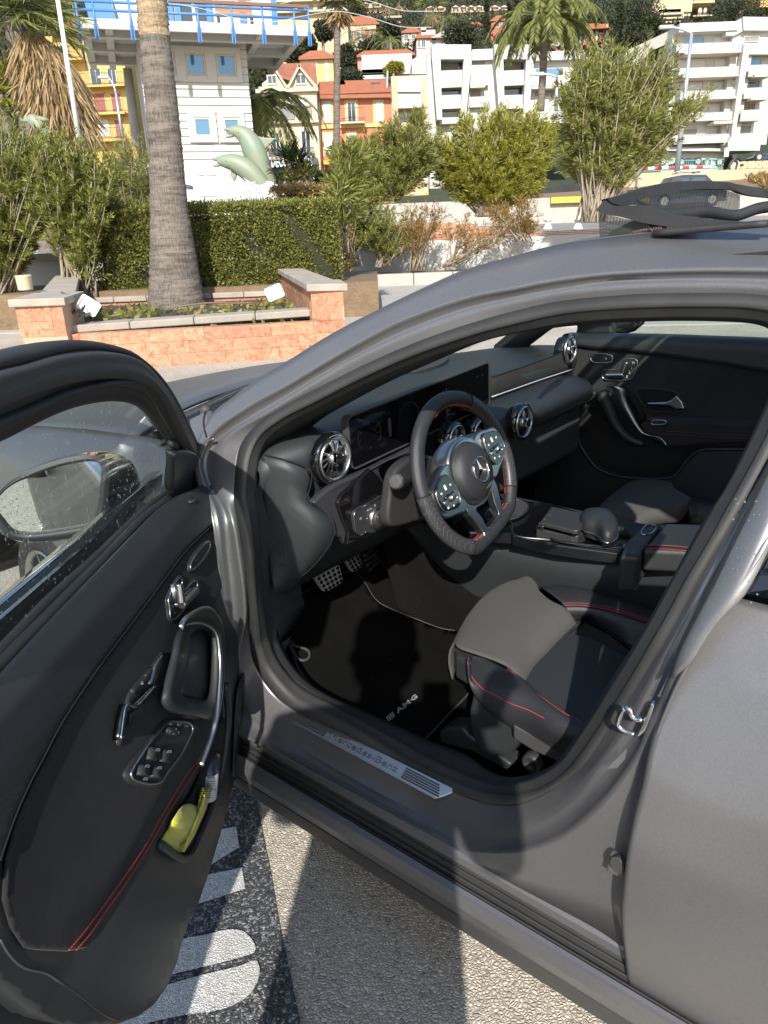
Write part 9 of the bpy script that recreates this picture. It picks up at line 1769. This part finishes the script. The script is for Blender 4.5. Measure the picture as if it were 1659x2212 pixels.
rs_=np.random.RandomState(8);n=2500;Pp=np.c_[rs_.uniform(xa+9,xb,n),rs_.uniform(50,DQ,n),np.zeros(n)];Pp[:,2]=[np.interp(y,[50,DQ],[gzw(50),zr0]) for y in Pp[:,1]];stuff(tag(leafmesh('dry_grass',Pp,rs_.normal(size=(n,3))*.6+np.array([0,0,1]),.5,.12,M['dry'],(20,54,2),None,3),'dry ochre grass on the bank under the retaining wall','grass'))
fe=thing('street_fence',(20,DQ+.2,zr1),'green picket fence along the upper street','fence')
for a,b,zt_ in ((560,1010,1045),(1010,1370,1035)):
 x0_=W(*T(0,2,(a,1080))[0],DQ+.2)[0];x1_=W(*T(0,2,(b,1080))[0],DQ+.2)[0];z1_=W(*T(0,2,((a+b)/2,zt_))[0],DQ+.2)[2];wobj('rail',*box(x0_,x1_,DQ+.18,DQ+.24,z1_-.06,z1_),M['greenfence'],fe);wobj('rail',*box(x0_,x1_,DQ+.18,DQ+.24,zr1+.1,zr1+.16),M['greenfence'],fe)
 k=int((x1_-x0_)/.16)
 stuff(wobj('pickets',*merge(*[box(x0_+.16*i,x0_+.16*i+.035,DQ+.19,DQ+.22,zr1,z1_) for i in range(k)]),M['greenfence'],fe))
b0_=W(*T(0,2,(790,1095))[0],52);b1_=W(*T(0,2,(1280,1080))[0],52);ba=thing('road_barrier',b0_,'red and white striped barrier arm below the green fence','barrier')
for k in range(11): wobj('stripe',*tube([b0_+(b1_-b0_)*k/11,b0_+(b1_-b0_)*(k+1)/11],.10,8),M['redp' if k % 2 else 'whitepaint'],ba)
b0_=W(*T(0,1,(920,1172))[0],46);b1_=W(*T(0,1,(1115,1162))[0],46);ba=thing('road_barrier',b0_,'small red and white barrier behind the shrubs in the middle','barrier')
for k in range(5): wobj('stripe',*tube([b0_+(b1_-b0_)*k/5,b0_+(b1_-b0_)*(k+1)/5],.09,8),M['redp' if k % 2 else 'whitepaint'],ba)
ss=RC_(DQ+.6,0,2,1395,1035,1475,1098);t=thing('carved_stone',((ss[0]+ss[1])/2,DQ+.7,ss[2]),'rounded white stone with a dark relief figure on the wall at the right','monument');V,F=ext([(ss[0],DQ+.5,ss[2]),(ss[1],DQ+.5,ss[2]),(ss[1],DQ+.5,ss[3]-.2),(ss[1]-.3,DQ+.5,ss[3]),((ss[0]+ss[1])/2,DQ+.5,ss[3]-.05),(ss[0]+.15,DQ+.5,ss[3]-.6)],(0,.4,0));wobj('slab',V,F,M['wcream'],t,bevel=.05)
cxm,czm=(ss[0]+ss[1])/2,(ss[2]+ss[3])/2;wobj('relief',*merge(tube(cr([(cxm-.1,DQ+.46,czm-.6),(cxm-.35,DQ+.46,czm-.1),(cxm-.05,DQ+.46,czm+.3),(cxm+.2,DQ+.46,czm+.1),(cxm+.1,DQ+.46,czm-.4)],16),.08,6),cyl((cxm-.05,DQ+.42,czm+.5),(0,1,0),.16,.08,10)),M['iron'],t)
def farcar(c,px,D,m_,label,rack=False):
 x0,x1,z0,z1=RC_(D,0,c,*px);h=z1-z0;L_=x1-x0;t=thing('parked_car',((x0+x1)/2,D+.9,z0),label,'car','cars parked along the upper street' if D > 58 else None)
 body=[(0,.12),(.02,.45),(.2,.55),(.30,.95),(.42,1.0),(.72,.98),(.88,.62),(.98,.52),(1,.15)]
 def sect(w,s): return [(x0+L_*a,D+.9-w,z0+h*(b if s else b)) for a,b in body]
 V,F=grid([[(x,D+.12+.25*(z > z0+h*.6),z) for x,_,z in sect(0,1)],[(x,D-.02+.22*(z > z0+h*.6),z) for x,_,z in sect(0,1)],[(x,D+1.78-.22*(z > z0+h*.6),z) for x,_,z in sect(0,1)]]);F.append(tuple(9+k for k in range(9)));wobj('body',V,F,M[m_],t,bevel=.06)
 for a,b in ((.31,.50),(.52,.72)): V,F=ext([(x0+L_*(a-.05),D+.13,z0+h*.60),(x0+L_*b,D+.13,z0+h*.60),(x0+L_*(b-.01),D+.16,z0+h*.90),(x0+L_*(a+.03),D+.16,z0+h*.90)],(0,.02,0));wobj('side_window',V,F,M['pane'],t)
 for a in (.18,.80):
  V,F=cyl((x0+L_*a,D-.06,z0+.30),(0,1,0),.32,.25,18);w=wobj('wheel',V,F,M['tyre'],t);V,F=cyl((x0+L_*a,D-.08,z0+.30),(0,1,0),.2,.03,12);wobj('rim',V,F,M['silver'],w)
 if rack:
  for s in (.40,.66): V,F=tube([(x0+L_*s,D+.3,z1+.12),(x0+L_*s,D+1.5,z1+.12)],.03,6);wobj('roof_bar',V,F,M['steel'],t)
  V,F=box(x0+L_*.42,x0+L_*.68,D+.4,D+.7,z1+.14,z1+.22);wobj('ski_carrier',V,F,M['whitepaint'],t,bevel=.03);V,F=box(x0+L_*.42,x0+L_*.68,D+1.0,D+1.3,z1+.14,z1+.22);wobj('ski_carrier',V,F,M['whitepaint'],t,bevel=.03)
 return t
farcar(2,(900,1130,1400,1340),40,'darkcar','black estate car with roof bars right behind the roof net',True)
farcar(2,(1065,1022,1240,1075),66,'darkcar','dark car behind the green fence left of the sign post');farcar(2,(1240,1025,1370,1078),68,'steel','pale car behind the fence next to the carved stone');farcar(2,(1575,985,1720,1040),70,'darkcar','dark car at the far right edge of the upper street');farcar(2,(880,1030,1000,1075),67,'wred','reddish car behind the fence partly hidden by the shrub')
bs_=W(*T(0,2,(830,1088))[0],55);t=thing('traffic_sign',bs_,'round blue traffic sign next to the striped barrier','sign');V,F=cyl(bs_,(0,-1,0),.33,.03,20);wobj('disc',V,F,M['bluemetal'],t);V,F=tube([bs_,bs_-np.array([0,0,2])],.03,6);wobj('post',V,F,M['steel'],t)
# -- dolphin fountain
def dolphin(px,rad_px,D,r,c,label,fins,mouth,seed=0):
 n=40;pc=cr([T(r,c,q)[0]+(rp,) for q,rp in zip(px,rad_px)],n);cs=[W(u,v,D) for u,v,_ in pc];k_=D/1650.0/3;t=thing('dolphin_statue',cs[-1],label,'statue','leaping bronze dolphins of the fountain');rows=[]
 for i,(p,(_,_,rp)) in enumerate(zip(cs,pc)):
  d=unit(cs[min(i+1,n-1)]-cs[max(i-1,0)]);s=np.array([0,1.0,0]);q=unit(np.cross(d,s));R_=max(.005,rp*k_);rows.append([p+(q*cos(a)+s*sin(a)*.85)*R_ for a in [2*pi*j/20 for j in range(20)]])
 V,F=grid(rows,closed_v=True);F += [tuple(range(20))[::-1],tuple((n-1)*20+j for j in range(20))];wobj('body',V,F,M['verdi'],t,smooth=True)
 for f in fins: V,F=ext([W(*T(f[0],f[1],q)[0],D) for q in f[2]],(0,.10,0));wobj('fin',V,F,M['verdi'],t,bevel=.03)
 for mm in mouth: p,q=[W(*T(r,c,z)[0],D-.02) for z in mm[:2]];V,F=tube([q,q*.4+p*.6,p],[mm[2]*k_,mm[2]*.7*k_,mm[2]*.2*k_],10);wobj('jaw',V,F,M['verdi'],t,smooth=True)
 for s in (-.22,): e=W(*T(r,c,mouth[0][3])[0],D-.3);V,F=cyl(e,(0,-1,0),3*k_,.03,8);wobj('eye',V,F,M['iron'],t)
 return t
dolphin([(1485,850),(1530,850),(1590,885),(1640,960),(1680,1060),(1715,1150),(1790,1270)],[22,34,52,66,66,58,30],24,0,0,'upper bronze dolphin leaping with its head to the left',[(0,0,((1640,870),(1700,890),(1790,895),(1725,960),(1690,990))),(0,0,((1560,960),(1610,1010),(1640,1080),(1580,1030)))],[((1452,842),(1500,838),16,(1545,860)),((1462,892),(1510,875),12,(1545,860))])
dolphin([(1410,1045),(1460,1045),(1530,1060),(1600,1100),(1660,1160),(1730,1240),(1790,1290)],[22,38,52,60,58,44,22],23.2,0,0,'lower bronze dolphin leaping beside the white tower',[(0,0,((1500,1090),(1540,1120),(1518,1180),(1490,1130)))],[((1372,1033),(1420,1030),14,(1465,1045)),((1380,1080),(1430,1065),11,(1465,1045))])
dolphin([(190,780),(220,785),(262,830),(285,880),(300,960)],[30,38,36,28,20],24,0,0,'third dolphin head poking out above the left oleander',[(0,0,((170,742),(120,765),(150,790),(200,790)))],[((318,778),(240,770),20,(235,775)),((320,830),(240,800),16,(235,775))])
rs=np.random.RandomState(4);parts=[]
def jets(x0,x1,y0,y1,D,n,c=0,lean=.6):
 out=[]
 for i in range(n):
  p=W(*T(0,c,(rs.uniform(x0,x1),rs.uniform(y0,y1)))[0],D+rs.uniform(-.5,.5));r=rs.uniform(.008,.022);out.append(([p+np.array([r,0,0]),p-np.array([r,0,0]),p+np.array([lean*r,r,-r*3])],[(0,1,2)]))
 return out
parts=jets(1420,1659,1170,1290,23,520)+jets(1200,1440,1120,1290,23.4,180)
for k in range(26):
 a=W(*T(0,0,(1560+8*k,1130+2*k))[0],23.1);b=W(*T(0,0,(1640+9*k,1305))[0],22.9);m_=(a+b)/2+np.array([.05,0,.12]);parts.append(tube([a,m_,b],[.008,.012,.02],4))
V,F=merge(*parts);stuff(tag(wobj('fountain_spray',V,F,M['water'],base=(V[0])),'white water spray of the fountain below the dolphins','water'))
parts=[]
for k in range(9):
 p=W(*T(0,0,(770+26*k,1210))[0],20);h=.3+.35*abs(sin(k*1.7));parts.append(tube([p,p+np.array([.03,0,h*.6]),p+np.array([-.02,0,h])],[.03,.03,.012],5))
 for q in range(14): d=rs.normal(size=3)*.08;parts.append(cyl(p+np.array([d[0],d[1],h*rs.random_sample()]),(0,0,1),.012,.02,4))
V,F=merge(*parts);stuff(tag(wobj('fountain_jets',V,F,M['water'],base=V[0]),'row of small foaming jets above the blue tiled basin edge','water'))
struct(wobj('fountain_water',*box(W(*T(0,0,(700,1250))[0],20)[0],W(*T(0,1,(250,1250))[0],22)[0],19.9,26,.3,1.05),mat('basin_water',(.05,.12,.13),rough=.05,spec=1)))
# -- the photographer, standing just left of the camera
M['skinm']=mat('light_skin',(.55,.36,.27),rough=.55,noise=(30,(.48,.30,.22),.6));M['jacket']=mat('dark_blue_jacket_cloth',(.03,.04,.07),rough=.9,bump=(300,.4,'noise',.002));M['jeans']=mat('blue_jeans_denim',(.07,.10,.17),rough=.9,bump=(500,.4,'noise',.001));M['hair']=mat('dark_brown_hair',(.03,.02,.014),rough=.6,bump=(200,.8,'noise',.002));M['shoe']=mat('black_leather_shoe',(.02,.02,.02),rough=.4)
def skinned(name,pts,edges,rad,m_,parent,base,lv=2,root=0):
 me=bpy.data.meshes.new(name);me.from_pydata([tuple(np.array(p,float)-np.array(base)) for p in pts],edges,[]);me.materials.append(m_);o=new_obj(name,me,parent);ORG[o.name]=np.array(base,float)
 if parent is None: o.location=tuple(base)
 s=o.modifiers.new('skin','SKIN');s.use_smooth_shade=True
 for i,r in enumerate(rad): me.skin_vertices[0].data[i].radius=r if isinstance(r,tuple) else (r,r);me.skin_vertices[0].data[i].use_root=(i == root)
 u=o.modifiers.new('sub','SUBSURF');u.levels=lv;u.render_levels=lv
 dg=bpy.context.evaluated_depsgraph_get();dg.update();m2=bpy.data.meshes.new_from_object(o.evaluated_get(dg));o.modifiers.clear();o.data=m2;m2.polygons.foreach_set('use_smooth',[True]*len(m2.polygons));return o
px0,py0=-.175,-.20;PB=(px0,py0,0)
prs=thing('person',PB,'person in a dark jacket and jeans photographing the open car with a phone','person')
q=lambda x,y,z: (px0+x,py0+y,z)
pts=[q(0,0,.96),q(0,0,1.12),q(0,.01,1.28),q(0,.01,1.42),q(0,.02,1.52),q(-.10,0,.90),q(-.12,.02,.50),q(-.13,-.01,.11),q(.10,0,.90),q(.12,.03,.50),q(.13,0,.11),
 q(-.19,0,1.43),q(-.27,.03,1.17),q(-.10,.20,1.22),q(.19,.0,1.43),q(.25,-.02,1.18),q(.255,.05,1.37)]
ed_=[(0,1),(1,2),(2,3),(3,4),(0,5),(5,6),(6,7),(0,8),(8,9),(9,10),(3,11),(11,12),(12,13),(3,14),(14,15),(15,16)]
rd=[(.20,.13),(.19,.12),(.20,.13),(.175,.10),(.062,.062),(.115,.115),(.10,.10),(.085,.085),(.115,.115),(.10,.10),(.085,.085),(.08,.08),(.058,.058),(.040,.040),(.075,.075),(.058,.058),(.040,.040)]
body=skinned('body',pts,ed_,rd,M['jacket'],prs,PB);body.data.materials.append(M['jeans'])
for p in body.data.polygons:
 if p.center.z < .93: p.material_index=1
hc_=np.array(q(0,.04,1.655));rows=[]
for i,(z,rx,ryf,ryb) in enumerate(((-.125,.030,.045,.02),(-.115,.045,.062,.045),(-.09,.058,.075,.070),(-.05,.069,.084,.088),(0,.075,.088,.098),(.04,.076,.086,.100),(.08,.070,.076,.092),(.105,.052,.055,.070),(.118,.02,.022,.03))):
 rows.append([hc_+np.array([rx*cos(a),(ryf if sin(a) > 0 else ryb)*sin(a),z]) for a in [2*pi*k/24 for k in range(24)]])
V,F=grid(rows,closed_v=True);F += [tuple(range(24))[::-1],tuple(192+k for k in range(24))];hd_=wobj('head',V,F,M['skinm'],prs,smooth=True)
V,F=tube([hc_+np.array([0,.0,-.16]),hc_+np.array([0,-.005,-.06])],[.055,.052],14);wobj('neck',V,F,M['skinm'],hd_,smooth=True)
V,F=([hc_+np.array(p) for p in ((0,.084,.015),(-.017,.082,-.035),(.017,.082,-.035),(0,.112,-.030),(0,.080,-.045))],[(0,1,3),(0,3,2),(1,4,3),(3,4,2)]);wobj('nose',V,F,M['skinm'],hd_,smooth=True)
V,F=tube(cr([hc_+np.array(p) for p in ((-.026,.078,-.068),(0,.087,-.070),(.026,.078,-.068))],8),[.003,.005,.006,.006,.006,.006,.005,.003],8);wobj('mouth',V,F,mat('lips',(.45,.18,.15),rough=.5),hd_,smooth=True)
for s in (-1,1):
 V,F=lathe(hc_+np.array([.030*s,.080,.004]),(0,1,0),[(.011,-.004),(.009,.002),(.0,.005)],12);wobj('eye',V,F,M['whitepaint'],hd_,smooth=True);V,F=lathe(hc_+np.array([.030*s,.0855,.004]),(0,1,0),[(.005,-.001),(0,.001)],10);wobj('iris',V,F,M['hair'],hd_,smooth=True)
 V,F=tube(cr([hc_+np.array(p) for p in ((.074*s,-.004,.02),(.088*s,-.018,.012),(.086*s,-.018,-.02),(.074*s,-.004,-.032))],8),.008,8);wobj('ear',V,F,M['skinm'],hd_,smooth=True)
 V,F=tube([hc_+np.array([.016*s,.084,.026]),hc_+np.array([.045*s,.078,.028])],.003,6);wobj('eyebrow',V,F,M['hair'],hd_)
rows=[]
for z,r in ((-.06,1.02),(-.02,1.07),(.03,1.10),(.075,1.12),(.11,1.02),(.130,.62),(.138,.05)):
 rows.append([hc_+np.array([.078*r*cos(a),(.030 if z < .05 else .082*min(1,r)) * sin(a) if sin(a) > 0 else .106*r*sin(a),z+(.0)]) for a in [2*pi*k/24 for k in range(24)]])
V,F=grid(rows,closed_v=True);wobj('hair',V,F,M['hair'],hd_,smooth=True)
for s in (-1,1):
 V,F=grid([[np.array(q(.13*s+rx*cos(a),yc+ry*sin(a),z)) for a in [2*pi*k/16 for k in range(16)]] for z,rx,ry,yc in ((.0,.045,.135,.06),(.03,.052,.14,.06),(.06,.048,.12,.05),(.10,.042,.06,.0),(.13,.045,.055,-.01))],closed_v=True);F.append(tuple(range(16))[::-1]);wobj('shoe',V,F,M['shoe'],prs,smooth=True)
def hand(wr,d,n_,curl,nm='hand'):
 """palm and five fingers; d points along the fingers, n_ out of the palm"""
 wr,d,n_=np.array(wr,float),unit(d),np.array(n_,float);n_=unit(n_-d*d.dot(n_));s=np.cross(d,n_);F3=lambda a,b,c: wr+s*a+d*b+n_*c
 P_=[F3(0,0,0),F3(0,.045,0)];E_=[(0,1)];R_=[(.028,.018),(.034,.014)]
 for k,(a,ln) in enumerate(((-.030,.062),(-.010,.074),(.010,.078),(.029,.070))):
  b0=len(P_);P_.append(F3(a,.085,0));E_.append((1,b0));R_.append((.0105,.0105));x,z,ang=.085,0,0
  for j,f_ in enumerate((.45,.32,.23)): ang += curl*(.6 if j == 0 else .9);x += ln*f_*cos(ang);z += ln*f_*sin(ang);P_.append(F3(a*1.03,x,z));E_.append((b0+j,b0+j+1));R_.append((.0090-.001*j,)*2)
 b0=len(P_);P_ += [F3(.036,.035,.004),F3(.056,.062,.020),F3(.058,.085,.038)];E_ += [(0,b0),(b0,b0+1),(b0+1,b0+2)];R_ += [(.013,.013),(.0115,.0115),(.009,.009)]
 return skinned(nm,P_,E_,R_,M['skinm'],prs,PB,2)
wr_r=q(.255,.05,1.40);hand(wr_r,(.10,.20,.95),(0.6,.3,0),.55)
hand(q(-.09,.215,1.225),(.55,.6,.45),(0,-.3,.9),.45)
ph_=thing('phone',(0,-.012,H-.03),'black phone held upright in the raised right hand','phone');fwd_=RW@np.array([0,0,-1.0]);upp=RW@np.array([0,1.0,0]);rgt=RW@np.array([1.0,0,0])
V,F=obox(EYE-fwd_*.012-upp*.055-rgt*.02,rgt,upp,fwd_,.037,.076,.004);wobj('phone_body',V,F,M['gloss'],ph_,bevel=.003)
